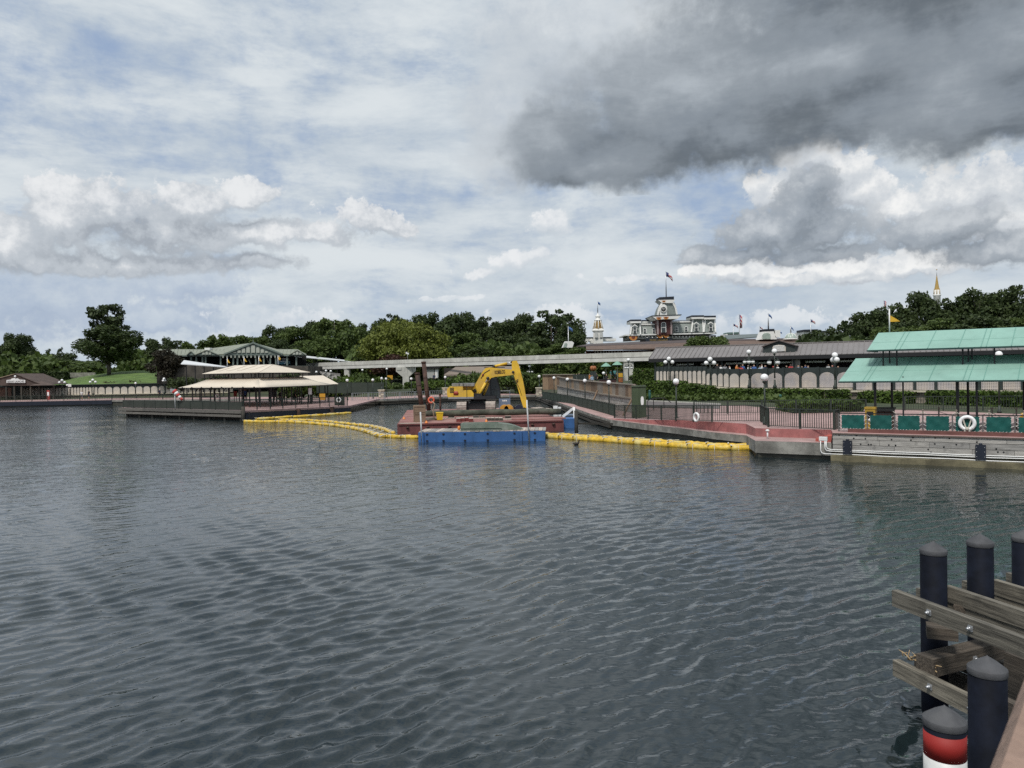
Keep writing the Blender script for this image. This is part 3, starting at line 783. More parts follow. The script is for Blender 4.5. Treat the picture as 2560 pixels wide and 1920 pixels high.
    def roof(name, v0, v1, pl, pr_top, thick, nseam, aend):
        (a0, z0), (a1, z1) = DP(*pl, v0), DP(*pr_top, v1)
        zs = z0; zr = z1
        rj = random.Random(nseam); edges = [a0 + (aend - a0) * (k + (rj.uniform(-.28, .28) if 0 < k < nseam else 0)) / nseam for k in range(nseam + 1)]
        sh = a1 - a0
        for k in range(nseam):
            e0, e1 = edges[k], edges[k + 1]; s0 = sh * (1 - k / nseam); s1 = sh * (1 - (k + 1) / nseam)
            g = MB(); nn = 4
            q = [DK(e0 + .008, v0, zs), DK(e1 - .008, v0, zs), DK(e1 - .008 + s1, v1, zr), DK(e0 + .008 + s0, v1, zr)]
            g.slab(*q, .03); g.build('roof_panel', CANVAS, c)
            if k:
                MB().bar(DK(e0, v0, zs - .012), DK(e0 + s0, v1, zr - .012), .035, .05).build('seam', CANVS, c)
                if k % 3 == 1: MB().bar(DK(e0 + .22, v0, zs - .012), DK(e0 + .22 + s0, v1, zr - .012), .03, .05).build('seam', CANVS, c)
        MB().bar(DK(a0 + sh * .42, lerp(v0, v1, .42), lerp(zs, zr, .42) - .012), DK(aend, lerp(v0, v1, .42), lerp(zs, zr, .42) - .012), .02, .034).build('stitch_line', CANVS, c)
        # back slope, gable and edge pipe
        vb = 2 * v1 - v0
        MB().slab(DK(a0, vb, zs), DK(aend, vb, zs), DK(aend, v1 + .01, zr), DK(a1, v1 + .01, zr), .03).build('back_slope', CANVAS, c)
        MB().bar(DK(a0, v0, zs - .05), DK(aend, v0, zs - .05), .06, .07).build('eave_beam', mat('dark_teal_paint', (.012, .05, .045), .6, .1, 2.0), c)
        MB().bar(DK(a0, v0, zs - .05), DK(a0, vb, zs - .05), .06, .07).build('end_beam', MATS['dark_teal_paint'], c)
        return a0, zs, a1, zr, vb
    aend = 17.0
    la, lz, la1, lz1, lvb = roof('lower', 2.6, 5.4, (2097, 953), (2139, 896), .03, 13, aend)
    ua, uz, ua1, uz1, uvb = roof('upper', 3.9, 5.6, (2168, 875), (2196, 832), .03, 12, aend)
    def post(a, v, z0, z1, w): MB().bar(DK(a, v, z0), DK(a, v, z1), w, w, up=VD).build('post', BLACKM, c)
    for px, v, w in ((2188, 3.2, .11), (2258, 3.0, .07), (2394, 3.2, .13), (2442, 3.2, .10), (2590, 3.2, .12), (2700, 3.2, .1)):
        a, _ = DP(px, 1000, v); post(a, v, 1.335, lz + .2, w)
    for px, v in ((2230, 7.4), (2420, 7.4), (2560, 7.4)):
        a, _ = DP(px, 1000, v); post(a, v, 1.335, lz + .2, .11)
    for px, v in ((2208, 4.4), (2224, 4.7), (2242, 4.4), (2407, 4.4), (2421, 4.7), (2430, 5.0), (2486, 4.4), (2580, 4.4), (2600, 4.7)):
        a, _ = DP(px, 885, v); post(a, v, lz + .75, uz + .1, .07)
    MB().bar(DK(la + .5, 3.2, lz - .02), DK(aend, 3.2, lz - .02), .08, .12).build('beam', BLACKM, c)
    # flagpole standing at the ridge end
    a, z0 = DP(2224, 838, 5.7); p = DK(a, 5.7, uz1 - .05); top = PP(2222, 772, DK(0, 5.7, 0), UD)
    fl = thing('flag_pole', 'short white pole with a drooping yellow pennant on the green canopy ridge', 'flag', p)
    MB().tube([p, Vector((p.x, p.y, top.z))], .035, 8).build('pole', WHITE, fl)
    h = top.z - p.z; g = MB(); vs = []
    for i in range(6):
        s = i / 5; zt_ = p.z + h * .74 - s * h * .26; wdt = h * .26 * (1 - s) + .02
        x = p + UD * (.03 + s * h * .36); x.z = zt_; vs += [x, x - Vector((0, 0, wdt))]
    g.add(vs, [(2 * i, 2 * i + 1, 2 * i + 3, 2 * i + 2) for i in range(5)]); g.v += []; g.build('flag', mat('yellow_flag', (.62, .36, .03), .8, .1, 3.0), fl)
    # bins, stanchions
    a, _ = DP(2177, 1040, 1.9); bn = thing('litter_bin', 'yellow litter bin with a pale sticker beside the rope stanchions', 'bin', DK(a, 1.9, 1.335), DKZ)
    YB = mat('mustard_paint', (.42, .26, .03), .6, .1, 2.0)
    MB().box((0, 0, .55), (.46, .46, 1.1)).box((0, 0, 1.14), (.5, .5, .1)).build('body', YB, bn, world=False); MB().box((0, -.235, .80), (.3, .012, .34)).build('flap', BLACKM, bn, world=False)
    MB().lathe((0.02, -.24, .55), [(.09, -.08), (.11, 0), (.06, .08)], 8, sy=.08).build('sticker', WHITE, bn, world=False)
    a, _ = DP(2214, 1025, 3.4); b2 = thing('podium', 'dark brown slatted host podium under the green canopy', 'podium', DK(a, 3.4, 1.335), DKZ)
    MB().box((0, 0, .45), (.78, .5, .9)).build('cabinet', mat('dark_brown_wood', (.05, .03, .022), .7, .2, 3.0), b2, world=False)
    for i in range(6): MB().box((-.34 + .136 * i, -.262, .45), (.10, .02, .8)).build('slat', MATS['dark_brown_wood'], b2, world=False)
    MB().prism([(-.45, -.36, .92), (-.45, .3, 1.05), (-.45, .3, 1.1), (-.45, -.36, .97)], (.9, 0, 0)).build('sloped_top', BLACKM, b2, world=False)
    pts = []
    GP = mat('brown_stanchion', (.20, .17, .14), .6, .1, 3.0)
    for i, (px, v) in enumerate(((2307, 2.2), (2391, 2.2), (2473, 2.2), (2560, 2.2), (2347, 4.6), (2480, 4.6), (2541, 4.6))):
        a, _ = DP(px, 1030, v); s = thing('rope_stanchion', 'slim brown rope stanchion in the queue under the green canopy', 'stanchion', DK(a, v, 1.335), DKZ, group='queue stanchions under the green canopy')
        MB().tube([(0, 0, 0), (0, 0, 1.02)], .035, 8).build('pole', GP, s, world=False); MB().lathe((0, 0, 0), [(.14, 0), (.14, .02), (.04, .05)], 12).build('foot', GP, s, world=False); MB().ball((0, 0, 1.04), .05, 8, 5).build('finial', GP, s, world=False)
        pts.append(DK(a, v, 1.335))
    def rope(p, q, z, sag, lb):
        n = 10; c_ = [lerp(p, q, k / n) + Vector((0, 0, z - sag * 4 * (k / n) * (1 - k / n))) for k in range(n + 1)]
        tag(MB().tube(c_, .016, 5).build('queue_rope', ROPE), lb, 'rope', 'ropes slung between the queue stanchions')
    lb = 'pale rope slung in a curve between two stanchions under the green canopy'
    for z, sag in ((.96, .25), (.5, .2)):
        rope(pts[0], pts[1], z, sag, lb); rope(pts[1], pts[2], z, sag, lb); rope(pts[2], pts[3], z, sag, lb); rope(pts[4], pts[5], z - .1, sag, lb); rope(pts[5], pts[6], z - .1, sag, lb)
        a, _ = DP(2232, 1010, 2.2); rope(DK(a, 2.2, 1.335), pts[0], z, sag, lb)
    a, _ = DP(2566, 1020, 2.6); yb = thing('yellow_cabinet', 'bright yellow rounded cabinet at the edge of the rope queue', 'cabinet', DK(a, 2.6, 1.335), DKZ)
    MB().box((0, 0, .42), (.5, .4, .84)).build('body', mat('bright_yellow_plastic', (.72, .40, .02), .5, .06, 2.0), yb, world=False); MB().lathe((0, 0, .84), [(.25, 0), (.22, .08), (.1, .13)], 12, sy=.8).build('lid', MATS['bright_yellow_plastic'], yb, world=False)
def lifering(name, label, c, ax, R0, r, straps=False, colour=None, group=None):
    t = thing(name, label, 'life ring', Vector(c) - Vector((0, 0, R0 + r)), group=group)
    ax = Vector(ax).normalized(); up = Vector((0, 0, 1)); n = ax.cross(up).normalized()
    if n.y > 0: n = -n
    MB().torus(c, R0, r, ax, up, 24, 10).build('ring', colour or GLOBE, t)
    for k in range(4):
        a = math.pi / 4 + k * math.pi / 2; d = ax * math.cos(a) + up * math.sin(a)
        MB().torus(Vector(c) + d * R0, r * 1.04, r * .10, d, n, 10, 4).build('band', WHITE, t)
    if straps:
        s = MB(); c = Vector(c)
        for sg in (-1, 1):
            s.bar(c + ax * sg * R0 * .62 + up * R0 * .85 + n * .02, c + ax * sg * .03 - up * R0 * .95 + n * .05, .05, .05)
            s.bar(c + ax * sg * .03 - up * R0 * .9 + n * .06, c + ax * sg * .14 - up * R0 * 1.55 + n * .05, .07, .06)
        s.ball(c - up * R0 * .92 + n * .07, .09, 8, 6); s.build('straps', ROPE, t)
    return t
build_dock()
a, z = (lambda p: (p, p.z))(Pz(1741, 1056, 1.2))
lifering('life_ring', 'weathered white life ring hung on the quay railing beside a lamp post', PP(1741, 1043, fa[2] + Vector((0, -.12, 0)), (fa[3] - fa[2])), (fa[3] - fa[2]), .25, .075)
# white vent pipe on the nose ledge
p = Pz(1919, 1097, .83); t = thing('vent_pipe', 'short white capped vent pipe on the pink ledge of the nose', 'pipe', p)
MB().tube([p, p + Vector((0, 0, .42))], .045, 8).build('pipe', WHITE, t); MB().lathe(p + Vector((0, 0, .40)), [(.10, 0), (.10, .06), (.05, .09)], 12).build('cap', WHITE, t)

# ------------------------------------------------------------------ terrace wall, arched screens, hedges behind the dock
def WP(px, py, back=0.0):
    D = interp(px, WALLD) + back; return Pd(px, py, D)
LEDGE = [(1635, 953.5), (1760, 961.5), (1762, 965), (1820, 970), (1850, 971), (2130, 971), (2131, 977), (2560, 977), (2760, 978)]
def ledge_y(px): return interp(px, LEDGE)
LATT = None
def lattice_mat():
    m = bpy.data.materials.new('lattice_screen'); m.use_nodes = True; nt = m.node_tree; b = nt.nodes['Principled BSDF']
    geo = nt.nodes.new('ShaderNodeNewGeometry'); sp = nt.nodes.new('ShaderNodeSeparateXYZ'); nt.links.new(geo.outputs['Position'], sp.inputs[0])
    x, y, z = (S(nt, sp.outputs[i]) for i in range(3))
    h = x * .85 - y * .5
    p = ((h + z) * 26.0)._m('SINE'); q = ((h - z) * 26.0)._m('SINE')
    hole = (p * q).ss(.25, .55)
    n1, _ = noise(nt, geo.outputs['Position'], .8, 3, .5)
    c = mixc(nt, n1.ss(.35, .65), (.62, .54, .48), (.50, .46, .46))
    c = mixc(nt, hole * .92, c, (.035, .035, .033)); nt.links.new(c, b.inputs['Base Color']); b.inputs['Roughness'].default_value = .8
    return m
LATT = lattice_mat()
SLATE = mat('dark_grey_green_paint', (.030, .040, .038), .6, .1, 1.0)
def arch_poly(a, b, z0, z1, inset, off):
    """arched opening between points a and b (plan), as a 3-D outline"""
    d = (b - a); w = d.length; d.normalize(); w2 = w - 2 * inset; r = w2 / 2; rise = min(r, (z1 - z0) * .35); out = []
    for s, z in ((0, z0), (w2, z0)): out.append(a + d * (inset + s) + off + Vector((0, 0, z - a.z)))
    for k in range(9):
        t = math.pi * k / 8; out.append(a + d * (inset + r + r * math.cos(t)) + off + Vector((0, 0, z1 - rise + rise * math.sin(t) - a.z)))
    return out
def build_terrace():
    # block wall
    t = thing('block_wall', 'tan block retaining wall with cream cap below the arched screens', 'wall', WP(1640, 985))
    rr = random.Random(2); me = [unitbox('block', m) for m in (STONE, mat('tan_stone_block_pale', (.42, .38, .32), .85, .12, 2.5, bump=.3, bscale=12), mat('tan_stone_block_brown', (.29, .25, .20), .85, .15, 2.5, bump=.3, bscale=12))]
    def pt(s): return WP(s, 950)
    px = 1640.0; core = MB(); pts = []
    while px < 2760: pts.append(px); px += 12
    for a, b in zip(pts, pts[1:]):
        A, B = pt(a), pt(b); za = WP(a, ledge_y(a)).z; zb = WP(b, ledge_y(b)).z
        n = Vector((-(B - A).y, (B - A).x, 0)).normalized(); n = n if n.y > 0 else -n
        A0 = A + n * .12; B0 = B + n * .12; A0.z = B0.z = .9
        core.add([A0, B0, Vector((B0.x, B0.y, zb - .05)), Vector((A0.x, A0.y, za - .05)), A0 + n * .4, B0 + n * .4, Vector((B0.x, B0.y, zb - .05)) + n * .4, Vector((A0.x, A0.y, za - .05)) + n * .4],
                 [(0, 1, 2, 3), (3, 2, 6, 7), (5, 4, 7, 6)])
    core.build('wall_core', mat('mortar', (.22, .20, .17), .9, .1, 3.0), t)
    cap = MB()
    for (p0, y0), (p1, y1) in zip(LEDGE, LEDGE[1:]):
        n = max(1, int((p1 - p0) / 40))
        for k in range(n):
            a = lerp(p0, p1, k / n); b = lerp(p0, p1, (k + 1) / n)
            A, B = WP(a, lerp(y0, y1, k / n)), WP(b, lerp(y0, y1, (k + 1) / n))
            if (B - A).length < .3: continue
            MB().bar(A + Vector((0, .1, -.05)), B + Vector((0, .1, -.05)), .62, .16).build('cap_stone', CAPST, t)
    for course in range(4):
        px = 1796.0 + (course % 2) * 7
        while px < 2700:
            D = interp(px, WALLD); w = rr.choice((.52, .6, .66)); dp = w / m_px(D)
            A, B = pt(px), pt(px + dp); d = (B - A).normalized(); zc = min(WP(px, ledge_y(px)).z, WP(px + dp, ledge_y(px + dp)).z) - .30 - course * .33
            c = (A + B) / 2; n = Vector((-d.y, d.x, 0)); n = n if n.y > 0 else -n
            piece('block', rr.choice(me), t, Vector((c.x, c.y, zc)) + n * (.14 + rr.uniform(-.012, .012)), math.atan2(d.y, d.x), scale=((B - A).length - .022, .3, .31))
            px += dp
    # arched screens on the wall
    edges = []
    px = 1638.0
    for k in range(12): edges.append((px, px + 8.6 + k * .36, 'n')); px += 8.6 + k * .36
    px = 1763.0
    for w in (14, 14.3, 14.6, 14.8): edges.append((px, px + w, 'n')); px += w
    for w in (25.5, 26.5): edges.append((px, px + w, 'n')); px += w
    for p in (1914, 1956, 1999, 2043, 2087, 2134, 2182, 2232, 2284, 2337, 2390, 2445, 2499, 2555, 2612, 2670): edges.append((px, p, 'w')); px = p
    groups = [('screen_fence', 'screen fence of narrow cream arches in dark frames over the terrace ledge', edges[:12]), ('screen_fence', 'short screen fence of cream arches stepping down the terrace ledge', edges[12:18]), ('screen_fence', 'long screen fence of wide white lattice arches above the clipped hedges', edges[18:])]
    for nm, lb, es in groups:
        f = thing(nm, lb, 'fence', WP(es[0][0], ledge_y(es[0][0])))
        for a, b, kd in es:
            yl = ledge_y((a + b) / 2); A, B = WP(a, yl), WP(b, yl); z0 = min(A.z, B.z) + .04
            ztop = WP((a + b) / 2, interp((a + b) / 2, [(1638, 917), (1760, 916), (1764, 921), (1850, 923), (1990, 919), (2130, 918), (2560, 912), (2700, 912)])).z
            A.z = B.z = 0; d = (B - A).normalized(); n = Vector((-d.y, d.x, 0)); n = n if n.y > 0 else -n
            za = interp((a + b) / 2, [(1638, 928), (1760, 927), (1764, 934), (1850, 934), (1990, 931), (2560, 927)]); z1 = WP((a + b) / 2, za).z
            pan = MB().prism([Vector((A.x, A.y, z0)) + n * .22, Vector((B.x, B.y, z0)) + n * .22, Vector((B.x, B.y, ztop)) + n * .22, Vector((A.x, A.y, ztop)) + n * .22], n * .06)
            pan.build('frame_panel', SLATE, f)
            ins = .07 if kd == 'n' else .16
            q = MB().prism(arch_poly(Vector((A.x, A.y, 0)), Vector((B.x, B.y, 0)), z0 + .06, z1, ins, n * .20), n * -.03); q.build('arch_infill', CREAM if kd == 'n' else LATT, f)
            MB().bar(Vector((A.x, A.y, z0)) + n * .18, Vector((A.x, A.y, ztop + .06)) + n * .18, .10 if kd == 'n' else .26, .1, up=n).build('post', SLATE, f)
        MB().bar(WP(es[0][0], 0).xy.to_3d() + Vector((0, .2, ztop + .03)), WP(es[-1][1], 0).xy.to_3d() + Vector((0, .2, ztop + .03)), .08, .06) if False else None
build_terrace()
# clipped hedges before the wall
def hd(lb, p0, p1, ytop, ybot, back=-1.9, depth=1.3, **k):
    a, b = WP(p0, ybot, back), WP(p1, ybot, back); zt = WP((p0 + p1) / 2, ytop, back).z; z = min(a.z, b.z); a.z = b.z = z
    return hedge('clipped_hedge', lb, a, b, zt - z, depth, **k)
hd('clipped hedge of separate bushes beside the ramp below the narrow arches', 1612, 1700, 955, 985, back=-4, group=None)
hd('clipped hedge between the lamp post and the block wall gap', 1702, 1737, 962, 988, back=-4)
hd('short square clipped hedge at the step of the terrace wall', 1745, 1776, 966, 994, back=-4)
hd('long clipped hedge below the wide lattice arches beside the tall lamp post', 1787, 2040, 975, 1004)
hd('short cube of clipped hedge between two gaps in the block wall', 2065, 2107, 978, 1004)
hd('clipped hedge behind the litter bin and podium', 2146, 2268, 982, 1010)
hd('long clipped hedge behind the rope queue', 2314, 2740, 984, 1016)
a, b = Pz(1990, 1034, 1.3), Pz(2165, 1032, 1.3)
hedge('clipped_hedge', 'broad low yellow-green clipped hedge behind the garden railing', a + Vector((0, .5, 0)), b + Vector((0, .5, 0)), .72, 5.0, leaf=.14, dens=70)
hedge('clipped_hedge', 'tall clipped hedge beside the monorail column and green umbrellas', Pd(1583, 962, 102), Pd(1636, 962, 100), 2.0, 1.6)
# low ground cover along the beds
rng = np.random.default_rng(5); C = []
for k in range(5200):
    px = rng.uniform(1615, 2050); b = rng.uniform(-7.2, -2.2); p = WP(px, 1000, b); C.append((p.x, p.y, 1.28 + abs(rng.normal()) * .20))
o = bpy.data.objects.new('ground_cover', leaf_mesh('ground_cover', np.array(C), .3, None, LEAF_M, rng)); COL.objects.link(o); tag(o, 'low leafy ground cover in the beds under the hedges', 'plants', kind='stuff')

# ------------------------------------------------------------------ long grey-roofed building
GREYR = mat('grey_brown_metal_roof', (.20, .185, .18), .55, .06, .6)
E0 = Vector((17.5, 97, 0)); EU = (Vector((51.4, 80, 0)) - E0).normalized(); EN = Vector((-EU.y, EU.x, 0))
def build_long_roof():
    L = 52.0; ze, zr, dep = 6.1, 7.55, 3.6
    t = thing('long_pavilion', 'long open pavilion with grey standing seam metal roof and dormer', 'building', E0 + Vector((0, 0, 3.0)), math.atan2(EU.y, EU.x))
    W_ = lambda a, v, z: E0 + EU * a + EN * v + Vector((0, 0, z))
    n = 92; w = L / n; sl = math.hypot(dep, zr - ze)
    pm = MB(); pm.add([(0, 0, 0), (w - .015, 0, 0), (w - .015, dep, zr - ze), (0, dep, zr - ze), (0, 0, -.06), (w - .015, 0, -.06), (w - .015, dep, zr - ze - .06), (0, dep, zr - ze - .06)], [(0, 1, 2, 3), (7, 6, 5, 4), (0, 4, 5, 1), (1, 5, 6, 2), (2, 6, 7, 3), (3, 7, 4, 0)])
    pm.bar((0.02, 0, .035), (0.02, dep, zr - ze + .035), .05, .09); me = recalc(pm.mesh('roof_panel', GREYR))
    for k in range(n): piece('roof_panel', me, t, W_(k * w, 0, ze), math.atan2(EU.y, EU.x))
    MB().slab(W_(0, 2 * dep, ze), W_(L, 2 * dep, ze), W_(L, dep + .01, zr), W_(0, dep + .01, zr), .06).build('back_slope', GREYR, t)
    MB().bar(W_(-.1, dep, zr + .06), W_(L, dep, zr + .06), .3, .1).build('ridge_cap', GREYR, t)
    MB().bar(W_(-.05, .12, ze - .27), W_(L, .12, ze - .27), .2, .42).build('fascia', BLACKM, t)
    MB().prism([W_(0, 0, ze - .3), W_(0, 2 * dep, ze - .3), W_(0, dep, zr - .05)], EU * .1).build('gable_end', SLATE, t)
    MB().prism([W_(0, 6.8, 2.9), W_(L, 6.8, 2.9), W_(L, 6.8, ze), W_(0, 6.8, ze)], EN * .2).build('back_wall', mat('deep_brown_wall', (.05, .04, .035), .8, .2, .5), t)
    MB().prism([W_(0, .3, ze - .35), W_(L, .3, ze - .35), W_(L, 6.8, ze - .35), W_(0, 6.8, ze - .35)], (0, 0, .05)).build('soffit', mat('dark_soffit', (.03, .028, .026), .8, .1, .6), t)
    k = 0.6
    while k < L:
        MB().bar(W_(k, .8, 2.9), W_(k, .8, ze - .3), .22, .22, up=EN).build('column', SLATE, t); k += 4.2
    # white sign boards in a row under the eave
    k = 3.0
    while k < 36:
        MB().bar(W_(k, 2.2, 5.28), W_(k + 2.2, 2.2, 5.28), .06, .2).build('sign_board', WHITE, t); k += 3.1
    MB().bar(W_(17.6, 1.0, 2.9), W_(17.6, 1.0, ze - .4), .9, .5, up=EN).build('stone_pier', mat('grey_stone_pier', (.27, .25, .23), .85, .2, 2.0), t)
    # dormer
    p = PP(1948, 880, E0 + EN * .9, EU); a = (p - E0).dot(EU)
    d0 = .9; hw = 1.85; zb = ze + .36
    front = [W_(a - hw, d0, zb), W_(a + hw, d0, zb), W_(a + hw, d0, zb + .75), W_(a, d0, zb + 1.35), W_(a - hw, d0, zb + .75)]
    dm = MB().prism(front, EN * 2.6); do = dm.build('dormer', SLATE, t)
    for s in (-1, 1): MB().bar(W_(a, d0 + 1.2, zb + 1.42), W_(a + s * (hw + .15), d0 + 1.2, zb + .74), 2.9, .1).build('dormer_roof', mat('brown_dormer_roof', (.10, .08, .075), .6, .1, 1.0), do)
    MB().prism(arch_poly(W_(a - .75, d0 - .03, 0), W_(a + .75, d0 - .03, 0), zb + .12, zb + .92, .0, EN * 0), EN * -.03).build('vent_backing', CREAM, do)
    for q in range(6): MB().bar(W_(a - .62, d0 - .08, zb + .2 + q * .12), W_(a + .62, d0 - .08, zb + .2 + q * .12), .04, .07).build('louvre', WHITE, do)
    # railing screen hides feet; counter shelf
    MB().bar(W_(1, 3.2, 3.7), W_(40, 3.2, 3.7), .5, 1.0).build('counter', mat('brown_counter', (.09, .06, .05), .7, .2, .7), t)
build_long_roof()

# ------------------------------------------------------------------ lamps
def lamp_proto(kind, label):
    t = thing('lamp_post', label, 'lamp post', (0, 0, 0), group='globe lamps along the quays')
    if kind == 'single':
        MB().lathe((0, 0, 0), [(.13, 0), (.13, .12), (.085, .2), (.07, .5)], 10).build('base', DGREEN, t, world=False)
        MB().tube([(0, 0, .4), (0, 0, 2.68)], [.06, .05], 8).build('pole', DGREEN, t, world=False)
        MB().lathe((0, 0, 2.62), [(.05, 0), (.13, .1), (.15, .14), (.10, .17)], 10).build('collar', DGREEN, t, world=False)
        MB().ball((0, 0, 3.0), .235, 16, 10).build('globe', GLOBE, t, world=False)
    else:
        MB().lathe((0, 0, 0), [(.2, 0), (.2, .25), (.11, .4), (.09, .9)], 10).build('base', DGREEN, t, world=False)
        MB().tube([(0, 0, .8), (0, 0, 2.62)], [.075, .05], 8).build('pole', DGREEN, t, world=False)
        MB().lathe((0, 0, 2.6), [(.05, 0), (.12, .1), (.10, .16)], 10).build('collar', DGREEN, t, world=False)
        MB().ball((0, 0, 3.0), .25, 16, 10).build('globe', GLOBE, t, world=False)
        n = 3 if kind == 'hang' else 2
        for k in range(n):
            a = (2 * math.pi * k / n + .25) if n == 3 else (math.pi * k + .3); c, s_ = math.cos(a), math.sin(a)
            if kind == 'hang':
                MB().tube([(0, 0, 2.15), (.2 * c, .2 * s_, 2.38), (.42 * c, .42 * s_, 2.36), (.46 * c, .46 * s_, 2.2)], .035, 6).build('arm', DGREEN, t, world=False)
                MB().lathe((.46 * c, .46 * s_, 2.06), [(.2, 0), (.16, .09), (.05, .16)], 10).build('shade', DGREEN, t, world=False)
                MB().ball((.46 * c, .46 * s_, 1.95), .21, 14, 8).build('globe', GLOBE, t, world=False)
            else:
                MB().tube([(0, 0, 2.2), (.22 * c, .22 * s_, 2.12), (.45 * c, .45 * s_, 2.22), (.46 * c, .46 * s_, 2.4)], .035, 6).build('arm', DGREEN, t, world=False)
                MB().ball((.46 * c, .46 * s_, 2.6), .235, 14, 8).build('globe', GLOBE, t, world=False)
    return t
LPROT = {}
def lamp(kind, px, py, D, zg, label, big=1.0, rz=0.0):
    g = Pd(px, py, D); h = g.z - zg; sc = h / 3.0
    if kind not in LPROT:
        t = lamp_proto(kind, label); LPROT[kind] = t; t.location = (g.x, g.y, zg); t.rotation_euler = (0, 0, rz)
    else: t = dup(LPROT[kind], (g.x, g.y, zg), rz, label)
    # stretch the post to its height but keep the globes round
    for ch in t.children:
        if ch.name.startswith('globe') or ch.name.startswith('shade') or ch.name.startswith('arm') or ch.name.startswith('collar'): ch.location = (0, 0, 0); ch.scale = (big, big, big); ch.location = (0, 0, h - 3.0 * big)
        elif ch.name.startswith('pole'): ch.scale = (1, 1, max(.2, (h - .3) / 2.7))
    RM[t.name] = Matrix.Translation(t.location)
    return t
lamp('single', 1911, 944, 44, 1.28, 'tall single globe lamp post at the corner of the nose railing', .95)
lamp('single', 1690, 954, 54, 1.05, 'single globe lamp post beside the life ring on the quay railing', .95)
lamp('single', 1522, 956, 66, .8, 'single globe lamp post near the green cabinet end of the screen fence', .85)
lamp('single', 1462, 952, 78, .82, 'single globe lamp post behind the screen fence, second from the cabinet', .85)
lamp('single', 1418.5, 948.5, 91, .84, 'single globe lamp post behind the screen fence, third from the cabinet', .85)
lamp('single', 1385, 945, 104, .86, 'single globe lamp post by the plywood hoarding and stone wall', .9)
lamp('single', 1348, 941, 117, 2.35, 'globe lamp standing on the square stone pillar at the basin corner', .95)
lamp('single', 1113, 943, 131, 2.35, 'globe lamp on the stone pillar behind the excavator tail', .95)
lamp('single', 1028, 947, 127, .95, 'single globe lamp beside the tee shaped monorail column', .95)
lamp('single', 965, 947, 124, 1.0, 'single globe lamp post on the left basin quay next to a pillar lamp', .8)
lamp('single', 954, 946, 122, 2.3, 'globe lamp on the left basin stone pillar', .85)
lamp('single', 932, 950, 118, 1.0, 'single globe lamp post over the left basin quay rope fence', .95)
lamp('single', 868, 951, 112, 1.0, 'single globe lamp post behind the tan canopy landing', .95)
lamp('single', 339, 958, 148, 1.0, 'single globe lamp post before the lawn hill arches', .9)
lamp('single', 168, 963, 148, 1.0, 'short single globe lamp post beside the white notice on the far quay', .8)
for px, py, lb in ((791, 930, 'small far globe lamp left of the short monorail pier'), (815, 927, 'small far globe lamp right of the short monorail pier'), (827, 928, 'small far globe lamp before the rubble wall under the monorail'), (906, 925, 'one of two small far globe lamps close together under the monorail'), (967, 922, 'small far globe lamp left of the tee monorail column'), (1509, 933, 'small globe lamp in the plaza by the green umbrellas')):
    lamp('single', px, py, 152 if px < 1400 else 112, 2.2, lb, .95)
lamp('up', 155, 951, 156, 1.6, 'three globe lamp above the arcade left of the lawn', 1.05)
lamp('up', 232, 950, 156, 1.6, 'three globe lamp above the arcade at the foot of the lawn', 1.05)
lamp('up', 410, 947, 152, 1.6, 'two globe lamp cluster before the dark magnolia tree', .95, 1.3)
lamp('hang', 1571, 900, 100, 2.3, 'tall lamp with hanging globes before the square monorail column', .95)
lamp('up', 1672, 897, 90, 2.6, 'three globe lamp over the narrow arches at the roof corner', 1.0)
lamp('up', 1775, 898, 84, 2.5, 'three globe lamp where the arches step down', 1.05)
lamp('hang', 1872, 880, 81, 2.5, 'tall lamp with hanging globes left of the roof dormer', 1.0)
lamp('hang', 1936, 878, 78, 2.5, 'tall lamp with hanging globes in front of the roof dormer', 1.1, .6)
lamp('up', 2087, 888, 72, 2.5, 'three globe lamp beside the green canopy corner', 1.1, 1.2)
lamp('hang', 1324, 915, 138, 2.0, 'tall lamp with hanging globes right of the excavator arm', 1.0)
lamp('single', 2497, 886, 50, 1.34, 'globe lamp rising between the two green canopy tiers', .95)

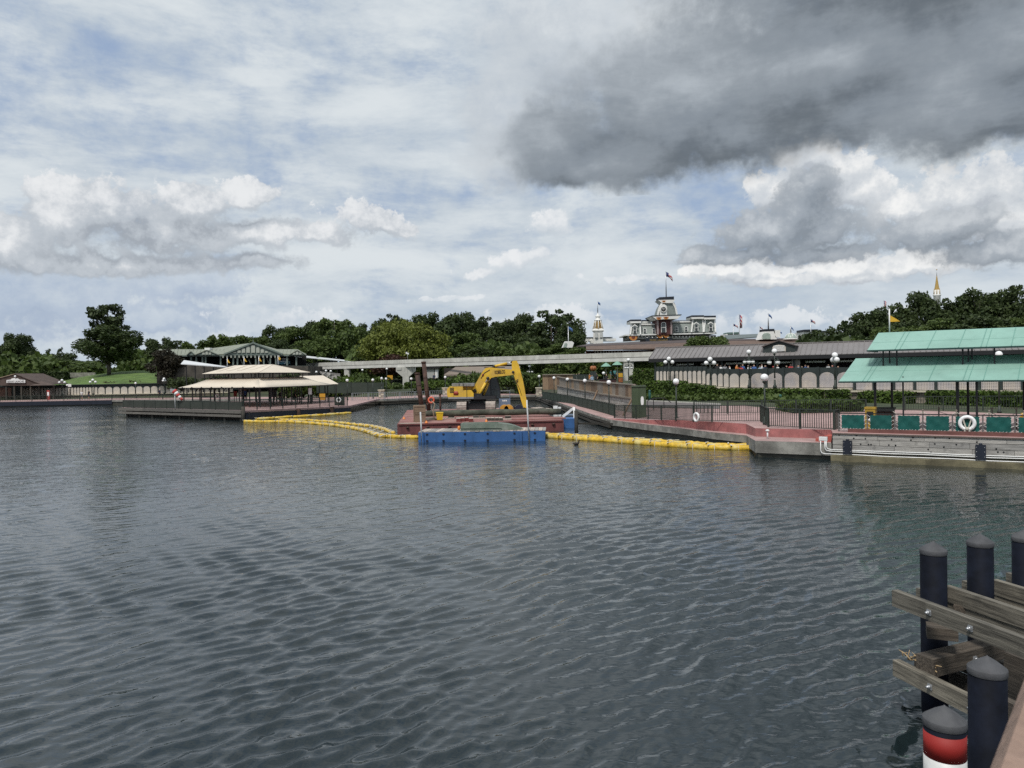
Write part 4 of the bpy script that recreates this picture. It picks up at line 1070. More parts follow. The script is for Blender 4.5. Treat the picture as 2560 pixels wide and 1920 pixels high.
# ------------------------------------------------------------------ the basin's right side: screen fence, ramp wall, cabinet
SCREEN = mat('green_screen_fabric', (.030, .045, .032), .85, .12, .8, bump=.2, bscale=3)
sb = [Pz(1356, 997, .88), Pz(1420, 1010, .85), Pz(1480, 1026, .82), Pz(1538, 1042, .78)]
railing('screen_fence', 'dark green fabric screen fence along the basin side quay', sb, h=1.02, bal=99, net=SCREEN, post=2.4)
WD = [woodmat('tan_board', (.30, .21, .135), 2, .25), woodmat('brown_board', (.19, .125, .08), 2, .25), woodmat('grey_board', (.27, .235, .195), 2, .25)]
def build_ramp():
    line = [(1393, 101), (1440, 88), (1500, 76), (1560, 67.5), (1586, 64)]
    D = lambda px: interp(px, line)
    ty = [(1393, 943), (1440, 951), (1500, 956), (1586, 963)]; by = [(1393, 964), (1440, 974), (1500, 984), (1586, 996)]
    t = thing('ramp_wall', 'ramp wall of upright tan boards over a pale stone base', 'wall', Pd(1393, 990, 101))
    rr = random.Random(9); cells = []
    px = 1393.0
    while px < 1584:
        w = rr.uniform(.26, .36) / m_px(D(px)); q = min(1586, px + w)
        A, B = Pd(px, interp(px, by), D(px)), Pd(q, interp(q, by), D(q)); z1 = Pd((px + q) / 2, interp((px + q) / 2, ty), D((px + q) / 2)).z
        d = (B - A); d.z = 0; L = d.length; z0 = min(A.z, B.z)
        m = MB().box((0, 0, (z1 - z0) / 2), (L - .02, .05, z1 - z0)); o = m.build('board', rr.choice(WD), t, world=False)
        c = (A + B) / 2; c.z = z0; o.matrix_local = Matrix.Translation(c + Vector((0, rr.uniform(-.02, .02), 0)) - RM[t.name].translation) @ Matrix.Rotation(math.atan2(d.y, d.x), 4, 'Z')
        px = q
    ps = [1393, 1440, 1500, 1560, 1586]
    for a, b in zip(ps, ps[1:]):
        A, B = Pd(a, interp(a, ty) - 1, D(a)), Pd(b, interp(b, ty) - 1, D(b))
        MB().bar(A, B, .24, .10).build('top_rail', WD[2], t)
        A, B = Pd(a, interp(a, by), D(a)), Pd(b, interp(b, by), D(b))
        MB().bar(A + Vector((0, -.03, 0)), B + Vector((0, -.03, 0)), .3, .12).build('ledger', WD[2], t)
        A.z -= .06; B.z -= .06; lo = Vector((0, 0, 0))
        A2, B2 = A.copy(), B.copy(); A2.z = B2.z = .7; off = Vector((.28, .1, 0))
        MB().add([A2, B2, B, A, A2 + off, B2 + off, B + off, A + off], [(0, 1, 2, 3), (5, 4, 7, 6), (3, 2, 6, 7), (4, 0, 3, 7), (1, 5, 6, 2)]).build('stone_base', brickm, t)
    # braces and loose timber
    for i, (a, b, lb) in enumerate((((1580, 997), (1558, 1040), 'leaning rusty brace against the ramp wall end'), ((1494, 976), (1484, 1000), 'timber prop on the stone base of the ramp wall'))):
        tag(MB().bar(Pd(*a, 63.5 if i == 0 else 76), Pd(*b, 62.5 if i == 0 else 75), .12, .12).build('timber_brace', WD[1]), lb, 'brace')
def brick_mat():
    m = bpy.data.materials.new('pale_rubble_stone'); m.use_nodes = True; nt = m.node_tree; b = nt.nodes['Principled BSDF']
    geo = nt.nodes.new('ShaderNodeNewGeometry'); sp = nt.nodes.new('ShaderNodeSeparateXYZ'); nt.links.new(geo.outputs['Position'], sp.inputs[0])
    x, y, z = (S(nt, sp.outputs[i]) for i in range(3))
    br = nt.nodes.new('ShaderNodeTexBrick'); nt.links.new(comb(nt, y * -1.0, z, 0.0), br.inputs['Vector'])
    br.inputs['Scale'].default_value = 1.0; br.inputs['Brick Width'].default_value = .7; br.inputs['Row Height'].default_value = .26; br.inputs['Mortar Size'].default_value = .02
    br.inputs['Color1'].default_value = (.50, .48, .44, 1); br.inputs['Color2'].default_value = (.33, .32, .29, 1); br.inputs['Mortar'].default_value = (.2, .19, .17, 1)
    n1, _ = noise(nt, geo.outputs['Position'], 4, 4, .6)
    c = mixc(nt, n1.ss(.45, .7) * .5, br.outputs[0], (.24, .23, .20)); nt.links.new(c, b.inputs['Base Color']); b.inputs['Roughness'].default_value = .9
    bp = nt.nodes.new('ShaderNodeBump'); bp.inputs['Strength'].default_value = .6; bp.inputs['Distance'].default_value = .05; nt.links.new(br.outputs[1], bp.inputs['Height']); bp.invert = True
    nt.links.new(bp.outputs[0], b.inputs['Normal']); return m
brickm = brick_mat(); build_ramp()
# plywood hoarding at the head of the ramp
h = thing('plywood_hoarding', 'brown plywood hoarding box behind the ramp head', 'hoarding', Pd(1357, 975, 112))
for i, (a, b) in enumerate(((1357, 1371), (1371, 1386), (1386, 1402), (1402, 1418), (1418, 1436))):
    A, B = Pd(a, 974, 110), Pd(b, 974, 110); z1 = Pd(a, 938, 110).z
    MB().prism([A, B, Vector((B.x - .03, B.y, z1)), Vector((A.x, A.y, z1))], (0, .08, 0)).build('plywood_sheet', WD[i % 2], h)
MB().bar(Pd(1356, 937, 109.9), Pd(1437, 936, 109.9), .15, .12).build('top_rail', WD[2], h)
g = thing('green_panel_fence', 'dark green solid panel fence at the plaza edge', 'fence', Pd(1432, 960, 106))
for a in range(1432, 1472, 10): MB().prism([Pd(a, 962, 106), Pd(a + 9.7, 962, 106), Pd(a + 9.7, 936, 106), Pd(a, 936, 106)], (0, .08, 0)).build('panel', DGREEN, g)
# green double cabinet
OLIVE = mat('olive_green_steel', (.060, .085, .042), .5, .08, 1.2, streak=.15)
A, B = Pz(1581, 1047, .85), Pz(1616, 1045, .9); zt = Pd(1590, 967, A.y).z
c = thing('utility_cabinet', 'tall olive green steel utility cabinet with a white oval sign', 'cabinet', A); d = (B - A); d.z = 0; L = d.length; d.normalize(); n = Vector((-d.y, d.x, 0)); n = n if n.y > 0 else -n
MB().prism([A, B, Vector((B.x, B.y, zt)), Vector((A.x, A.y, zt))], n * .8).build('body', OLIVE, c)
for k in range(2):
    a0 = A + d * (L * k / 2 + .02); a1 = A + d * (L * (k + 1) / 2 - .02)
    MB().prism([a0 + Vector((0, 0, .08)), a1 + Vector((0, 0, .08)), Vector((a1.x, a1.y, zt - .05)), Vector((a0.x, a0.y, zt - .05))], n * -.03).build('door', OLIVE, c)
sg = MB(); q = A + d * (L * .72) - n * .045; ov = []
for k in range(16): ov.append(q + d * .12 * math.cos(k * math.pi / 8) + Vector((0, 0, zt - A.z - 1.08 + .33 * max(-1, min(1, 1.25 * math.sin(k * math.pi / 8))))))
sg.prism(ov, n * -.015).build('sign', WHITE, c)
MB().bar(A + Vector((0, 0, zt - A.z + .03)) + n * .38 - d * .05, B + Vector((0, 0, zt - B.z + .03)) + n * .38 + d * .05, .95, .06).build('lid', OLIVE, c)
# grey ramp strip with pale kerb, handrail
ROADM = mat('grey_brown_asphalt', (.13, .115, .11), .9, .1, 1.0, bump=.2, bscale=30)
q = [Pz(1614, 1003, 1.25), Pz(1800, 1012, 1.27), Pz(1800, 1022, 1.27), Pz(1614, 1016, 1.22)]
for v in q: v.z += .02
rp = MB(); rp.slab(q[3], q[2], q[1], q[0], .06); struct(rp.build('path', ROADM))
k = MB().bar(q[0] + Vector((0, 0, .05)), q[1] + Vector((0, 0, .05)), .16, .12).build('kerb', CONC_L); struct(k)
hr = thing('handrail', 'bent dark steel handrail beside the olive cabinet', 'handrail', Pz(1619, 1024, 1.0))
hb = [Pz(1619, 1030, 1.05), Pz(1634, 1024, 1.1), Pz(1660, 1020, 1.15)]
MB().tube([hb[0], hb[0] + Vector((0, 0, .95)), hb[1] + Vector((0, 0, 1.0)), hb[2] + Vector((0, 0, .9)), hb[2] + Vector((.6, -.3, .5))], .035, 6).build('rail', BLACKM, hr)
for v in hb[1:]: MB().bar(v, v + Vector((0, 0, .95)), .06, .06).build('post', BLACKM, hr)

# dolphin pile with brace at the basin mouth
p = Pz(1441, 1084, 0); t = thing('mooring_pile', 'dark old timber mooring pile with a brace to the basin wall', 'pile', p)
MB().tube([p - Vector((0, 0, .5)), p + Vector((0, 0, 1.7))], .14, 8).build('pile', DARKW, t)
MB().bar(p + Vector((0, .1, .75)), Pz(1532, 1060, .55), .12, .14).build('brace', DARKW, t)
# stone pillars at the basin corners
for px, py, D, lb in ((1347, 996, 117, 'square stone pillar at the right rear corner of the basin'), (1113, 990, 131, 'square stone pillar behind the excavator tail'), (954, 992, 122, 'square stone pillar on the left basin quay')):
    b = Pd(px, py, D); b.z = .9; t = thing('stone_pillar', lb, 'pillar', b)
    for r in range(5):
        for s in (-1, 1): MB().box((b.x + s * .215, b.y, b.z + .13 + r * .25), (.41, .84 + .02 * (r % 2), .235)).build('block', STONE if (r + s) % 3 else CAPST, t)
    MB().box((b.x, b.y, b.z + 1.33), (1.04, 1.04, .14)).build('cap', CAPST, t)

# ------------------------------------------------------------------ monorail
MZ = 7.70
MP = [(560, 196), (640, 188), (717, 180), (840, 168), (960, 158), (1110, 149), (1260, 141), (1480, 131), (1620, 126), (1800, 120), (2000, 114)]
def build_monorail():
    pts = []
    for px, D in MP: p = Pd(px, 900, D); pts.append(Vector((p.x, p.y, MZ)))
    t = thing('monorail_beam', 'long pale concrete monorail beam with rain streaked side', 'monorail', pts[2])
    up, lo, br = MB(), MB(), MB()
    for a, b in zip(pts, pts[1:]):
        d = (b - a).normalized()
        MB().bar(a + Vector((0, 0, -.40)), b + d * .004 + Vector((0, 0, -.40)), .66, .80).build('beam_web', CONC_L, t)
        MB().bar(a + Vector((0, 0, -.86)), b + d * .004 + Vector((0, 0, -.86)), .72, .10).build('power_rail', mat('dark_rail_gap', (.10, .095, .085), .7, .1, 1.0), t)
        MB().bar(a + Vector((0, 0, -1.20)), b + d * .004 + Vector((0, 0, -1.20)), .86, .58).build('beam_foot', mat('clean_pale_concrete', (.60, .59, .55), .8, .08, .8, streak=.2), t)
        L = (b - a).length; k = 0.5
        while k < L:
            br.box(a + d * k + Vector((0, 0, -1.56)), (.12, .7, .16)); k += 2.6
    tag(br.build('brackets', BLACKM, t), kind='stuff')
    def at(px): D = interp(px, MP); p = Pd(px, 930, D); return Vector((p.x, p.y, 0))
    def column(px, w, tee, lb, zg=1.6):
        c = at(px); t = thing('monorail_column', lb, 'column', (c.x, c.y, zg), group='concrete columns of the monorail'); h = MZ - 1.5 - zg
        if tee:
            g = MB(); W2 = 1.95; z1 = MZ - 1.5
            prof = [(-w / 2, zg), (w / 2, zg), (w / 2 * .95, z1 - 2.0), (W2, z1 - .85), (W2, z1), (-W2, z1), (-W2, z1 - .85), (-w / 2 * .95, z1 - 2.0)]
            g.prism([(c.x + x, c.y - .55, z) for x, z in prof], (0, 1.1, 0)); g.build('shaft', CONC_L, t)
            for s in (-1, 1): MB().box((c.x + s * 1.3, c.y - .60, z1 - .32), (.9, .1, .5)).build('haunch', CONC_L, t)
        else:
            MB().box((c.x, c.y, zg + h / 2), (w, 1.1, h)).build('shaft', CONC_L, t); MB().box((c.x, c.y, MZ - 1.62), (w * 1.1, 1.2, .2)).build('bearing', CONC, t)
    column(1015, 1.32, True, 'tee shaped concrete monorail column with flared head')
    column(1571, 1.6, False, 'square concrete monorail column beside the hanging globe lamp')
    column(868, 1.1, False, 'slim square monorail column above the round shrubs')
    column(803, .95, False, 'short square monorail column before the rubble wall')
    # little camera mast on the beam
    p = Pd(1019, 898, 154); t = thing('camera_mast', 'thin mast with two white cameras on the monorail beam', 'mast', (p.x, p.y, MZ))
    MB().tube([(p.x, p.y, MZ), (p.x, p.y, MZ + 1.4)], .05, 6).build('pole', STEEL, t); MB().box((p.x - .18, p.y, MZ + 1.35), (.3, .25, .4)).build('camera', WHITE, t); MB().box((p.x + .16, p.y - .1, MZ + 1.2), (.26, .25, .3)).build('camera', WHITE, t)
build_monorail()

# ------------------------------------------------------------------ barges
DECKZ = .85
BO = Pz(993, 1060, DECKZ); BO.z = 0; _b = Pz(1409, 1050, DECKZ); _b.z = 0; BU = (_b - BO).normalized(); BV = Vector((-BU.y, BU.x, 0)); BL = (_b - BO).length; BZ = math.atan2(BU.y, BU.x)
def BG(a, v, z): return BO + BU * a + BV * v + Vector((0, 0, z))
def bdeck(px, py, z=DECKZ): p = Pz(px, py, z); return p
MAROON = mat('maroon_barge_paint', (.165, .052, .048), .7, .16, 1.0, bump=.15, bscale=8, col2=(.11, .042, .038), streak=.35)
BDECK = mat('faded_barge_deck', (.26, .115, .10), .8, .18, .8, col2=(.34, .20, .17), bump=.1, bscale=10)
BLUEP = mat('blue_barge_paint', (.042, .13, .33), .55, .12, 1.0, col2=(.036, .105, .27), streak=.25)
REDW = mat('red_timber_end', (.17, .035, .03), .8, .2, 4.0)
PALEW = woodmat('pale_sawn_timber', (.50, .43, .37), 1, .2)
def build_barge():
    t = thing('deck_barge', 'long maroon steel deck barge carrying the yellow excavator', 'barge', BG(BL / 2, 10, 0))
    dep = 23.0; h = MB()
    poly = [BG(.0, .0, -.6), BG(BL, 0, -.6), BG(BL, dep, -.6), BG(0, dep, -.6)]
    h.prism(poly, (0, 0, .6 + DECKZ - .02)); h.build('hull', MAROON, t)
    MB().prism([BG(.03, .03, DECKZ - .02), BG(BL - .03, .03, DECKZ - .02), BG(BL - .03, dep, DECKZ - .02), BG(.03, dep, DECKZ - .02)], (0, 0, .02)).build('deck', BDECK, t)
    MB().bar(BG(.1, -.03, DECKZ - .05), BG(BL - .1, -.03, DECKZ - .05), .08, .10).build('rub_rail', MAROON, t)
    for px in (1019, 1070, 1124, 1175, 1331, 1384):
        a = (PP(px, 1068, BO, BU) - BO).dot(BU); MB().lathe(BG(a, -.05, DECKZ - .28), [(.12, -.05), (.13, 0), (.07, .06)], 8).build('mooring_eye', RUST, t)
    # white line along the left deck edge
    MB().bar(BG(.2, .1, DECKZ + .03), BG(2.0, .12, DECKZ + .03), .14, .06).build('edge_board', PALEW, t)
    # --- blue barge in front
    A, B = Pz(1046, 1106, 0), Pz(1363, 1102, 0); d = (B - A).normalized(); n = Vector((-d.y, d.x, 0)); L = (B - A).length
    Q = lambda a, v, z: A + d * a + n * v + Vector((0, 0, z))
    b = thing('work_float', 'blue steel work float with plank deck and two upright poles', 'barge', Q(L / 2, 1.5, 0))
    MB().prism([Q(0, 0, -.5), Q(L, 0, -.5), Q(L, 3.0, -.5), Q(0, 3.0, -.5)], (0, 0, 1.16)).build('hull', BLUEP, b)
    for f in (.025, .8): MB().bar(Q(L * f + .1, -.05, -.4), Q(L * f + .1, -.05, .66), .12, .10, up=n).build('spud_guide', BLUEP, b)
    for f in (.07, .2, .37, .55, .76, .92):
        for z in (.1, .54): MB().box(Q(L * f, -.02, z), (.14, .05, .09)).build('pad_eye', BLUEBLK, b)
    rr = random.Random(3); k = 0.02
    while k < L - .05:
        w = rr.uniform(.22, .34)
        m = MB().box((0, 0, 0), (w - .02, 2.7 + rr.uniform(-.1, .15), .05)); o = m.build('deck_plank', PALEW if rr.random() < .6 else GREYW, b, world=False)
        o.matrix_local = Matrix.Translation(Q(k + w / 2, 1.42 + rr.uniform(-.05, .05), .69) - RM[b.name].translation) @ Matrix.Rotation(math.atan2(d.y, d.x), 4, 'Z'); k += w
    for i, (p0, p1, lb) in enumerate((((1051, 1030), (1055, 1108), 'left'), ((1317, 1000), (1323, 1104), 'right'))):
        a = PP(*p0, Q(0, -.05, 0), d); c = PP(p1[0], p1[1], Q(0, -.05, 0), d); MB().tube([c, a], .05, 8).build('spud_pole', mat('pale_steel_pole', (.52, .53, .53), .5, .1, 4.0), b)
    # upturned jon boat
    a0 = (PP(1152, 1075, Q(0, .4, 0), d) - A).dot(d); a1 = (PP(1307, 1075, Q(0, .4, 0), d) - A).dot(d); Lb = a1 - a0
    j = thing('jon_boat', 'upturned dull green flat bottomed boat on the blue work float', 'boat', Q(a0, .3, .72))
    HULL = mat('dull_green_aluminium', (.13, .165, .13), .55, .12, 2.0, col2=(.2, .22, .19))
    sec = []
    for s in (0, .02, .15, .4, .6, .75, .86, .94, 1.0):
        k = max(0, (s - .55) / .45); w = .62 * (1 - .55 * k ** 2); hh = .46 * (1 - .97 * k ** 2.3); z0 = .0
        sec.append([Q(a0 + s * Lb, 1.0 - w * 1.12, .73 + z0), Q(a0 + s * Lb, 1.0 - w * 1.05, .73 + z0 + min(hh, .2)), Q(a0 + s * Lb, 1.0 - w, .73 + hh), Q(a0 + s * Lb, 1.0 + w, .73 + hh), Q(a0 + s * Lb, 1.0 + w * 1.05, .73 + min(hh, .2)), Q(a0 + s * Lb, 1.0 + w * 1.12, .73 + z0)])
    hb = MB(); hb.add([v for r in sec for v in r], [(i * 6 + k, (i + 1) * 6 + k, (i + 1) * 6 + k + 1, i * 6 + k + 1) for i in range(8) for k in range(5)] + [(0, 1, 2, 3, 4, 5), tuple(range(53, 47, -1))]); hb.build('hull', HULL, j)
    for zz, w in ((.16, .05), (.03, .07)): MB().bar(Q(a0, .27 + (.02 if zz > .1 else -.03), .73 + zz), Q(a0 + Lb * .66, .27 + (.02 if zz > .1 else -.03), .73 + zz), .05, w).build('gunwale', HULL, j)
    for k in range(3): MB().bar(Q(a0 + .1, .62 + k * .38, .73 + .475), Q(a0 + Lb * .6, .62 + k * .38, .73 + .475), .05, .03).build('keel_strip', HULL, j)
    tag(MB().ball(Q(a0 - .12, .4, .9), .11, 8, 6, 1.4).build('float_buoy', mat('orange_plastic', (.75, .24, .05), .5, .1, 4.0)), 'small orange float buoy at the stern of the upturned boat', 'buoy')
    # pushed up against the far right: blue and white pontoon
    p = Pz(1402, 1062, 0); pt = thing('service_pontoon', 'small blue pontoon with white steel posts beyond the barge end', 'pontoon', p)
    c0 = Vector((4.55, 63, 0)); MB().box(c0 + Vector((0.1, 0, .35)), (1.1, 2.6, .8)).build('float', BLUEP, pt)
    MB().box(c0 + Vector((-.9, 1.5, 1.25)), (.36, .3, .9)).build('bollard', WHITE, pt); MB().box(c0 + Vector((-.55, 1.5, 1.2)), (.24, .3, .8)).build('bollard', WHITE, pt)
    MB().tube([c0 + Vector((.55, -.2, -.2)), c0 + Vector((.55, -.2, 1.65))], .075, 8).build('post', WHITE, pt)
    MB().bar(c0 + Vector((-.4, 0, .85)), c0 + Vector((.5, -.1, 1.55)), .14, .2).build('brace', WHITE, pt); MB().bar(c0 + Vector((-.3, .3, 1.0)), c0 + Vector((.55, .1, 1.0)), .12, .12).build('rail', WHITE, pt)
build_barge()

# --- load on the barge
def crate(px0, px1, ybase, z0, h, lb):
    A, B = Pz(px0, ybase, DECKZ), Pz(px1, ybase, DECKZ); w = B.x - A.x; c = (A + B) / 2
    t = thing('plywood_crate', lb, 'crate', (c.x, c.y + w / 2, z0), BZ, group='crates stacked on the barge corner')
    m = mat('brown_plywood', (.22, .155, .105), .85, .12, 2.0, bump=.1)
    MB().box((0, 0, h / 2), (w, w, h - .02)).build('box', m, t, world=False)
    for z in (.06, h - .08): MB().box((0, -w / 2 - .015, z), (w + .02, .03, .09)).build('batten', m, t, world=False)
    for s in (-1, 1): MB().box((s * (w / 2 - .04), -w / 2 - .016, h / 2), (.08, .03, h - .26)).build('batten', m, t, world=False)
crate(1033, 1062, 1055, DECKZ, .72, 'lower brown plywood crate at the corner of the maroon barge')
crate(1033, 1062, 1055, DECKZ + .72, .58, 'upper brown plywood crate stacked on the barge corner')
def spud(p_base, p_top, r, lb, cap=None, D=73):
    a = Pd(*p_base, D); b = Pd(*p_top, D); s = (a.z - DECKZ + .01) / (b.z - a.z); a2 = a - (b - a) * s
    t = thing('spud_pile', lb, 'pile', a2); MB().tube([a2, b], r, 10).build('pile', RUST, t)
    MB().lathe(b, [(r * 1.15, -.12), (r * 1.15, .02), (r, .05)], 10).build('head', RUST, t)
    for k in range(3): MB().lathe(lerp(a2, b, .2 + .25 * k), [(r * 1.06, -.04), (r * 1.06, .04)], 10).build('weld_band', RUST, t)
    return t
spud((1053, 1010), (1043, 933), .23, 'shorter rusty spud pile with a broken lip on the barge')
spud((1072, 1022), (1059, 905), .20, 'tall rusty square-topped spud pile leaning on the barge', D=71)
spud((1101, 1022), (1100, 985), .09, 'short thin rusty post beside the excavator tail', D=70)
p = Pd(1078, 1000, 69.5)
lifering('life_ring', 'orange and white life ring hung on a post on the barge', p, (1, 0, 0), .24, .08, colour=mat('orange_ring', (.70, .13, .06), .5, .08, 3.0))
t = thing('ring_post', 'pale bent post holding the orange life ring', 'post', (p.x, p.y + .12, DECKZ)); MB().tube([(p.x, p.y + .12, DECKZ), (p.x, p.y + .12, p.z + .1)], .04, 6).build('pole', GREYW, t)
MB().bar((p.x - .2, p.y + .12, p.z), (p.x + .2, p.y + .12, p.z), .05, .05).build('hook', GREYW, t)
p = Pz(1086, 1048, DECKZ); tag(MB().tube([p, p + Vector((-.1, .1, .7)), p + Vector((.05, .1, 1.25)), p + Vector((-.15, .1, 1.45))], .055, 7).build('hose', mat('tan_hose', (.30, .23, .16), .8, .15, 3.0)), 'bent tan hose standing beside the yellow bin', 'hose')
# yellow bin
p = Pz(1100, 1051, DECKZ); t = thing('wheelie_bin', 'small bright yellow wheeled bin on the barge deck', 'bin', p, BZ + .12)
YP = mat('yellow_plastic', (.74, .50, .02), .45, .06, 2.0)
MB().box((0, .25, .30), (.42, .42, .54), taper=1.22).build('body', YP, t, world=False); MB().box((0, .25, .61), (.56, .56, .08)).build('lid', YP, t, world=False)
for s in (-1, 1): MB().tube([(s * .2, .46, .07), (s * .26, .46, .07)], .07, 10).build('wheel', BLACKM, t, world=False)
MB().bar((-.2, .02, .47), (.2, .02, .47), .05, .04).build('handle', YP, t, world=False)
# long logs
LOGM = mat('dark_green_log', (.065, .07, .048), .85, .3, 2.0, bump=.5, bscale=12, col2=(.10, .095, .075))
for i, (p0, p1, D, r, lb) in enumerate((((1062, 1033), (1402, 1037), 63.5, .25, 'long mossy green log lying across the maroon barge, the front one'), ((1120, 1029), (1398, 1032), 64.6, .22, 'second long dark log lying close behind the front one'))):
    a, b = Pd(*p0, D), Pd(*p1, D); a.z = b.z = DECKZ + .42; n = 14; rr = random.Random(i)
    pts = [lerp(a, b, k / n) + Vector((0, 0, .02 * math.sin(k * 1.3))) for k in range(n + 1)]
    lg = thing('log', lb, 'log', a); MB().tube(pts, [r * (1 + rr.uniform(-.05, .05)) for _ in pts], 14).build('trunk', LOGM, lg)
    MB().tube([b, b + (b - a).normalized() * .03], r * .96, 14).build('cut_end', BLUEBLK, lg)
    if i == 0: MB().lathe(lerp(a, b, .52), [(.1, -.01), (.1, .01)], 8).build('knot', LOGM, lg)
# timber dunnage in groups
tm = {}
def block(px, py, w, h, dep, lb, red=False, zoff=0.0):
    p = Pz(px, py, DECKZ); t = thing('timber_block', lb, 'timber', (p.x, p.y, DECKZ + zoff), BZ + random.uniform(-.08, .08), group='timber blocks on the barge deck')
    MB().box((0, dep / 2, h / 2), (w, dep, h)).build('beam', PALEW, t, world=False)
    MB().box((0, -.008, h / 2), (w * .98, .016, h * .96)).build('painted_end', REDW if red else DARKW, t, world=False)
L1 = 'red ended timber block in the row before the log'; L2 = 'dark ended timber block in the row before the log'
for k in range(4): block(1146 + k * 10.5, 1055 - (k % 3), .33, .27, 1.3, L1, True)
for k in range(4): block(1222 + k * 10.3, 1052, .30, .22, 1.1, L2)
for px in (1128, 1190, 1206, 1270): block(px, 1046, .5, .2, .35, 'short timber chock wedged under the logs')
for i, (px, py, w, l) in enumerate(((1105, 1047, 2.2, .3), (1285, 1049, 2.6, .5), (1200, 1047, 1.6, .25))):
    p = Pz(px, py, DECKZ); tag(MB().box((p.x, p.y, DECKZ + .04 + .01 * i), (w, l, .06), BZ).build('loose_plank', PALEW), ('long loose plank left of the red ended blocks', 'wide loose plank right of the timber blocks', 'loose plank between the two timber block rows')[i], 'plank')
for i, (px, py) in enumerate(((1330, 1027), (1347, 1024), (1366, 1026))):
    p = Pz(px, py, DECKZ); tag(MB().box((p.x, p.y, DECKZ + .09), (1.0, 2.6, .16), BZ + .1 * i).build('timber_mat', PALEW), ('pale timber mat behind the logs beside the excavator bucket', 'pale timber mat between two others behind the logs', 'pale timber mat at the right rear of the barge')[i], 'timber mat')
p = Pz(1345, 1049, DECKZ); tag(MB().box((p.x, p.y + .8, DECKZ + .05), (4.2, 1.9, .08), BZ).build('steel_plate', BDECK), 'flat rust red steel plate on the right of the barge deck', 'plate')
for i, (px, py) in enumerate(((1010, 1048), (1066, 1058), (1216, 1055))):
    p = Pz(px, py, DECKZ); tag(MB().lathe((p.x, p.y, DECKZ), [(.13, 0), (.11, .05), (.03, .2)], 10).build('marker_cone', MATS['orange_plastic']), ('tiny orange marker at the left edge of the barge deck', 'tiny orange marker by the plywood crates', 'tiny orange marker by the timber blocks')[i], 'marker')
p = Pz(1076, 1051, DECKZ); h = MB()
for k in range(3): h.torus((p.x, p.y + .3, DECKZ + .06 + .07 * k), .42 - .04 * k, .04, (1, 0, 0), (0, 1, 0), 18, 6)
tag(h.build('hose_coil', mat('grey_hose', (.19, .17, .14), .8, .2, 3.0)), 'coil of grey hose on the deck beside the crates', 'hose')

